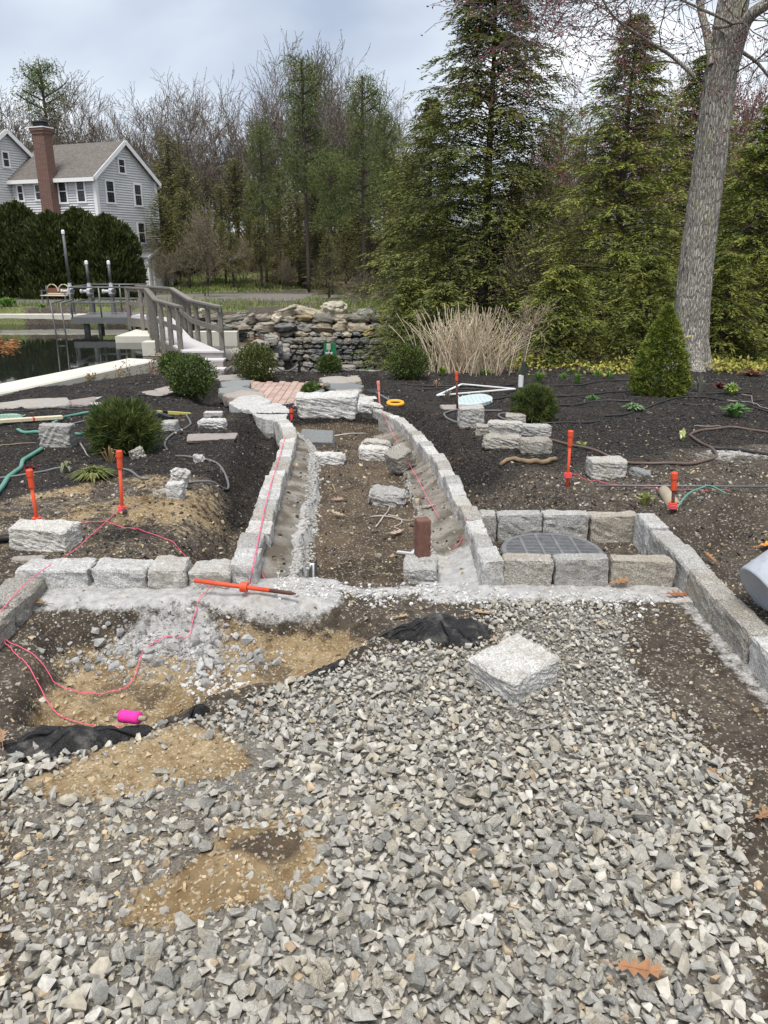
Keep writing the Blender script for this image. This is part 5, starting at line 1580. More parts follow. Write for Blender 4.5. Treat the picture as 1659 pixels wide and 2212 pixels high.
    for tl, br in [((1043, 365), (1127, 522)), ((928, 560), (1037, 787)), ((1185, 595), (1280, 812)), ((1220, 942), (1312, 1145)), ((968, 915), (1075, 1130))]: window(GAB, tl, br)
    w0, z1 = on_plane(.24 * 1057, 252.2 + .24 * 306, C0, g); w1, z0 = on_plane(.24 * 1084, 252.2 + .24 * 338, C0, g)
    part('gable_vent', *obox(-.06, .0, w0, w1, z0, z1), M['trim'])
    # chimney
    u1, _ = on_plane(.24 * 385, 252.2 + .24 * 900, C0 - g * .75, f); u0, _ = on_plane(.24 * 487, 252.2 + .24 * 900, C0 - g * .75, f)
    zc = 9.0
    ch = part('chimney', *cat([obox(u0, u1, -.75, -.04, ZG, zc - .45)]), M['chimney'])
    V, Fl = cat([obox(u0 - .05, u1 + .05, -.80, .01, zc - .45, zc - .25), obox(u0 - .1, u1 + .1, -.85, .06, zc - .25, zc - .08)]); ob('chimney_corbel', mk('chimney_corbel', V, Fl), M['chimney'], ch)
    V, Fl = obox(u0 - .13, u1 + .13, -.88, .09, zc - .08, zc - .02); ob('chimney_cap', mk('chimney_cap', V, Fl), M['trim'], ch)
    V, Fl = obox(u0 + .1, u1 - .1, -.65, -.14, zc - .02, zc + .28); ob('flue', mk('flue', V, Fl), M['black'], ch)
    V, Fl = obox(u0 - .06, u1 + .06, -.81, .02, zc + .29, zc + .34); ob('flue_hood', mk('flue_hood', V, Fl), M['steel'], ch)
    # taller wing behind the far end
    wl_, wr, wze, wzr = -2.2, 2.15, 7.4, 8.95
    Wk = [Wd(UW, wl_, ZG), Wd(UW, wr, ZG), Wd(UW, wr, wze), Wd(UW, 0, wzr - .05), Wd(UW, wl_, wze), Wd(UW + 6, wl_, ZG), Wd(UW + 6, wr, ZG), Wd(UW + 6, wr, wze), Wd(UW + 6, 0, wzr - .05), Wd(UW + 6, wl_, wze)]
    part('wing_wall', Wk, [np.array([[0, 1, 2, 3, 4], [9, 8, 7, 6, 5]]), np.array([[1, 6, 7, 2], [5, 0, 4, 9]])], M['siding'])
    wclip = lambda z: (0, wr - wl_) if z <= wze else ((z - wze) / (wzr - wze) * (-wl_), (wr - wl_) - (z - wze) / (wzr - wze) * wr)
    o = part('clapboard', *siding(C0 + UW * f + wl_ * g, g, -f, wr - wl_, ZG, wzr, wclip), M['siding']); o['kind'] = 'stuff'
    for w_e, s in ((wl_ - .3, -1), (wr + .3, 1)):
        ze = wze - .3 * (wzr - wze) / abs(wr if s > 0 else wl_)
        a = [Wd(UW - .3, w_e, ze), Wd(UW + 6, w_e, ze), Wd(UW + 6, 0, wzr), Wd(UW - .3, 0, wzr)]
        part('roof', np.array(a + [p + (0, 0, .14) for p in a]), [np.array([[0, 1, 2, 3], [4, 5, 6, 7], [0, 1, 5, 4], [1, 2, 6, 5], [2, 3, 7, 6], [3, 0, 4, 7]])], M['roof'])
        V, Fl = bar(Wd(UW - .325, w_e, ze + .05), Wd(UW - .325, 0, wzr + .05), .05, .26); part('rake_board', V, Fl, M['trim'])
    WG = (C0 + UW * f, g, -f)
    for tl, br in [((-5, 300), (90, 465)), ((-25, 930), (72, 1130))]: window(WG, tl, br)
    # entry porch with the door
    dpt = 1.0
    PF = C0 - dpt * f
    q = lambda px, py: on_plane(px, py, PF, g)
    w0 = q(318, 560)[0]; w1 = q(367, 560)[0]; ze = q(316, 556)[1]; zr = q(340, 538)[1]; zb = q(345, 630)[1] - .1
    wm = (w0 + w1) / 2
    Pk = [Wd(-dpt, w0, zb), Wd(-dpt, w1, zb), Wd(-dpt, w1, ze), Wd(-dpt, wm, zr - .05), Wd(-dpt, w0, ze), Wd(0, w0, zb), Wd(0, w1, zb), Wd(0, w1, ze), Wd(0, w0, ze)]
    pw = part('porch', Pk, [np.array([[0, 1, 2, 3, 4]]), np.array([[5, 0, 4, 8], [1, 6, 7, 2]])], M['siding'])
    pclip = lambda z: (0, w1 - w0) if z <= ze else ((z - ze) / (zr - ze) * (wm - w0), (w1 - w0) - (z - ze) / (zr - ze) * (wm - w0))
    V, Fl = siding(C0 - dpt * f + w0 * g, g, -f, w1 - w0, zb, zr, pclip); V2, F2 = siding(C0 - dpt * f + w0 * g, f, -g, dpt, zb, ze)
    V, Fl = cat([(V, Fl), (V2, F2)]); o = ob('clapboard', mk('clapboard', V, Fl), M['siding'], pw); o['kind'] = 'stuff'
    for we, s in ((w0 - .16, -1), (w1 + .16, 1)):
        zz = ze - .16 * (zr - ze) / (wm - w0)
        a = [Wd(-dpt - .2, we, zz), Wd(.2, we, zz), Wd(.2, wm, zr), Wd(-dpt - .2, wm, zr)]
        V = np.array(a + [p + (0, 0, .08) for p in a]); Fq = [np.array([[0, 1, 2, 3], [4, 5, 6, 7], [0, 1, 5, 4], [1, 2, 6, 5], [2, 3, 7, 6], [3, 0, 4, 7]])]
        ob('porch_roof', mk('porch_roof', V, Fq), M['roof2'], pw)
        V, Fl = bar(Wd(-dpt - .215, we, zz + .02), Wd(-dpt - .215, wm, zr + .02), .04, .18); ob('rake_board', mk('rake_board', V, Fl), M['trim'], pw)
    for w in (w0 - .02, w1 - .14):
        V, Fl = obox(-dpt - .10, -dpt + .1, w - .03, w + .16, zb, ze); ob('corner_board', mk('corner_board', V, Fl), M['trim'], pw)
    d0, zt_ = q(330.5, 570.5); d1, zl = q(356, 625)
    dr = part('door', *obox(-dpt - .12, -dpt - .02, d0, d1, zl, zt_), M['lumber'] if False else plain('cream_door_paint', (.72, .70, .62), .5, .03))
    V, Fl = cat([obox(-dpt - .15, -dpt, d0 - .16, d0 - .005, zl, zt_ + .14), obox(-dpt - .15, -dpt, d1 + .005, d1 + .16, zl, zt_ + .14), obox(-dpt - .148, -dpt, d0 - .004, d1 + .004, zt_ + .005, zt_ + .138), obox(-dpt - .4, -dpt, d0 - .2, d1 + .2, zl - .16, zl - .002)])
    ob('door_casing', mk('door_casing', V, Fl), M['trim'], dr)
    dw = d1 - d0
    for k in range(4):
        V, Fl = obox(-dpt - .126, -dpt - .1205, d0 + dw * (.20 + .155 * k), d0 + dw * (.20 + .155 * k + .12), zt_ - .36, zt_ - .2); ob('light', mk('light', V, Fl), M['glass'], dr)
    for a, b in ((.12, .46), (.54, .88)):
        for za, zb2 in ((.12, .42), (.48, .78)):
            hh = zt_ - zl; V, Fl = obox(-dpt - .128, -dpt - .1205, d0 + dw * a, d0 + dw * b, zl + hh * za, zl + hh * zb2); ob('raised_panel', mk('raised_panel', V, Fl), M['trim'], dr)
    V, Fl = obox(-dpt - .18, -dpt - .1205, d0 + dw * .06, d0 + dw * .12, zl + 1.0, zl + 1.08); ob('handle', mk('handle', V, Fl), M['steel'], dr)
    # meter box on the porch side
    V, Fl = cat([obox(-.78, -.3, w0 - .2, w0 - .036, zb + 1.0, zb + 1.9), obox(-.66, -.42, w0 - .22, w0 - .036, zb + .5, zb + .98)]); ob('meter_box', mk('meter_box', V, Fl), M['steel'], pw)
house()

# ---------------------------------------------------------------- rubble wall across the stream
def stone_wall():
    t = thing('stone_wall', 'rough dry stone retaining wall of grey rubble with tan boulders along its top', 'stone wall', (-2.3, 25.3, -2.5))
    rs = np.random.default_rng(21)
    shapes = []
    for k in range(12):
        V, Fl = rough_block(1, .8, 1, 900 + k, n=6, rnd=.55, rough=.10, skew=.15); V[:, 2] -= .5; shapes.append((V, Fl))
    tones = [(.155, .155, .15), (.20, .20, .19), (.25, .24, .22), (.28, .25, .205), (.18, .165, .14), (.37, .32, .24), (.46, .41, .32), (.34, .26, .14)]
    mats = []
    for i, c in enumerate(tones):
        n = NB('field_rock')
        col = n.mix(n.ramp(n.noise(3.0, 6, .65), [(.3, 0), (.7, 1)]), tuple(.6 * x for x in c), tuple(min(.6, 1.35 * x) for x in c))
        col = n.mix(1.0, col, n.ramp(n.rnd(), [(0, .75), (1, 1.2)]), 'MULTIPLY')
        mats.append(n.fin(col, n.bump(n.noise(7, 6, .6), .6, .05), .9))
    cache = {}
    def put(x, y, z, sx, sy, sz, tone, tilt=.08):
        a = int(rs.integers(0, 12)); key = (a, tone)
        if key not in cache:
            cache[key] = mk('stone', *shapes[a], smooth=True); cache[key].materials.append(mats[tone])
        ob('stone', cache[key], None, t, (x, y, z), (rs.normal(0, tilt), rs.normal(0, tilt), rs.normal(0, .15)), (sx, sy, sz), world=True)
    wy = lambda x: 25.35 + .03 * (x + 2) ** 2 * .2
    z = -2.6
    while z < -1.30:
        h = rs.uniform(.13, .21); x = -4.3 + rs.uniform(0, .2)
        while x < 1.5:
            w = h * rs.uniform(1.1, 2.3)
            if z > -2.45 or True:
                put(x + w / 2, wy(x) + .12 * (z + 2.6) + rs.normal(0, .03), z + h / 2 + rs.normal(0, .02), w * 1.04, .42, h * 1.06, int(rs.choice([0, 1, 2, 4, 3], p=[.3, .3, .2, .12, .08])))
            x += w
        z += h
    z = -1.28
    while z < -.62:
        h = rs.uniform(.14, .30); x = -6.4 + rs.uniform(0, .3)
        while x < 2.2:
            w = h * rs.uniform(1.3, 2.8)
            put(x + w / 2, wy(x) + .45 + .35 * (z + 1.28) + rs.normal(0, .05), z + h / 2, w * 1.05, .6, h * 1.1, int(rs.choice([1, 2, 3, 4, 5, 6, 7], p=[.16, .2, .2, .2, .12, .07, .05])), .14)
            x += w
        z += h * .95
    for px, py, w, h, tone in [(722, 672, .78, .52, 6), (700, 684, .62, .42, 6), (660, 676, 1.0, .34, 5), (618, 676, 1.1, .3, 5), (590, 688, .5, .3, 6), (560, 690, .6, .26, 4), (745, 690, .5, .4, 4), (690, 700, .8, .5, 3), (648, 702, 1.1, .45, 3), (775, 686, .9, .3, 3), (795, 678, .7, .3, 2), (535, 695, .6, .3, 2), (512, 700, .7, .3, 3),
                               (478, 697, .55, .42, 7), (455, 690, .6, .45, 5), (440, 683, .5, .5, 6), (425, 700, .5, .4, 3), (465, 708, .6, .4, 4), (500, 712, .7, .35, 1), (530, 714, .8, .35, 1)]:
        p = at_y(px, py, 26.0 if px > 505 else 26.6); put(p.x, p.y + .1, p.z, w, .7, h, tone, .2)
stone_wall()
def bank_rocks():
    t = thing('rock_bank', 'bank of dark tumbled rocks between the brown stream and the falls', 'rock bank', (-3.2, 20.5, -2.0))
    rs = np.random.default_rng(77); ms = [mk('stone', *rough_block(1, .8, .6, 950 + k, n=5, rnd=.5, rough=.1, skew=.12), smooth=True) for k in range(6)]
    for i, m in enumerate(ms): m.materials.append(M[('blue', 'granite_tan', 'flag')[i % 3]])
    for i in range(90):
        x = rs.uniform(-4.6, -2.3); y = rs.uniform(17.6, 25.2)
        if x < -3.3 and y > 19.2: x = -3.3 + rs.uniform(-.1, .5)
        s = rs.uniform(.22, .5)
        ob('stone', ms[int(rs.integers(0, 6))], None, t, (x, y, gz(x, y) - .06), (rs.normal(0, .2), rs.normal(0, .2), rs.uniform(0, 6)), s, world=True)
bank_rocks()
def dry_wall(label, x0, x1, y, z0, z1, seed, mats=('blue', 'flag', 'granite_tan'), th=.3):
    t = thing('dry_stone_wall', label, 'stone wall', ((x0 + x1) / 2, y, z0))
    rs = np.random.default_rng(seed); z = z0; k = 0
    mesh = {}
    while z < z1:
        h = rs.uniform(.05, .10); x = x0
        while x < x1:
            w = rs.uniform(.18, .42); a = (k % 6, mats[int(rs.integers(0, len(mats)))])
            if a not in mesh:
                mesh[a] = mk('stone', *rough_block(1, 1, 1, 70 + a[0], n=4, rnd=.2, rough=.05)); mesh[a].materials.append(M[a[1]])
            ob('stone', mesh[a], None, t, (x + w / 2, y + rs.normal(0, .02), z), (0, 0, rs.normal(0, .06)), (w * .98, th, h * .98), world=True)
            x += w; k += 1
        z += h
dry_wall('low dry stone wall of flat dark stones under the evergreen boughs', -.9, 2.6, 13.75, -1.15, -.60, 31)
dry_wall('stub of dry stone wall beside the green board', -1.05, -.55, 13.3, -1.2, -.42, 32)

# ---------------------------------------------------------------- green board with electrical boxes
p = at_y(713, 760, 13.9)
gb = thing('electrical_board', 'green board carrying an outlet and a white junction box behind a small shrub', 'electrical board', (p.x, p.y, -1.0))
V, Fl = box(.215, .025, .31, (0, 0, p.z + 1.0)); ob('board', mk('board', V, Fl), M['greenboard'], gb)
V, Fl = cat([box(.05, .04, 1.0, (-.07, .035, .25)), box(.05, .04, 1.0, (.07, .035, .25))]); ob('post', mk('post', V, Fl), M['wood'], gb)
V, Fl = box(.07, .06, .095, (-.02, -.04, p.z + 1.095)); ob('outlet_cover', mk('outlet_cover', V, Fl), plain('tan_metal', (.45, .42, .33), .5), gb)
V, Fl = box(.03, .03, .045, (-.02, -.03, p.z + 1.02)); ob('conduit', mk('conduit', V, Fl), M['boxgrey'], gb)
V, Fl = box(.125, .06, .125, (-.015, -.045, p.z + .935)); ob('junction_box', mk('junction_box', V, Fl), M['boxgrey'], gb)
# posts with a rope
p = G(571, 818, 0); p.z = gz(p.x, p.y)
h1 = at_y(571, 746, p.y).z - p.z
V, Fl = tube([(0, 0, -.1), (0, 0, h1)], .028, 10)
po = thing('barrier_post', 'black barrier post in front of the dense round shrub at the patio edge', 'post', p); ob('pole', mk('pole', V, Fl), M['black'], po)
V, Fl = lathe([(.034, 0), (.034, .03), (.02, .045)], 10); ob('cap', mk('cap', V, Fl), M['black'], po, (0, 0, h1))
p2 = at_y(647, 815, 13.2); p2.z = -.62
V, Fl = tube([(0, 0, -.3), (0, 0, .28)], .026, 10)
po = thing('barrier_post', 'short black post by the falling water', 'post', p2); ob('pole', mk('pole', V, Fl), M['black'], po)
V, Fl = lathe([(.032, 0), (.032, .03), (.02, .045)], 10); ob('cap', mk('cap', V, Fl), M['black'], po, (0, 0, .28))
a = np.array([p.x, p.y, p.z + h1 - .08]); b = np.array([p2.x, p2.y, p2.z + .25])
P = [a + (b - a) * k - np.array([0, 0, .22 * 4 * k * (1 - k)]) for k in np.linspace(0, 1, 14)]
V, Fl = tube(P, .014, 6); tag(ob('barrier_rope', mk('barrier_rope', V, Fl, smooth=True), M['hosegrey']), 'grey rope slung between the black posts above the falls', 'rope')
# ---------------------------------------------------------------- vegetation builders
def conifer(seed, h, rb, nb, crown0=.05, twigs=12, lpt=9, lL=.14, lW=.036, droop=.35, up=.2, pw=.8, cols=None, tuft=False, bw=.02, r0=None, twl=.38, irr=.0):
    rs = np.random.default_rng(seed)
    cols = np.array(cols if cols is not None else [(.035, .052, .018), (.055, .075, .022), (.085, .10, .028), (.12, .125, .035)])
    r0 = r0 or .016 * h
    zz = np.linspace(0, h, 14); bx_ = np.cumsum(rs.normal(0, .010 * h / 14, 14)); by_ = np.cumsum(rs.normal(0, .010 * h / 14, 14))
    TP = np.stack([bx_, by_, zz], 1); rad = r0 * (1 - zz / h) ** .85 + .008
    parts = [tube(TP, rad, 8)]
    Ps, Ds, Ns, Ls, Cs = [], [], [], [], []
    for i in range(nb):
        tt = (i + rs.random()) / nb
        t = crown0 + (1 - crown0) * tt
        L = rb * ((1 - tt) ** pw * (rs.uniform(.62, 1.15) if not irr else rs.uniform(1.1 - irr, 1.25) * (1 + .35 * math.sin(9 * tt + seed))) + .03) * min(1, .55 + tt * 4 + (.4 if crown0 < .1 else 0))
        az = i * 2.399 + rs.normal(0, .5)
        d = np.array([math.cos(az), math.sin(az), 0])
        o = np.array([np.interp(t * h, zz, bx_), np.interp(t * h, zz, by_), t * h])
        u_ = up * rs.uniform(.4, 1.5) + .35 * tt; dr = droop * rs.uniform(.7, 1.3)
        sp = lambda s: o + np.outer(s * L, d) + np.outer(L * (u_ * s - dr * s * s), (0, 0, 1))
        sv = np.linspace(0, 1, 6)
        parts.append(tube(sp(sv), bw * (L / rb + .25) * (1 - .85 * sv) + .003, 3, False))
        nt = max(4, int(twigs * (.35 + .65 * L / rb)))
        s = np.sort(rs.uniform(.12, 1, nt)); s[-1] = 1
        B = sp(s)
        side = np.where(np.arange(nt) % 2 == 0, 1, -1)
        a = az + side * rs.uniform(.5, 1.15, nt) * (s < .97)
        l = L * twl * (1 - .6 * s) + .10 * rb * .3 + .05
        td = np.stack([np.cos(a), np.sin(a), rs.normal(-.12, .15, nt)], 1)
        bc = cols[min(len(cols) - 1, int(rs.triangular(0, 1.4, len(cols))))]
        m = max(3, int(lpt))
        uu = (np.arange(m) + rs.random(m)) / m
        for k in range(nt):
            P = B[k] + np.outer(uu * l[k], td[k]) - np.outer((uu * l[k]) ** 2 * .55 / max(l[k], .1), (0, 0, .6))
            P = P + rs.normal(0, .015, (m, 3))
            if tuft:
                D = td[k] * .7 + rs.normal(0, .55, (m, 3)); N = rs.normal(0, 1, (m, 3))
            else:
                sg = np.where(np.arange(m) % 2 == 0, 1, -1)
                aa = a[k] + sg * rs.uniform(.25, .95, m)
                D = np.stack([np.cos(aa), np.sin(aa), rs.normal(-.28, .22, m)], 1); N = np.array([0, 0, 1]) + rs.normal(0, .45, (m, 3))
            Ps.append(P); Ds.append(D); Ns.append(N)
            c_ = bc * .6 + .4 * cols[rs.integers(0, len(cols), m)]
            Cs.append(c_ * rs.uniform(.75, 1.25, (m, 1)))
    P, D, N, C = map(np.concatenate, (Ps, Ds, Ns, Cs))
    n = len(P)
    V, Fq = leaf_quads(P, D, N, lL * rs.uniform(.6, 1.3, n), lW * rs.uniform(.7, 1.4, n))
    tv, tf = cat(parts)
    return (tv, tf), (V, Fq, np.repeat(np.clip(C, 0, .36), 4, axis=0))

BARKC = (.075, .062, .05)
def plant_tree(name, label, cat_, trunk, crown, loc, rot=0, group=None, barkc=BARKC, leafm='needle', scale=None):
    t = thing(name, label, cat_, loc, (0, 0, rot), group, scale)
    V, Fl = trunk
    ob('trunk', mk('trunk', V, Fl, np.tile(barkc, (len(V), 1)), smooth=True), M['bark'], t)
    V, Fq, T = crown
    ob('crown', mk('crown', V, Fq, T), M[leafm], t)
    return t

def branches(seed, p, d, L, r, levels, nch=4, ang=(.4, .9), ratio=(.5, .74), tropism=.10, wander=.16, segs=5, first=.3, out=None, lev=0, rs=None):
    """polylines of a leafless branch system: list of (level, pts, radii)"""
    rs = rs or np.random.default_rng(seed); out = out if out is not None else []
    P = [np.array(p, float)]; d = np.array(d, float); d /= np.linalg.norm(d); ds = [d]
    n = segs if lev < levels - 1 else 3
    for i in range(n):
        d = d + rs.normal(0, wander, 3) + np.array([0, 0, tropism]); d /= np.linalg.norm(d)
        P.append(P[-1] + d * L / n); ds.append(d)
    P = np.array(P); rr = np.linspace(r, r * .45, n + 1)
    out.append((lev, P, rr))
    if lev < levels:
        k = nch if isinstance(nch, int) else nch[min(lev, len(nch) - 1)]
        for j in range(k):
            s = first + (1 - first) * (j + rs.random() * .8) / k if j < k - 1 else 1.0
            i = min(int(s * n), n - 1); fr = s * n - i
            q = P[i] + (P[i + 1] - P[i]) * fr
            base = ds[min(i + 1, n)]
            ax = rs.normal(0, 1, 3); ax -= base * ax.dot(base); ax /= np.linalg.norm(ax)
            th = rs.uniform(*ang) * (.55 if j == k - 1 else 1)
            nd = base * math.cos(th) + ax * math.sin(th)
            branches(seed, q, nd, L * rs.uniform(*ratio), np.interp(s * n, np.arange(n + 1), rr) * rs.uniform(.5, .72), levels, nch, ang, ratio, tropism, wander, segs, first, out, lev + 1, rs)
    return out

def branch_mesh(polys, split, budcol, seed=0, bud=.06, budn=1, barkc=(.10, .085, .075), twigc=(.145, .122, .10), minr=.006):
    rs = np.random.default_rng(seed)
    big = [tube(P, np.maximum(r, minr), 6 if l > 0 else 10, False) for l, P, r in polys if l <= split]
    thin = [tube(P, np.maximum(r, minr), 3, False) for l, P, r in polys if l > split]
    tv, tf = cat(big)
    ml = max(l for l, _, _ in polys)
    tips = np.concatenate([P[1:] for l, P, r in polys if l >= ml - 0] + [P[-1:] for l, P, r in polys if l == ml - 1])
    tips = np.repeat(tips, budn, axis=0) if budn >= 1 else tips[rs.random(len(tips)) < budn]
    n = len(tips)
    V2, F2 = leaf_quads(tips + rs.normal(0, bud * .5, (n, 3)), rs.normal(0, 1, (n, 3)) + (0, 0, .4), rs.normal(0, 1, (n, 3)), bud * rs.uniform(.6, 1.5, n), bud * .6)
    bc = np.array(budcol); bc = bc[rs.integers(0, len(bc), n)] * rs.uniform(.7, 1.3, (n, 1))
    if thin:
        wv, wf = cat(thin)
        V, Fl = cat([(wv, wf), (V2, [F2])])
        T = np.concatenate([np.tile(twigc, (len(wv), 1)) , np.repeat(bc, 4, axis=0)])
    else:
        V, Fl, T = V2, [F2], np.repeat(bc, 4, axis=0)
    return (tv, tf), (V, Fl, np.clip(T, 0, .5))

def shape_shrub(seed, n, shape, lL, lW, cols, outb=.8, inner=.55, upb=.25, tuft=0, sc=5.0, amp=.12):
    """leaves through the outer volume of a radial shape(dir)->radius; lumps from noise"""
    rs = np.random.default_rng(seed)
    d = rs.normal(0, 1, (n, 3)); d /= np.linalg.norm(d, axis=1)[:, None]
    R, C0 = shape(d)
    lump = 1 + amp * vn3(d * 2.2 + seed, sc / 2.2, seed) + amp * .6 * vn3(d * 2.2 + 7, sc, seed + 3)
    k = 1 - (1 - inner) * rs.random(n) ** 1.7
    k = np.where(rs.random(n) < .02, rs.uniform(1.0, 1.13, n), k)
    P = C0 + d * (R * lump * k)[:, None]
    if tuft:
        m = n // tuft; idx = np.repeat(np.arange(m), tuft)[:n]; idx = np.pad(idx, (0, n - len(idx)), mode='edge')
        P = P[idx] + rs.normal(0, lL * .06, (n, 3)); d = d[idx]
    D = d * outb + rs.normal(0, .5, (n, 3)) + np.array([0, 0, upb])
    cols = np.array(cols); ci = rs.integers(0, len(cols), n)
    if tuft: ci = np.repeat(rs.integers(0, len(cols), m), tuft)[:n]; ci = np.pad(ci, (0, n - len(ci)), mode='edge')
    V, Fq = leaf_quads(P, D, rs.normal(0, 1, (n, 3)) + d * .8, lL * rs.uniform(.6, 1.3, n), lW * rs.uniform(.7, 1.3, n))
    T = np.repeat(cols[ci] * rs.uniform(.7, 1.3, (n, 1)), 4, axis=0)
    return V, Fq, T

def shrub_thing(name, label, cat_, crown, loc, h, r, rot=0, group=None, leafm='leaf', stems=7, scale=None, seed=0):
    t = thing(name, label, cat_, loc, (0, 0, rot), group, scale)
    rs = np.random.default_rng(seed)
    parts = []
    for i in range(stems):
        a = rs.uniform(0, 6.28); e = rs.uniform(.2, .7) * r
        parts.append(tube([(0.02 * math.cos(a), .02 * math.sin(a), -.05), (e * .5 * math.cos(a), e * .5 * math.sin(a), h * .3), (e * math.cos(a), e * math.sin(a), h * .75)], [.012, .009, .004], 5))
    V, Fl = cat(parts); ob('stem', mk('stem', V, Fl, np.tile(BARKC, (len(V), 1)), smooth=True), M['bark'], t)
    V, Fq, T = crown; ob('foliage', mk('foliage', V, Fq, T), M[leafm], t)
    return t

# ---------------------------------------------------------------- planting: shrubs of the beds
BOX = [(.040, .066, .016), (.06, .092, .022), (.085, .125, .03), (.12, .16, .042)]
def ball(rx, rz, z0=None):
    def f(d):
        R = 1 / np.sqrt((d[:, 0] ** 2 + d[:, 1] ** 2) / rx ** 2 + d[:, 2] ** 2 / rz ** 2)
        return R, np.array([0, 0, (z0 if z0 is not None else rz * .96)])
    return f
def boxwood(label, x0, x1, y0, y1, seed, cols=BOX, n=5200, yoff=0.0, dz=.03, lL=.034, lW=.02, name='boxwood', yw=None):
    b = G((x0 + x1) / 2, y1, dz); D = b.y / ray((x0 + x1) / 2, y1)[1]
    if yw:
        b = at_y((x0 + x1) / 2, y1, yw); D = yw / ray((x0 + x1) / 2, y1)[1]
    r = (x1 - x0) / 2 / F * D; h = (y1 - y0) / F * D * 1.03
    b.y += r * .75 + yoff; b.x *= (b.y / (b.y - r * .75))
    if not yw: b.z = gz(b.x, b.y)
    c = shape_shrub(seed, n, ball(r, h / 2), lL, lW, cols, .7, .40, .3, 0, 5.5, .20)
    return shrub_thing(name, label, 'shrub', c, b, h, r, seed, None, seed=seed)
boxwood('round boxwood on the mulch in front of its smaller twin by the stairs', 366, 468, 776, 864, 1, n=6500)
boxwood('smaller boxwood tucked between the pond wall and the larger ball', 342, 400, 771, 824, 2, n=4000, yoff=.2)
boxwood('dense round shrub with yellowish tips behind the black barrier post', 509, 598, 744, 822, 3, [(.035, .055, .014), (.055, .08, .02), (.09, .11, .03), (.16, .165, .045)], n=6500)
boxwood('small double lobed shrub below the green electrical board', 686, 737, 774, 812, 4, n=3200)
boxwood('ball boxwood with a few orange tips at the end of the flagstones', 835, 926, 761, 828, 5, BOX + [(.11, .12, .03)], n=6500)
boxwood('low leafy plant spilling over the patio edge', 654, 690, 812, 838, 6, [(.06, .10, .025), (.09, .14, .035), (.12, .17, .05)], n=900, lL=.06, lW=.04, name='leafy_plant')

MUGO = [(.045, .07, .02), (.065, .095, .026), (.095, .13, .034), (.14, .165, .045)]
def mugo(label, x0, x1, y0, y1, seed, n=13000):
    b = G((x0 + x1) / 2, y1, .06); D = b.y / ray((x0 + x1) / 2, y1)[1]
    r = (x1 - x0) / 2 / F * D; h = (y1 - y0) / F * D
    b.y += r * .8; b.x *= b.y / (b.y - r * .8); b.z = gz(b.x, b.y)
    c = shape_shrub(seed, n, ball(r * .9, h * .5, h * .42), .085 * r / .29, .007 * r / .29, MUGO, 1.0, .50, .55, 24, 6.5, .16)
    return shrub_thing('mugo_pine', label, 'shrub', c, b, h, r, seed, None, 'needle', seed=seed)
mugo('spiky dwarf pine mound behind the orange stake on the tan soil', 199, 349, 873, 986, 11, 22000)
mugo('round dwarf pine on the mulch behind the group of granite blocks', 1104, 1198, 833, 914, 12, 17000)

def cone_spruce():
    b = G(1421, 862, .06); D = b.y / ray(1421, 862)[1]
    r = 122 / 2 / F * D; h = 190 / F * D
    b.y += r * .8; b.x *= b.y / (b.y - r * .8); b.z = gz(b.x, b.y)
    rs = np.random.default_rng(4); n = 30000
    z = rs.random(n) ** 1.25; prof_r = np.interp(z, [0, .06, .2, .5, .8, .95, 1], [.72, .93, 1.0, .74, .36, .12, .02])
    a = rs.uniform(0, 6.283, n)
    lump = 1 + .10 * vnoise(a * 3 / 1.0, z * 12, 5) + .12 * vnoise(a * 6, z * 24, 6)
    k = 1 - .35 * rs.random(n) ** 1.8
    P = np.stack([np.cos(a) * r * prof_r * lump * k, np.sin(a) * r * prof_r * lump * k, z * h + .02], 1)
    d = np.stack([np.cos(a), np.sin(a), np.full(n, .55)], 1)
    m = n // 12; idx = np.repeat(np.arange(m), 12); P = P[idx] + rs.normal(0, .008, (m * 12, 3)); d = d[idx]; n = m * 12
    cols = np.array([(.09, .13, .022), (.13, .175, .028), (.18, .215, .036), (.23, .25, .045)])
    T = np.repeat(cols[np.repeat(rs.integers(0, 4, m), 12)] * rs.uniform(.75, 1.25, (n, 1)), 4, axis=0)
    V, Fq = leaf_quads(P, d + rs.normal(0, .6, (n, 3)), rs.normal(0, 1, (n, 3)), .042 * rs.uniform(.6, 1.3, n), .013)
    t = thing('dwarf_spruce', 'cone shaped bright green dwarf spruce before the big maple trunk', 'shrub', b)
    V2, F2 = tube([(0, 0, -.05), (0, 0, h * .9)], [.03, .006], 6); ob('trunk', mk('trunk', V2, F2, np.tile(BARKC, (len(V2), 1))), M['bark'], t)
    ob('foliage', mk('foliage', V, Fq, T), M['needle'], t)
    V2, F2 = box(.09, .006, .018, (.24, -.13, h * .70), rotm(0, -.15, .4)); ob('plant_tag', mk('plant_tag', V2, F2), M['yellow'], t)
cone_spruce()

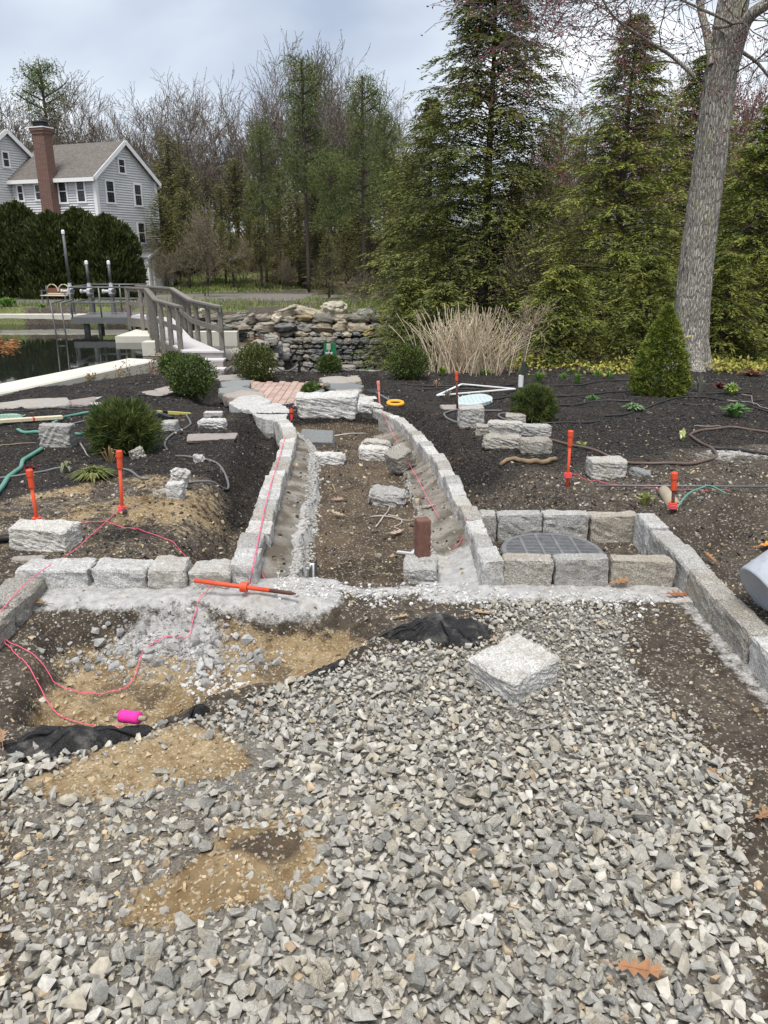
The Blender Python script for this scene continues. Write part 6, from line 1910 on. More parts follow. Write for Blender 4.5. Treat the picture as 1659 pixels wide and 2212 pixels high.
# dry hydrangea canes
def canes():
    b = G(1012, 808, .05); D = b.y / ray(1012, 808)[1]
    b.z = gz(b.x, b.y)
    sc = D / F; rs = np.random.default_rng(6); parts, parts2 = [], []
    for i in range(330):
        a = rs.uniform(-1, 1); bx0 = rs.normal(0, 42) * sc; by0 = rs.normal(0, .22)
        hgt = (78 + 75 * rs.random() ** .8) * sc * (1 - .25 * abs(a)); ln = a * 70 * sc * rs.uniform(.5, 1.1) + bx0 * .25
        ly = rs.normal(0, .25)
        P = [(bx0, by0, -.03), (bx0 + ln * .25, by0 + ly * .3, hgt * .35), (bx0 + ln * .6, by0 + ly * .6, hgt * .7), (bx0 + ln * rs.uniform(.9, 1.2), by0 + ly, hgt)]
        P = smooth_path(P, 3)
        (parts if rs.random() < .7 else parts2).append(tube(P, np.linspace(.0072, .004, len(P)), 4))
        if rs.random() < .5:
            k = int(len(P) * rs.uniform(.5, .8)); e = np.array(P[k]) + np.array([rs.normal(0, .07), rs.normal(0, .07), rs.uniform(.06, .2)])
            parts.append(tube([P[k], e], [.004, .003], 3))
    t = thing('dry_hydrangea', 'big clump of bare straw coloured canes in front of the hemlock', 'shrub', b)
    for nm, pr, c in (('cane', parts, (.58, .49, .36)), ('cane', parts2, (.38, .30, .21))):
        V, Fl = cat(pr); T = np.tile(c, (len(V), 1)) * np.repeat(rs.uniform(.8, 1.2, (len(V) // 4 + 1, 1)), 4, axis=0)[:len(V)]
        o = ob(nm, mk(nm, V, Fl, T), M['bark'], t); o['kind'] = 'stuff'
    n = 60; P = np.c_[rs.normal(0, .45, n), rs.normal(0, .25, n), rs.uniform(.0, .08, n)]
    V, Fq = leaf_quads(P, rs.normal(0, 1, (n, 3)), rs.normal(0, .4, (n, 3)) + (0, 0, 1), .09, .05)
    ob('dead_leaf', mk('dead_leaf', V, Fq, np.repeat(np.array([(.28, .19, .11)]) * rs.uniform(.6, 1.2, (n, 1)), 4, axis=0)), M['deadleaf'], t)['kind'] = 'stuff'
canes()

# grafted standard with white guard
def standard():
    b = G(1126, 838, .05); b.z = gz(b.x, b.y); D = b.y / ray(1126, 838)[1]; sc = D / F
    t = thing('grafted_tree', 'thin staked young tree with tangled bare head and white trunk guard', 'tree', b)
    h = 118 * sc
    V, Fl = tube([(0, 0, -.05), (.01, 0, h * .5), (.035, 0, h)], [.016, .014, .013], 8); ob('trunk', mk('trunk', V, Fl, np.tile((.16, .13, .10), (len(V), 1)), smooth=True), M['bark'], t)
    V, Fl = tube([(-.012, -.002, .0), (-.012, -.002, .17)], .036, 10); ob('trunk_guard', mk('trunk_guard', V, Fl), M['white'], t)
    V, Fl = tube([(.01, -.01, .2), (.012, -.01, .36)], .031, 10); ob('wrap', mk('wrap', V, Fl), plain('dark_green_wrap', (.05, .07, .05), .7), t)
    pol = []
    rs = np.random.default_rng(5)
    for i in range(15):
        a = rs.uniform(0, 6.28)
        branches(i, (.035, 0, h - .02), (math.cos(a), math.sin(a), rs.uniform(-.1, 1.3)), .30, .008, 2, 3, (.4, 1.0), (.5, .8), .06, .3, 5, .3, pol)
    (tv, tf), (V, Fl, T) = branch_mesh(pol, 5, [(.3, .2, .1)], 3, .012, .3, minr=.003)
    ob('crown', mk('crown', tv, tf, np.tile((.27, .21, .16), (len(tv), 1))), M['bark'], t)
standard()

def tuft(name, label, px, py, hpx, wpx_, n, col, seed, lw=.012, arch=.5, dz=.06, group=None, cat_='plant', leafm='leaf', up=1.0):
    b = G(px, py, dz); b.z = gz(b.x, b.y); D = b.y / ray(px, py)[1]; sc = D / F
    h, w = hpx * sc, wpx_ * sc / 2; rs = np.random.default_rng(seed)
    Vs, Fs, Ts, off = [], [], [], 0
    for i in range(n):
        a = rs.uniform(0, 6.28); k = rs.uniform(.15, 1); L = rs.uniform(.7, 1.1)
        d = np.array([math.cos(a), math.sin(a), 0]); s = np.array([-d[1], d[0], 0])
        o = d * w * .2 * k
        mid = o + d * w * k * .45 + np.array([0, 0, h * L * (.75 - .15 * k)]); tip = o + d * w * k * 1.0 + np.array([0, 0, h * L * (1 - arch * k) * up])
        ww = lw * rs.uniform(.7, 1.2)
        V = np.array([o - s * ww * .35, o + s * ww * .35, mid + s * ww * .5, mid - s * ww * .5, tip]) - (0, 0, .005)
        Vs.append(V); Fs += [[off, off + 1, off + 2, off + 3]]; Ts.append(np.tile(np.array(col[rs.integers(0, len(col))]) * rs.uniform(.75, 1.3), (5, 1)))
        off += 5
    tri = np.array([[k * 5 + 3, k * 5 + 2, k * 5 + 4] for k in range(n)])
    me = mk(name, np.concatenate(Vs), [np.array(Fs), tri], np.concatenate(Ts))
    o = ob(name, me, M[leafm], None, b)
    return tag(o, label, cat_, group)
LILY = [(.10, .20, .035), (.14, .25, .05), (.18, .29, .07)]
gl = 'daylily tufts on the mulch'
tuft('daylily', 'daylily tuft beside the thin grafted tree', 1163, 826, 28, 40, 60, LILY, 1, .016, .4, group=gl)
tuft('daylily', 'small daylily tuft nearest the dry canes', 1048, 812, 18, 50, 46, LILY, 2, .014, .7, group=gl)
tuft('daylily', 'daylily tuft at the back by the yellow groundcover', 1218, 820, 18, 34, 36, LILY, 3, .014, .4, group=gl)
tuft('daylily', 'daylily tuft in front of the pair midway to the spruce', 1247, 828, 26, 36, 46, LILY, 4, .015, .4, group=gl)
tuft('daylily', 'daylily tuft beside the yellow groundcover edge', 1234, 806, 16, 26, 30, LILY, 5, .014, .4, group=gl)
tuft('daylily', 'daylily tuft halfway between the grafted tree and the cone spruce', 1291, 812, 22, 32, 40, LILY, 6, .014, .4, group=gl)
tuft('daylily', 'daylily tuft just behind the cone spruce edge', 1316, 818, 20, 38, 40, LILY, 7, .014, .5, group=gl)
tuft('daylily', 'short sprout by the round boxwood and canes', 955, 815, 26, 26, 22, [(.16, .24, .04), (.2, .27, .05)], 8, .03, .3)
PER = [(.10, .20, .06), (.14, .27, .08), (.19, .33, .11)]
tuft('perennial_plant', 'fan of broad fresh green leaves beyond the brown hose', 1586, 903, 34, 66, 95, PER, 11, .034, .45)
tuft('perennial_plant', 'low light green mound of leaves by the black tube below the spruce', 1367, 889, 22, 50, 90, [(.13, .22, .09), (.2, .30, .14), (.26, .36, .19)], 12, .026, .6)
tuft('perennial_plant', 'small green tuft on the mulch between two drip tubes', 1279, 866, 18, 36, 60, PER, 13, .018, .6)
tuft('perennial_plant', 'yellow green hellebore clump behind the fan of green leaves', 1580, 850, 30, 46, 60, [(.16, .26, .05), (.26, .34, .08), (.34, .38, .14)], 14, .035, .5)
tuft('perennial_plant', 'wine red leafy clump left of the hellebore'.replace('left of', 'beside'), 1556, 838, 18, 34, 40, [(.12, .035, .035), (.18, .06, .05)], 15, .035, .5)
tuft('perennial_plant', 'grey drooping star leaved plant at the foot of the maple', 1511, 842, 40, 40, 36, [(.26, .27, .21), (.34, .34, .28)], 16, .03, .35)
tuft('perennial_plant', 'rusty leafy clump at the far edge of the bed', 1625, 812, 14, 60, 50, [(.22, .09, .06), (.3, .13, .08), (.12, .15, .05)], 17, .04, .5)
tuft('hosta', 'cream striped hosta shoots by the loop of brown hose', 1473, 948, 33, 26, 20, [(.55, .56, .26), (.30, .36, .12), (.62, .62, .36)], 18, .035, .75)
tuft('hosta', 'hosta sprout on the soil beside the clay pipe', 1392, 1094, 36, 44, 22, [(.28, .32, .10), (.45, .44, .2), (.2, .26, .08)], 19, .03, .4)
tuft('hosta', 'hosta sprout beside the orange stake with ring collar', 1258, 960, 22, 34, 16, [(.38, .40, .15), (.24, .3, .09)], 20, .024, .5)
tuft('fern', 'spreading olive green plant between the two orange stakes', 203, 1040, 34, 105, 260, [(.10, .13, .03), (.15, .17, .045), (.2, .2, .07)], 21, .014, .75)
tuft('rhododendron', 'seedling with drooping grey green leaves', 148, 1030, 40, 40, 14, [(.2, .22, .13), (.15, .18, .09)], 22, .022, .9)
tuft('red_grass', 'dark red wisps beside the green hose', 62, 1012, 14, 56, 50, [(.13, .02, .02), (.09, .015, .02)], 23, .006, .8)
tuft('dry_grass', 'grey dry tuft behind the orange handle', 967, 862, 26, 40, 60, [(.35, .32, .27), (.25, .22, .19)], 24, .006, .4)
tuft('dry_grass', 'straw coloured sprig at the foot of the dwarf pine mound', 238, 998, 44, 60, 22, [(.42, .3, .15), (.34, .24, .12)], 25, .010, .55)
tuft('dry_grass', 'reddish dead tuft beside the pink stake and spade', 942, 838, 22, 30, 40, [(.34, .19, .13), (.3, .22, .16)], 26, .010, .5)
tuft('grass_tuft', 'green grass at the far pond wall', 20, 676, 22, 70, 120, [(.10, .20, .03), (.15, .26, .05)], 27, .05, .4, dz=-.2)
tuft('grass_tuft', 'small green tuft by the gate platform', 92, 676, 12, 30, 50, [(.10, .20, .03), (.15, .26, .05)], 28, .05, .4, dz=-.2)
def rose(label, px, py, hpx, seed):
    b = G(px, py, -.25); b.z = gz(b.x, b.y); D = b.y / ray(px, py)[1]; sc = D / F
    pol = []; rs = np.random.default_rng(seed)
    for i in range(4):
        branches(seed + i, rs.normal(0, .04, 3) * (1, 1, 0), (rs.normal(0, .5), rs.normal(0, .5), 1), hpx * sc * .75, .006, 2, 3, (.3, .8), (.45, .75), .1, .2, 5, .3, pol)
    (tv, tf), (V, Fl, T) = branch_mesh(pol, 9, [(.16, .20, .06), (.30, .12, .07), (.22, .2, .09)], seed, .04, 2, minr=.0035)
    t = thing('rose_bush', label, 'shrub', b)
    ob('stem', mk('stem', tv, tf, np.tile((.17, .10, .08), (len(tv), 1))), M['bark'], t); ob('foliage', mk('foliage', V, Fl, T), M['leaf'], t)
rose('sparse rose with reddish new leaves in the middle of the pond wall', 268, 843, 58, 31)
rose('low reddish rose shoots before the pond wall', 208, 858, 32, 33)
rose('tall thin rose at the end of the pond wall', 328, 836, 66, 35)

# yellow groundcover behind the bed
def groundcover():
    rs = np.random.default_rng(9); n = 3400
    x = rs.uniform(2.3, 9.5, n); y = 13.4 + rs.normal(0, .30, n) + .12 * np.sin(x * 3)
    k = (np.abs(x - 5.1) > .42) & (fbm(x, y, 1.5, 2, 5) > -.35); x, y = x[k], y[k]; n = len(x)
    z = H(x, y) + rs.random(n) ** .8 * .24 * (.6 + .4 * vnoise(x * 4, y * 3, 4))
    cols = np.array([(.30, .31, .05), (.42, .40, .07), (.52, .47, .10), (.20, .23, .05), (.36, .27, .08)])
    V, Fq = leaf_quads(np.stack([x, y, z], 1), rs.normal(0, 1, (n, 3)) + (0, 0, .3), rs.normal(0, .6, (n, 3)) + (0, 0, 1), .07 * rs.uniform(.6, 1.3, n), .042)
    tag(ob('groundcover', mk('groundcover', V, Fq, np.repeat(cols[rs.integers(0, 5, n)], 4, axis=0)), M['leaf']), 'yellow leaved groundcover along the back of the bed', 'groundcover', kind='stuff')
    # grass on the bank above the rubble wall
    n = 26000; x = rs.uniform(-16, 7, n); y = rs.uniform(26.3, 42, n)
    z, m = H(x, y, masks=True); k = rs.random(n) < m['grass'] * .9 + .06; x, y, z = x[k], y[k], z[k]; n = len(x)
    d = np.c_[rs.normal(0, .35, (n, 2)), np.ones(n)]
    gcol = np.array([(.10, .17, .035), (.15, .22, .05), (.27, .25, .11), (.33, .29, .17)])
    V, Fq = leaf_quads(np.stack([x, y, z - .01], 1), d, rs.normal(0, 1, (n, 3)), rs.uniform(.08, .22, n) * (1 + .9 * (vnoise(x * .6, y * .6, 8) > .4)), .03)
    tag(ob('bank_grass', mk('bank_grass', V, Fq, np.repeat(gcol[rs.choice(4, n, p=[.3, .3, .25, .15])], 4, axis=0)), M['leaf']), 'patchy spring grass on the bank above the rubble wall', 'grass', kind='stuff')
    n = 7000; x = -14 + rs.normal(0, 3.4, n); y = 60 + rs.normal(0, 3.2, n); k = (x > -18.5); x, y = x[k], y[k]; n = len(x)
    d = np.c_[rs.normal(0, .35, (n, 2)), np.ones(n)]
    V, Fq = leaf_quads(np.stack([x, y, H(x, y)], 1), d, rs.normal(0, 1, (n, 3)), rs.uniform(.12, .3, n), .07)
    tag(ob('hill_grass', mk('hill_grass', V, Fq, np.repeat(gcol[rs.integers(0, 3, n)], 4, axis=0)), M['leaf']), 'green grass on the slope beside the house', 'grass', kind='stuff')
groundcover()

# ---------------------------------------------------------------- the big maple
def bark_mat():
    n = NB('grey_maple_bark')
    v = n.mapping((30, 30, 4.2))
    f = n.noise(1.6, 6, .7, v, .5)
    wv = n.N.new('ShaderNodeMixRGB'); wv.blend_type = 'ADD'; wv.inputs[0].default_value = .35; n.L.new(n.mapping((30, 30, 5.5)), wv.inputs[1]); n.L.new(n.noise(9, 3, .6, None, 0, 'Color'), wv.inputs[2])
    ed = n.voro(1.0, 'Distance', wv.outputs[0], 'DISTANCE_TO_EDGE')
    c = n.mix(n.ramp(f, [(.3, 0), (.62, 1)]), (.32, .29, .25), (.55, .51, .455))
    c = n.mix(n.ramp(ed, [(.02, .5), (.2, 0)]), c, (.15, .13, .11))
    li = n.ramp(n.math('ADD', n.math('MULTIPLY', n.noise(2.2, 5, .65), .62), n.math('MULTIPLY', n.noise(30, 4, .75), .38)), [(.555, 0), (.585, 1)])
    c = n.mix(n.math('MULTIPLY', li, .75), c, (.42, .43, .24))
    c = n.mix(n.ramp(n.noise(60, 3), [(.66, 0), (.7, .5)]), c, (.46, .45, .42))
    nm = n.bump(n.ramp(ed, [(.0, 0), (.25, 1)]), .9, .03); nm = n.bump(f, .5, .02, nm); nm = n.bump(n.noise(14, 5, .7, n.mapping((6, 6, 1.5))), .5, .015, nm)
    return n.fin(c, nm, .95)
M['maple'] = bark_mat()
def maple():
    b = G(1483, 800, .05); b.z = gz(b.x, b.y)
    t = thing('maple_tree', 'big grey maple trunk with lichen patches and red budding twigs', 'tree', b)
    ns, nr, hh = 96, 220, 9.5
    zz = np.linspace(-.15, hh, nr); th = np.linspace(0, 2 * np.pi, ns, endpoint=False)
    TH, ZZ = np.meshgrid(th, zz)
    R0 = np.interp(zz, [-.2, .0, .15, .5, 1.5, 3, 5, 9.5], [.52, .44, .355, .298, .275, .252, .235, .14])[:, None]
    fl = np.exp(-np.maximum(zz, 0) / .28)[:, None]
    R = R0 * (1 + fl * .24 * np.cos(TH * 5 + 1) + .03 * vnoise(TH * 2, ZZ * .7, 3))
    fw = vnoise(TH * 14 + .8 * vnoise(TH * 3, ZZ * 2.4, 9), ZZ * 2.6, 4); ridge = 1 - np.abs(fw)
    fw2 = vnoise(TH * 26, ZZ * 5, 14)
    seam = sst(0, .7, TH) * (1 - sst(5.58, 6.28, TH))
    R = R + (.026 * (ridge - .6) + .010 * fw2) * seam
    cx = np.interp(zz, [0, 2, 4.6, 9.5], [0, -.05, -.02, .35])[:, None]; cy = np.interp(zz, [0, 5, 9.5], [0, .1, .4])[:, None]
    V = np.stack([cx + R * np.cos(TH), cy + R * np.sin(TH), ZZ], -1).reshape(-1, 3)
    i = np.arange(nr - 1)[:, None] * ns; j = np.arange(ns)[None]
    q = np.stack([i + j, i + (j + 1) % ns, i + ns + (j + 1) % ns, i + ns + j], -1).reshape(-1, 4)
    ob('trunk', mk('trunk', V, q, smooth=True), M['maple'], t)
    W = lambda px, py, y: at_y(px, py, y) - b
    y = b.y
    limbs = [
        ([W(1560, 215, y), W(1585, 130, y - .1), W(1612, 45, y - .3), W(1660, 5, y - .5), W(1740, -60, y - .6)], .12, .07),
        ([W(1540, 140, y), W(1524, 60, y + .2), W(1512, 10, y + .3), W(1500, -120, y + .4)], .07, .045),
        ([W(1500, 165, y), W(1452, 122, y + .1), W(1392, 84, y - .1), W(1330, 40, y - .4), W(1290, -20, y - .6)], .035, .012),
        ([W(1540, 60, y), W(1580, 52, y - .3), W(1520, 22, y - .5), W(1450, -10, y - .7)], .03, .014),
        ([W(1600, 110, y), W(1640, 140, y + .3), W(1680, 200, y + .5), W(1720, 300, y + .6)], .03, .012),
    ]
    pol = []; rs = np.random.default_rng(3)
    for k, (P, r0, r1) in enumerate(limbs):
        P = smooth_path([tuple(p) for p in P], 5); rr = np.linspace(r0, r1, len(P))
        V, Fl = tube(P, rr, 9, False); ob('limb', mk('limb', V, Fl, smooth=True), M['maple'], t)
        d = np.gradient(P, axis=0)
        for s in range(3, len(P), 2 if k >= 2 else 4):
            nd = d[s] / np.linalg.norm(d[s]) + rs.normal(0, .75, 3)
            branches(k * 50 + s, P[s], nd, rs.uniform(.7, 1.5), rr[s] * .5 if k >= 2 else .016, 3, 3, (.3, .8), (.5, .8), .03, .2, 5, .25, pol)
    # twigs coming down into view from higher up
    for k in range(26):
        p = W(rs.uniform(1180, 1500), rs.uniform(-150, 30), y + rs.uniform(-1.2, 1.5))
        branches(900 + k, p, (rs.normal(-.5, .5), rs.normal(0, .6), rs.uniform(-.6, .15)), rs.uniform(.9, 1.5), .012, 3, 3, (.3, .8), (.5, .8), .02, .2, 5, .25, pol)
    for k in range(14):
        p = W(rs.uniform(1560, 1760), rs.uniform(-160, 120), y + rs.uniform(-1.2, 1.5))
        branches(950 + k, p, (rs.normal(0, .7), rs.normal(0, .6), rs.uniform(-.5, .4)), rs.uniform(.8, 1.5), .012, 3, 3, (.3, .8), (.5, .8), .02, .2, 5, .25, pol)
    (tv, tf), (V, Fl, T) = branch_mesh(pol, -1, [(.20, .045, .05), (.26, .07, .07), (.16, .04, .05)], 5, .045, 1.0, twigc=(.11, .085, .075), minr=.004) if False else branch_mesh([(l + 1, P, r) for l, P, r in pol] + [(0, np.array([(0, 0, 1), (0, 0, 1.2)]), np.array([.01, .01]))], 0, [(.20, .045, .05), (.26, .07, .07), (.16, .04, .05)], 5, .04, 1, twigc=(.11, .085, .075), minr=.004)
    ob('crown', mk('crown', V, Fl, T), M['bark'], t)
maple()

# ---------------------------------------------------------------- hemlocks near the stream
DARK = [(.065, .085, .022), (.10, .12, .027), (.15, .165, .033), (.21, .21, .042)]
OLIV = [(.105, .14, .03), (.16, .19, .038), (.225, .24, .046), (.30, .295, .06)]
def hem(label, px, y, zb, h, rb, nb, cols, seed, c0=.03, lean=0, **kw):
    x = at_y(px, 600, y).x
    tr, cr = conifer(seed, h, rb, nb, c0, cols=cols, **kw)
    return plant_tree('hemlock', label, 'tree', tr, cr, (x, y, zb), seed * 1.3)
hem('tall dark hemlock behind the dry canes, its top out of frame', 1045, 25, -1.3, 10.6, 3.7, 460, DARK, 41, .02, twigs=21, lpt=17, lL=.14, lW=.034, droop=.36, up=.22, pw=.72)
hem('olive hemlock between the dark tall hemlock and the maple trunk', 1325, 21, -1.1, 7.8, 2.7, 330, OLIV, 42, .03, twigs=18, lpt=16, lL=.115, lW=.028, droop=.3)
hem('olive hemlock partly hidden behind the maple trunk', 1470, 24, -1.1, 7.6, 2.8, 300, OLIV, 43, .03, twigs=17, lpt=15, lL=.12, lW=.030, droop=.32)
hem('bushy yellow green hemlock beyond the maple at the picture edge', 1625, 18, -1.0, 5.4, 2.4, 300, OLIV, 44, .02, twigs=18, lpt=15, lL=.10, lW=.026, droop=.35)
hem('dark hemlock filling the gap behind the grafted tree', 1195, 29, -1.2, 3.4, 1.9, 200, DARK, 45, .03, twigs=15, lpt=11, lL=.18, lW=.042)
hem('dense dark evergreen on the far side of the rubble wall end', 925, 31, -1.0, 7.6, 2.8, 260, DARK, 46, .03, twigs=15, lpt=11, lL=.18, lW=.042)
hem('low dark hemlock boughs overhanging the falls', 885, 19.5, -2.3, 3.1, 1.7, 150, DARK, 47, .05, twigs=14, lpt=11, lL=.12, lW=.028, droop=.3)
hem('low hemlock spreading behind the ball boxwood', 960, 17.2, -1.2, 2.0, 1.5, 120, DARK, 48, .03, twigs=14, lpt=11, lL=.11, lW=.026)
hem('low yellow green hemlock behind the cone spruce', 1405, 16.2, -.95, 2.3, 1.5, 130, OLIV, 49, .03, twigs=14, lpt=11, lL=.11, lW=.026)
hem('low hemlock boughs behind the grafted tree', 1215, 17.0, -.95, 2.1, 1.6, 130, OLIV, 50, .03, twigs=14, lpt=11, lL=.11, lW=.026)
hem('young hemlock beside the maple base', 1575, 15.6, -.9, 2.3, 1.3, 130, OLIV, 51, .03, twigs=14, lpt=11, lL=.10, lW=.024)
hem('young hemlock at the far end of the groundcover', 1690, 16.4, -.9, 2.6, 1.5, 130, OLIV, 52, .03, twigs=14, lpt=11, lL=.10, lW=.024)
hem('slim hemlock rising between the maple and the bushy hemlock', 1580, 27, -1.1, 5.4, 2.0, 170, DARK, 53, .03, twigs=16, lpt=14, lL=.13, lW=.032)

# ---------------------------------------------------------------- arborvitae hedge by the house
ARB = [(.026, .038, .010), (.038, .053, .013), (.055, .072, .017), (.085, .095, .024)]
def arb(seed, r, h, n):
    rs = np.random.default_rng(seed)
    z = rs.random(n); a = rs.uniform(0, 6.283, n)
    pr = np.interp(z, [0, .08, .5, .78, .92, 1], [.9, 1, 1, .86, .55, .05])
    lump = 1 + .22 * vnoise(a * 2, z * 6, seed) + .16 * vnoise(a * 5, z * 16, seed + 1)
    k = 1 - .35 * rs.random(n) ** 1.6
    P = np.stack([np.cos(a) * r * pr * lump * k, np.sin(a) * r * pr * lump * k, z * h * (1 + .05 * vnoise(a * 2, z * 0, seed + 2))], 1)
    D = np.stack([np.cos(a) * .45, np.sin(a) * .45, np.ones(n)], 1) + rs.normal(0, .35, (n, 3))
    V, Fq = leaf_quads(P, D, rs.normal(0, 1, (n, 3)), .30 * rs.uniform(.5, 1.2, n), .10)
    return V, Fq, np.repeat(np.array(ARB)[rs.integers(0, 4, n)] * rs.uniform(.75, 1.25, (n, 1)), 4, axis=0)
for i, (px, top, w, lb) in enumerate([(-30, 470, 110, 'arborvitae at the picture edge before the wing'), (60, 447, 100, 'broad arborvitae with the highest peak, before the wing'), (125, 468, 90, 'arborvitae just under the brick chimney'),
                                      (190, 462, 90, 'arborvitae in front of the house corner'), (248, 473, 82, 'arborvitae before the gable windows'), (282, 540, 44, 'shorter arborvitae next to the porch')]):
    y = 43.5 + .8 * (i % 2); p = at_y(px, 655, y); zt_ = at_y(px, top, y).z; z0 = gz(p.x, y)
    r = w / F * y / ray(px, 600)[1] / 2 * 1.38; h = zt_ - z0
    V, Fq, T = arb(60 + i, r, h, 13000)
    t = thing('arborvitae', lb, 'evergreen shrub', (p.x, y, z0), group=None)
    V2, F2 = tube([(0, 0, -.1), (0, 0, h * .8)], [.09, .02], 6); ob('trunk', mk('trunk', V2, F2, np.tile(BARKC, (len(V2), 1))), M['bark'], t)
    ob('foliage', mk('foliage', V, Fq, T), M['needle'], t)

# ---------------------------------------------------------------- woods beyond
def top_h(px, py, y):
    p = at_y(px, py, y); z0 = gz(p.x, y); return p.x, z0, p.z - z0
rsw = random.Random(12)
# bare trees: a few built, the rest copied
bare = []
for k in range(6):
    spreadk = [(.35, .8), (.3, .7), (.4, .9), (.3, .75), (.35, .85), (.25, .6)][k]
    pol = branches(70 + k, (0, 0, -.02), (rsw.gauss(0, .04), rsw.gauss(0, .04), 1), .42, .016, 6, (5, 4, 3, 3, 3, 3), [(.4, .95), (.35, .85), (.45, 1.0), (.35, .9), (.4, 1.0), (.3, .75)][k], (.55, .82), .085, .12, 6, .30)
    z = max(P[:, 2].max() for _, P, _ in pol)
    pol = [(l, P / z, r / z) for l, P, r in pol]
    tr, cr = branch_mesh(pol, 2, [(.24, .17, .13), (.28, .22, .13), (.2, .15, .12)], k, .006, .35, minr=.0008)
    bare.append((tr, cr))
red = []
for k in range(2):
    pol = branches(170 + k, (0, 0, -.02), (0, 0, 1), .42, .011, 6, (5, 4, 3, 3, 3, 3), (.35, .85), (.52, .78), .06, .14, 6, .35)
    z = max(P[:, 2].max() for _, P, _ in pol); pol = [(l, P / z, r / z) for l, P, r in pol]
    red.append(branch_mesh(pol, 2, [(.24, .06, .06), (.30, .10, .08), (.18, .05, .05)], k, .008, 1, minr=.0008))
protos = {}
def where(px):
    return ('above the roof of the house' if px < 200 else 'above the porch' if px < 345 else 'between the porch and the tallest pine' if px < 600 else
            'around the two tall pines' if px < 800 else 'beside the tall dark hemlock' if px < 1180 else 'between the dark hemlock and the maple' if px < 1440 else 'around the maple trunk')
def forest(kind, k, builder, name, label, px, top, y, group, barkc, leafm, rot=None, sq=1.0):
    x, z0, h = top_h(px, top, y)
    if group: label = label + ' ' + where(px)
    rot = rsw.uniform(0, 6.28) if rot is None else rot
    key = (kind, k)
    if key not in protos:
        tr, cr = builder
        protos[key] = plant_tree(name, label, 'tree', tr, cr, (x, y, z0), rot, group, barkc, leafm, (h * sq, h * sq, h))
        return protos[key]
    return dup(protos[key], label, (x, y, z0), (0, 0, rot), (h * sq, h * sq, h), group)
cont = ([-80, 60, 150, 250, 330, 420, 500, 530, 560, 620, 700, 780, 850, 890], [170, 150, 148, 140, 118, 150, 170, 150, 68, 58, 62, 92, 165, 250])
NB_ = 0
px = -70
while px < 890:
    y = rsw.uniform(72, 88); top = float(np.interp(px, *cont)) + rsw.uniform(-6, 22)
    big = 545 < px < 860
    forest('bare', rsw.randint(0, 5), bare[0], 'bare_tree', 'x', px, top, y, 'leafless trees on the wooded ridge', (.085, .072, .062), 'bark', sq=rsw.uniform(.75, 1.0)) if False else None
    k = rsw.randint(0, 5)
    t = forest('bare', k, bare[k], 'bare_tree', 'leafless tree on the near side of the ridge', px, top, y, 'leafless trees on the wooded ridge', (.085, .074, .065), 'bark', sq=rsw.uniform(1.0, 1.35))
    px += rsw.uniform(40, 62)
px = -90
while px < 900:
    k = rsw.randint(0, 5); y = rsw.uniform(92, 112); top = float(np.interp(px, *cont)) + rsw.uniform(25, 110)
    forest('bare', k, bare[k], 'bare_tree', 'fainter leafless tree farther back on the ridge', px, top, y, 'leafless trees on the wooded ridge', (.085, .074, .065), 'bark', sq=rsw.uniform(.85, 1.15))
    px += rsw.uniform(60, 90)
for px, top, y in [(1180, 250, 42), (1240, 200, 46), (1300, 170, 38), (1375, 150, 44), (1440, 110, 36), (1530, 120, 40), (1590, 60, 34), (1640, 90, 38), (1690, 40, 34), (1130, 330, 50), (1270, 320, 52), (1340, 300, 55), (1480, 230, 50), (1610, 250, 48)]:
    k = rsw.randint(0, 1)
    forest('red', k, red[k], 'red_maple', 'red budding maple behind the evergreens', px, top, y, 'red budding maples behind the hemlocks', (.085, .07, .062), 'bark', sq=rsw.uniform(.75, 1.0))

WOODC = [(.095, .105, .03), (.13, .135, .038), (.175, .16, .048), (.20, .175, .065)]
cons = []
for k in range(4):
    tr, cr = conifer(300 + k, 1.0, (.20, .24, .17, .26)[k], (120, 130, 110, 140)[k], (.22, .08, .32, .04)[k], 11, 8, .020, .0065, (.3, .3, .25, .2)[k], .15, (.75, .8, .6, .9)[k], cols=WOODC, bw=.0022, r0=.011)
    cons.append((tr, cr))
pines = []
for k in range(3):
    tr, cr = conifer(320 + k, 1.0, (.17, .15, .19)[k], (34, 30, 38)[k], (.46, .40, .5)[k], 12, 40, .018, .0040, -.10, .05, .38, cols=[(.07, .098, .03), (.10, .13, .038), (.14, .165, .048)], tuft=True, bw=.0022, r0=.0048, twl=.5, irr=.75)
    pines.append((tr, cr))
bushes = []
for k in range(2):
    pol = []
    rs = np.random.default_rng(40 + k)
    for i in range(5):
        branches(400 + 10 * k + i, (rs.normal(0, .05), rs.normal(0, .05), 0), (rs.normal(0, .35), rs.normal(0, .35), 1), .5, .007, 4, 4, (.3, .85), (.5, .78), .06, .18, 5, .25, pol)
    z = max(P[:, 2].max() for _, P, _ in pol); pol = [(l, P / z, r / z) for l, P, r in pol]
    bushes.append(branch_mesh(pol, 1, [(.20, .17, .07), (.17, .17, .06), (.23, .17, .11)], k, .016, 1, minr=.002, twigc=(.15, .125, .10)))
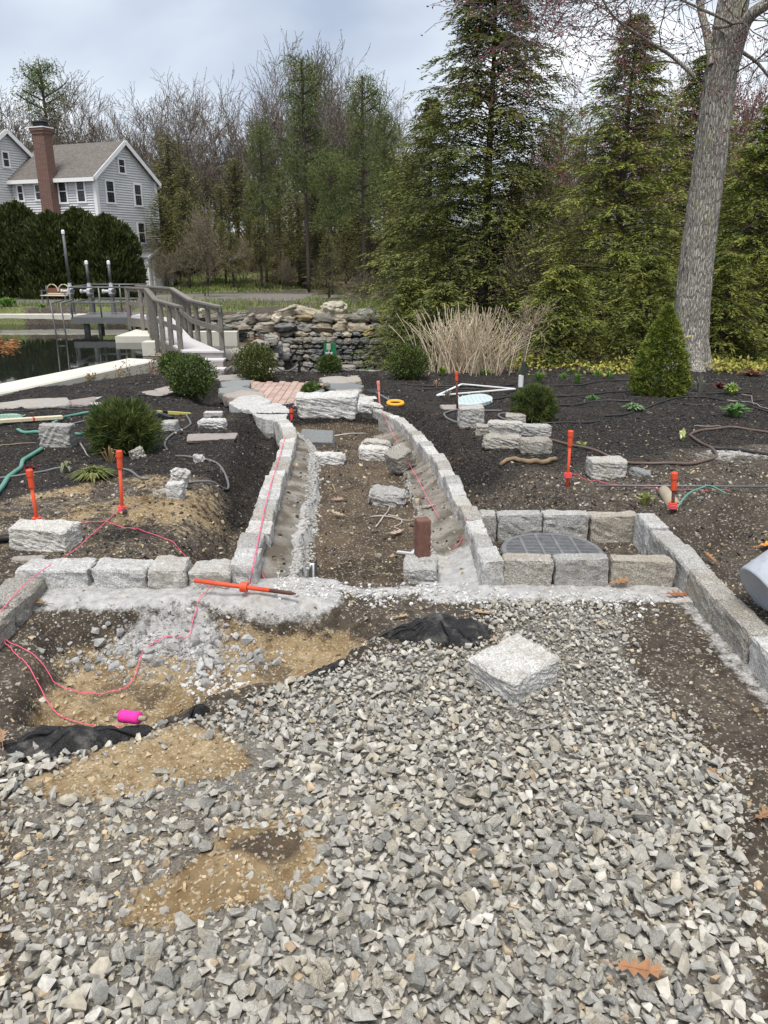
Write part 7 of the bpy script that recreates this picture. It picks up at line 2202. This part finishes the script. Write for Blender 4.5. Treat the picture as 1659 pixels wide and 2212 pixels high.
# named individuals
for px, top, y, k, lb in [(652, 128, 56, 0, 'tall white pine with open crown at the middle of the wood edge'), (783, 165, 54, 1, 'white pine of ragged outline beside the tallest pine'),
                          (712, 330, 52, 2, 'shorter white pine between the two tall ones'), (85, 138, 82, 2, 'dark pine among the bare trees behind the chimney'), (560, 260, 62, 1, 'slim pine standing apart among the bare trees'), (830, 250, 66, 2, 'faint slim pine at the dip of the tree line'), (1215, 240, 40, 0, 'dark pine showing through the gap between hemlocks'), (1268, 300, 42, 1, 'second dark pine in the gap between hemlocks')]:
    forest('pine', k, pines[k], 'white_pine', lb, px, top, y, None, (.065, .052, .044), 'needle', sq=.72)
for px, top, y, lb in [(708, 505, 44, 'small dense spruce at the wood edge'), (360, 290, 68, 'tall hemlock rising behind the porch'), (398, 350, 66, 'hemlock next to the tall one behind the porch')]:
    forest('con', 3 if px == 708 else 1, cons[3 if px == 708 else 1], 'hemlock', lb, px, top, y, None, (.06, .05, .042), 'needle', sq=1.15)
px = 335
i = 0
while px < 905:
    for yb, t0, t1 in ((70, 330, 430), (61, 400, 500)):
        k = rsw.randint(0, 3)
        forest('con', k, cons[k], 'hemlock', 'slender olive hemlock in the wood', px + rsw.uniform(-14, 14), rsw.uniform(t0, t1), yb + rsw.uniform(-4, 5), 'hemlocks in the wood beyond the stream', (.06, .05, .042), 'needle', sq=rsw.uniform(.95, 1.35))
    k = rsw.randint(0, 1)
    forest('bush', k, bushes[k], 'sapling', 'bare budding sapling in the wood', px + rsw.uniform(-20, 20), rsw.uniform(470, 560), rsw.uniform(54, 66), 'saplings in the wood beyond the stream', (.10, .085, .07), 'bark', sq=rsw.uniform(.5, .8))
    px += rsw.uniform(26, 40)
for px, top, y in [(1130, 480, 48), (1210, 520, 46), (1290, 500, 40), (1380, 420, 44), (1460, 400, 40), (1540, 420, 42), (1620, 330, 34), (1680, 300, 30), (1250, 560, 34), (1350, 480, 34), (1600, 420, 28), (960, 400, 52), (1050, 380, 55), (880, 330, 60), (1120, 380, 60)]:
    k = rsw.randint(0, 3)
    forest('con', k, cons[k], 'hemlock', 'shaded hemlock behind the front evergreens', px, top, y, 'hemlocks behind the front hemlocks', (.06, .05, .042), 'needle', sq=rsw.uniform(1.1, 1.5))
for px, top, y, s, lb in [(432, 425, 47, .62, 'pale flowering young tree beside the porch and drive'), (790, 580, 33, 1.3, 'grey tangled brush at the edge of the rubble wall'), (845, 600, 28, 1.3, 'grey twiggy brush over the end of the rubble wall'), (1205, 330, 27, .75, 'tangled grey sapling in the gap beside the tall dark hemlock'), (1258, 380, 30, .8, 'thin grey sapling deeper in the gap between the hemlocks'), (1165, 470, 23, .9, 'low grey thicket behind the grafted tree'), (398, 606, 58, 1.1, 'yellow budding shrub by the slope')]:
    k = 1 if s > 1 else 0
    forest('bush', k, bushes[k], 'budding_shrub', lb, px, top, y, None, (.16, .13, .11), 'bark', sq=s)
# ---------------------------------------------------------------- hoses and drip tubes
def hose(label, pxs, r, mat, lift=None, dz=.06, name='hose', n=8, cat_='hose', group=None):
    P = ground_path(pxs, (lift if lift is not None else r * 1.0), dz, n, 10)
    V, Fl = tube(P, r, 8)
    return tag(ob(name, mk(name, V, Fl, smooth=True), M[mat]), label, cat_, group)
z6 = lambda *pts: [(1128 + .32 * a, 730 + .32 * b) for a, b in pts]
z5 = lambda *pts: [(796.3 + .32 * a, 730 + .32 * b) for a, b in pts]
z7 = lambda *pts: [(.32 * a, 796 + .32 * b) for a, b in pts]
hose('brown drip hose snaking in a wide loop past the grey granite block', z6((60, 668), (200, 685), (330, 710), (440, 745), (560, 792), (680, 832), (800, 852), (950, 862), (1100, 860), (1220, 848), (1300, 822), (1310, 790), (1270, 750), (1200, 705), (1140, 668), (1135, 645), (1190, 632), (1300, 624), (1420, 620), (1540, 630), (1700, 648)), .0125, 'hosebrown')
hose('dark green hose running off from the brown hose bend', z6((1268, 746), (1360, 752), (1460, 764), (1560, 778), (1720, 802)), .013, 'hosedark')
hose('black drip tube arching in front of the cone spruce', z6((560, 520), (700, 514), (800, 488), (900, 452), (1000, 426), (1100, 417), (1220, 420), (1350, 436), (1480, 462), (1580, 490), (1720, 520)), .011, 'hosedark')
hose('black drip tube behind the mugo pine toward the spruce', z6((120, 338), (260, 330), (400, 318), (520, 293), (640, 287), (740, 287)), .012, 'hosedark')
hose('black drip tube passing the small green tuft', z6((190, 396), (350, 398), (500, 382), (620, 368), (760, 360)), .012, 'hosedark')
hose('black drip tube ending under the green leafed mound', z6((215, 458), (330, 445), (480, 436), (600, 436), (730, 440)), .012, 'hosedark')
hose('black drip tube curving in front of the mugo pine', z6((-40, 560), (60, 574), (200, 580), (330, 576), (430, 562), (525, 545)), .010, 'hosedark')
hose('black drip tube behind the spruce at the back of the bed', z6((1060, 362), (1200, 368), (1400, 368), (1550, 366)), .010, 'hosedark')
hose('black drip tube near the fan of green leaves', z6((1090, 456), (1230, 460), (1360, 452), (1480, 436), (1700, 426)), .010, 'hosedark')
hose('black drip tube along the white frame', z5((100, 308), (260, 318), (450, 326), (620, 330), (840, 326), (980, 312)), .012, 'hosedark')
hose('black drip tube under the white frame', z5((330, 352), (500, 348), (700, 348), (1000, 356)), .011, 'hosedark')
hose('black tube from the teal lid to the mugo pine', z5((800, 412), (900, 402), (1000, 394)), .010, 'hosedark')
hose('grey tube looping round the foot of the granite cube', z5((620, 578), (560, 562), (518, 540), (512, 518), (560, 504), (660, 494), (780, 490), (900, 486)), .011, 'hosegrey')
hose('grey tube looping beside the small block at the mugo pine', z5((960, 560), (900, 545), (876, 525), (900, 508), (960, 502)), .011, 'hosegrey')
hose('teal garden hose trailing from the picture edge to the granite block', z7((-60, 900), (-10, 830), (40, 760), (90, 715), (140, 680), (160, 640), (220, 605), (290, 572)), .016, 'hosegreen')
hose('teal garden hose running behind the upright granite block to the pine mound', z7((125, 440), (160, 455), (240, 460), (330, 462), (460, 462), (540, 458), (630, 444)), .015, 'hosegreen')
hose('teal garden hose arching from the light board to the pine mound', z7((376, 405), (362, 392), (410, 362), (450, 338), (520, 320), (600, 312), (690, 305)), .014, 'hosegreen')
hose('grey drip tube curving below the yellow level', z7((1255, 308), (1280, 345), (1285, 370), (1250, 405), (1180, 440), (1130, 475), (1112, 510), (1128, 555)), .009, 'hosegrey')
hose('grey drip tube bent in a loop by the small white rock', z7((1185, 592), (1260, 608), (1340, 625), (1430, 642), (1500, 668), (1535, 700), (1520, 730), (1450, 758), (1360, 775), (1260, 785), (1150, 788)), .009, 'hosegrey')
hose('dark drip tube on the mulch behind the orange stakes', z7((-20, 742), (120, 736), (260, 722), (400, 706), (490, 698)), .008, 'hosegrey')
hose('dark drip tube from the stake toward the tan soil', z7((835, 720), (900, 735), (950, 750), (1000, 752)), .008, 'hosegrey')
hose('dark drip tube along the flagstone edging', z7((-20, 298), (150, 292), (330, 275), (500, 270), (700, 260), (860, 244), (1000, 224), (1120, 192), (1200, 180)), .011, 'hosedark')
hose('dark drip tube curling round the large boxwood', z7((1420, 196), (1460, 215), (1462, 240), (1430, 258)), .011, 'hosedark')
hose('short dark tube behind the pine mound', z7((495, 384), (560, 374), (640, 362)), .009, 'hosegrey')
hose('thick black pipe poking from behind the oblong granite block', z7((-40, 1150), (20, 1140), (70, 1134)), .02, 'black')
P = smooth_path([tuple(GP(x, y, .06, l)) for (x, y), l in zip(z6((1020, 1232), (1100, 1165), (1190, 1105), (1260, 1092), (1390, 1102)), (.0, .05, .06, .04, .0))], 8)
V, Fl = tube(P, .006, 6); tag(ob('hose', mk('hose', V, Fl, smooth=True), M['hosegreen']), 'thin green tube bent beside the rusty stake', 'hose')
a, b = (G(x, y, .11) for x, y in z6((500, 996), (1750, 1004)))
V, Fl = tube([tuple(a), tuple(a + (b - a) * .5), tuple(b)], .007, 8); tag(ob('metal_rod', mk('metal_rod', V, Fl, smooth=True), M['galv']), 'long thin metal rod lying across the soil beyond the ring stake', 'rod')

# ---------------------------------------------------------------- clay pipe, tools, lids, boards
a = GP(1432, 1076, .06, .035); b = GP(1455, 1108, .06, .03)
d = b - a; t = thing('clay_pipe', 'short tan clay pipe lying behind the rusty stake', 'pipe', a)
e0 = np.array([0, 0, 0]); e1 = np.array(d)
V, Fl = tube([e0 - e1 * .06, e0, e1 * .3, e1], [.022, .034, .036, .040], 16, True); ob('pipe_body', mk('pipe_body', V, Fl, smooth=True), M['clay'], t)
V, Fl = tube([e1 * 1.001, e1 * 1.02], [.030, .030], 16, True); ob('pipe_mouth', mk('pipe_mouth', V, Fl), M['black'], t)

def plank(label, A, B, w, h, mat, lift, name, cat_, extra=None, dz=.06):
    a = GP(*A, dz, lift); b = GP(*B, dz, lift)
    t = thing(name, label, cat_, a)
    d = np.array(b - a); V, Fl = bar((0, 0, 0), d, w, h)
    ob('bar_body', mk('bar_body', V, Fl), M[mat], t)
    return t, d
t, d = plank('long yellow spirit level lying on the mulch behind the pine mound', (332, 899), (506, 879), .05, .03, 'yellow', .035, 'spirit_level', 'spirit level')
for k in (.12, .5, .88):
    V, Fl = bar(d * (k - .03), d * (k + .03), .052, .034); ob('vial_window', mk('vial_window', V, Fl), M['black'], t)
for k in (0, .985):
    V, Fl = bar(d * k - d * .004, d * (k + .02), .055, .036); ob('end_cap', mk('end_cap', V, Fl), M['steel'], t)
t, d = plank('pale board with a red mark lying across the teal hose', (-20, 927), (136, 914), .07, .028, 'lumber', .05, 'board', 'board')
V, Fl = bar(d * .58, d * .605, .073, .031); ob('paint_mark', mk('paint_mark', V, Fl), M['red'], t)
t, d = plank('grey tool half hidden behind the pine mound', (335, 899), (363, 905), .03, .02, 'steel', .03, 'hand_tool', 'tool')
V, Fl = bar(d * .4, d * 1.3, .05, .03); ob('grip', mk('grip', V, Fl), M['black'], t)

def lid(label, poly, dz, th, mat, ribs):
    Q = [G(x, y, dz) for x, y in poly]; c = sum(Q, Vector()) / len(Q); c.z = gz(c.x, c.y) + .02
    t = thing('valve_box_lid', label, 'valve box lid', c)
    pts = smooth_path([tuple(q - c) for q in Q] + [tuple(Q[0] - c)], 4)[:-1]; pts[:, 2] = 0
    n = len(pts); V = np.concatenate([pts * .96 + (0, 0, th), pts + (0, 0, th * .8), pts - (0, 0, .03)])
    i = np.arange(n); q = np.concatenate([np.stack([i, (i + 1) % n, (i + 1) % n + n, i + n], 1)[:, ::-1], np.stack([i + n, (i + 1) % n + n, (i + 1) % n + 2 * n, i + 2 * n], 1)[:, ::-1]])
    ob('lid_plate', mk('lid_plate', V, [q, i[None]]), M[mat], t)
    x0, x1 = pts[:, 0].min() * .8, pts[:, 0].max() * .8; y0, y1 = pts[:, 1].min() * .55, pts[:, 1].max() * .55
    for k in range(ribs):
        x = x0 + (x1 - x0) * k / (ribs - 1); V, Fl = box(.012, y1 - y0, .008, (x, (y0 + y1) / 2, th + .003)); ob('rib', mk('rib', V, Fl), M[mat], t)
lid('pale green ribbed valve box lid at the picture edge behind the light board', [(-40, 912), (0, 910), (40, 909), (50, 914), (45, 919), (0, 922), (-40, 923)], .06, .02, 'lidgreen', 12)
lid('pale teal oblong valve box lid behind the black stake', [(987, 868), (1000, 864), (1040, 861), (1062, 865), (1058, 871), (1020, 876), (992, 876)], .07, .022, 'lidteal', 8)

# folded white frame
t = thing('folding_brace', 'folded white metal brace lying on the mulch before the canes', 'brace', GP(945, 860, .07, .02))
ref = Vector(t.location)
def fpt(px, py, l): return np.array(GP(px, py, .07, l) - ref)
for A, B in (((945, 859), (998, 833)), ((998, 833), (1112, 842)), ((945, 859), (1112, 843))):
    V, Fl = bar(fpt(*A, .035), fpt(*B, .035), .035, .012); ob('brace_bar', mk('brace_bar', V, Fl), M['white'], t)

# spade with orange handle
a = GP(854, 876, .07, .03); b = GP(812, 848, .07, .04)
t = thing('spade', 'spade with yellow orange loop grip lying by the long kerb head', 'spade', a)
d = np.array(b - a)
V, Fl = tube([d * .12, d * .5, d * 1.0], .016, 8); ob('shaft', mk('shaft', V, Fl, smooth=True), M['hosegrey'], t)
V, Fl = bar(d * .95, d * 1.35, .16, .012); ob('blade', mk('blade', V, Fl), M['black'], t)
lp = [(.085 * math.cos(k), .06 * math.sin(k) - .02, .012 + .012 * math.sin(k)) for k in np.linspace(0, 6.283, 28)]
V, Fl = tube(lp, .021, 8, False); ob('grip', mk('grip', V, Fl, smooth=True), M['orangeplastic'], t)

# sticks and twigs
V, Fl = tube(ground_path([(1080, 999), (1105, 994), (1125, 997), (1140, 1004), (1160, 1003), (1180, 1000), (1200, 994)], .018, .06, 5), [.010 + .010 * abs(math.sin(k)) for k in np.linspace(.6, 2.2, 31)], 7)
tag(ob('stick', mk('stick', V, Fl, smooth=True), plain('brown_stick', (.24, .17, .10), .9, .3, 20)), 'crooked brown stick on the soil below the row of blocks', 'stick')
def twig(label, pxs, r, dz, col, name='twig'):
    V, Fl = tube(ground_path(pxs, r + .006, dz, 4), np.linspace(r, r * .5, (len(pxs) - 1) * 4 + 1), 5)
    return tag(ob(name, mk(name, V, Fl, np.tile(col, (len(V), 1)), smooth=True), M['bark']), label, 'twig')
PALE = (.44, .40, .35)
twig('pale forked twig at the middle of the path leaves', [(812, 1140), (825, 1125), (838, 1110), (842, 1098)], .005, -.05, PALE)
twig('pale twig lying across the leaf litter in the path', [(800, 1121), (840, 1122), (870, 1128), (905, 1131)], .005, -.05, PALE)
twig('curved pale twig beside the pinkish frond leaf', [(838, 1118), (860, 1122), (868, 1132), (852, 1142), (868, 1150)], .004, -.05, PALE)
twig('short twig upright in the path by the concrete edge', [(718, 1047), (722, 1057), (725, 1066)], .006, -.04, (.3, .24, .16))
twig('thin twig on the path floor above the litter', [(740, 1060), (770, 1053), (800, 1048)], .004, -.05, (.1, .08, .06))
twig('forked grey twig by the fan of green leaves', z6((1380, 438), (1470, 436), (1540, 450), (1600, 480), (1680, 500)), .008, .06, (.36, .31, .26))
twig('grey twig crossing the black tube', z6((1480, 380), (1540, 390), (1550, 430), (1560, 470)), .007, .06, (.34, .29, .24))
twig('thin stick on the mulch above the hosta', z6((1160, 604), (1240, 602), (1340, 606)), .006, .06, (.33, .28, .22))
twig('dry stalk on the mulch by the teal hose', z7((0, 548), (80, 530), (160, 520), (250, 516)), .005, .06, (.36, .28, .2))
twig('white strip of wood lying in the path before the step block', [(718, 937), (750, 934), (790, 931)], .006, -.03, (.6, .58, .54))
twig('dry stalk beside the seedling and stake', z7((545, 530), (570, 565), (598, 600)), .008, .06, (.3, .27, .23))
t, d = plank('grey metal form strip on edge along the path footing', (666, 1270), (684, 1215), .006, .07, 'galv', .03, 'form_strip', 'metal strip', dz=-.02)
V, Fl = bar(d * .42, d * .50, .02, .075); ob('clip', mk('clip', V, Fl), M['white'], t)
t, d = plank('white bracket lying on the path floor behind the brick block', (858, 1193), (893, 1196), .02, .01, 'boxgrey', .012, 'bracket', 'bracket', dz=-.05)
V, Fl = bar(d * .9, d * 1.0 + np.array([.02, .06, 0]), .02, .012); ob('bracket_arm', mk('bracket_arm', V, Fl), M['boxgrey'], t)

# rusty evergreen sprig entering at the edge
def rusty():
    b = at_y(-25, 735, 10.2)
    Ps, Ds = [], []
    rs = np.random.default_rng(3); n = 420
    k = rs.random(n); P = np.stack([k * .36, rs.normal(0, .05, n), rs.normal(0, .04, n) - .10 * k + .05 * np.sin(k * 9)], 1)
    V, Fq = leaf_quads(P, np.stack([np.ones(n), rs.normal(0, .5, n), rs.normal(-.3, .5, n)], 1), rs.normal(0, 1, (n, 3)), .07, .012)
    t = thing('conifer_bough', 'rust brown dying conifer bough reaching in over the pond wall', 'bough', b)
    V2, F2 = tube([(-1.2, 0, -.9), (-.5, 0, -.1), (0, 0, 0), (.3, 0, -.05)], [.03, .02, .01, .004], 6); ob('limb', mk('limb', V2, F2, np.tile(BARKC, (len(V2), 1))), M['bark'], t)
    ob('foliage', mk('foliage', V, Fq, np.repeat(np.array([(.40, .20, .08)]) * rs.uniform(.6, 1.3, (n, 1)), 4, axis=0)), M['needle'], t)
rusty()
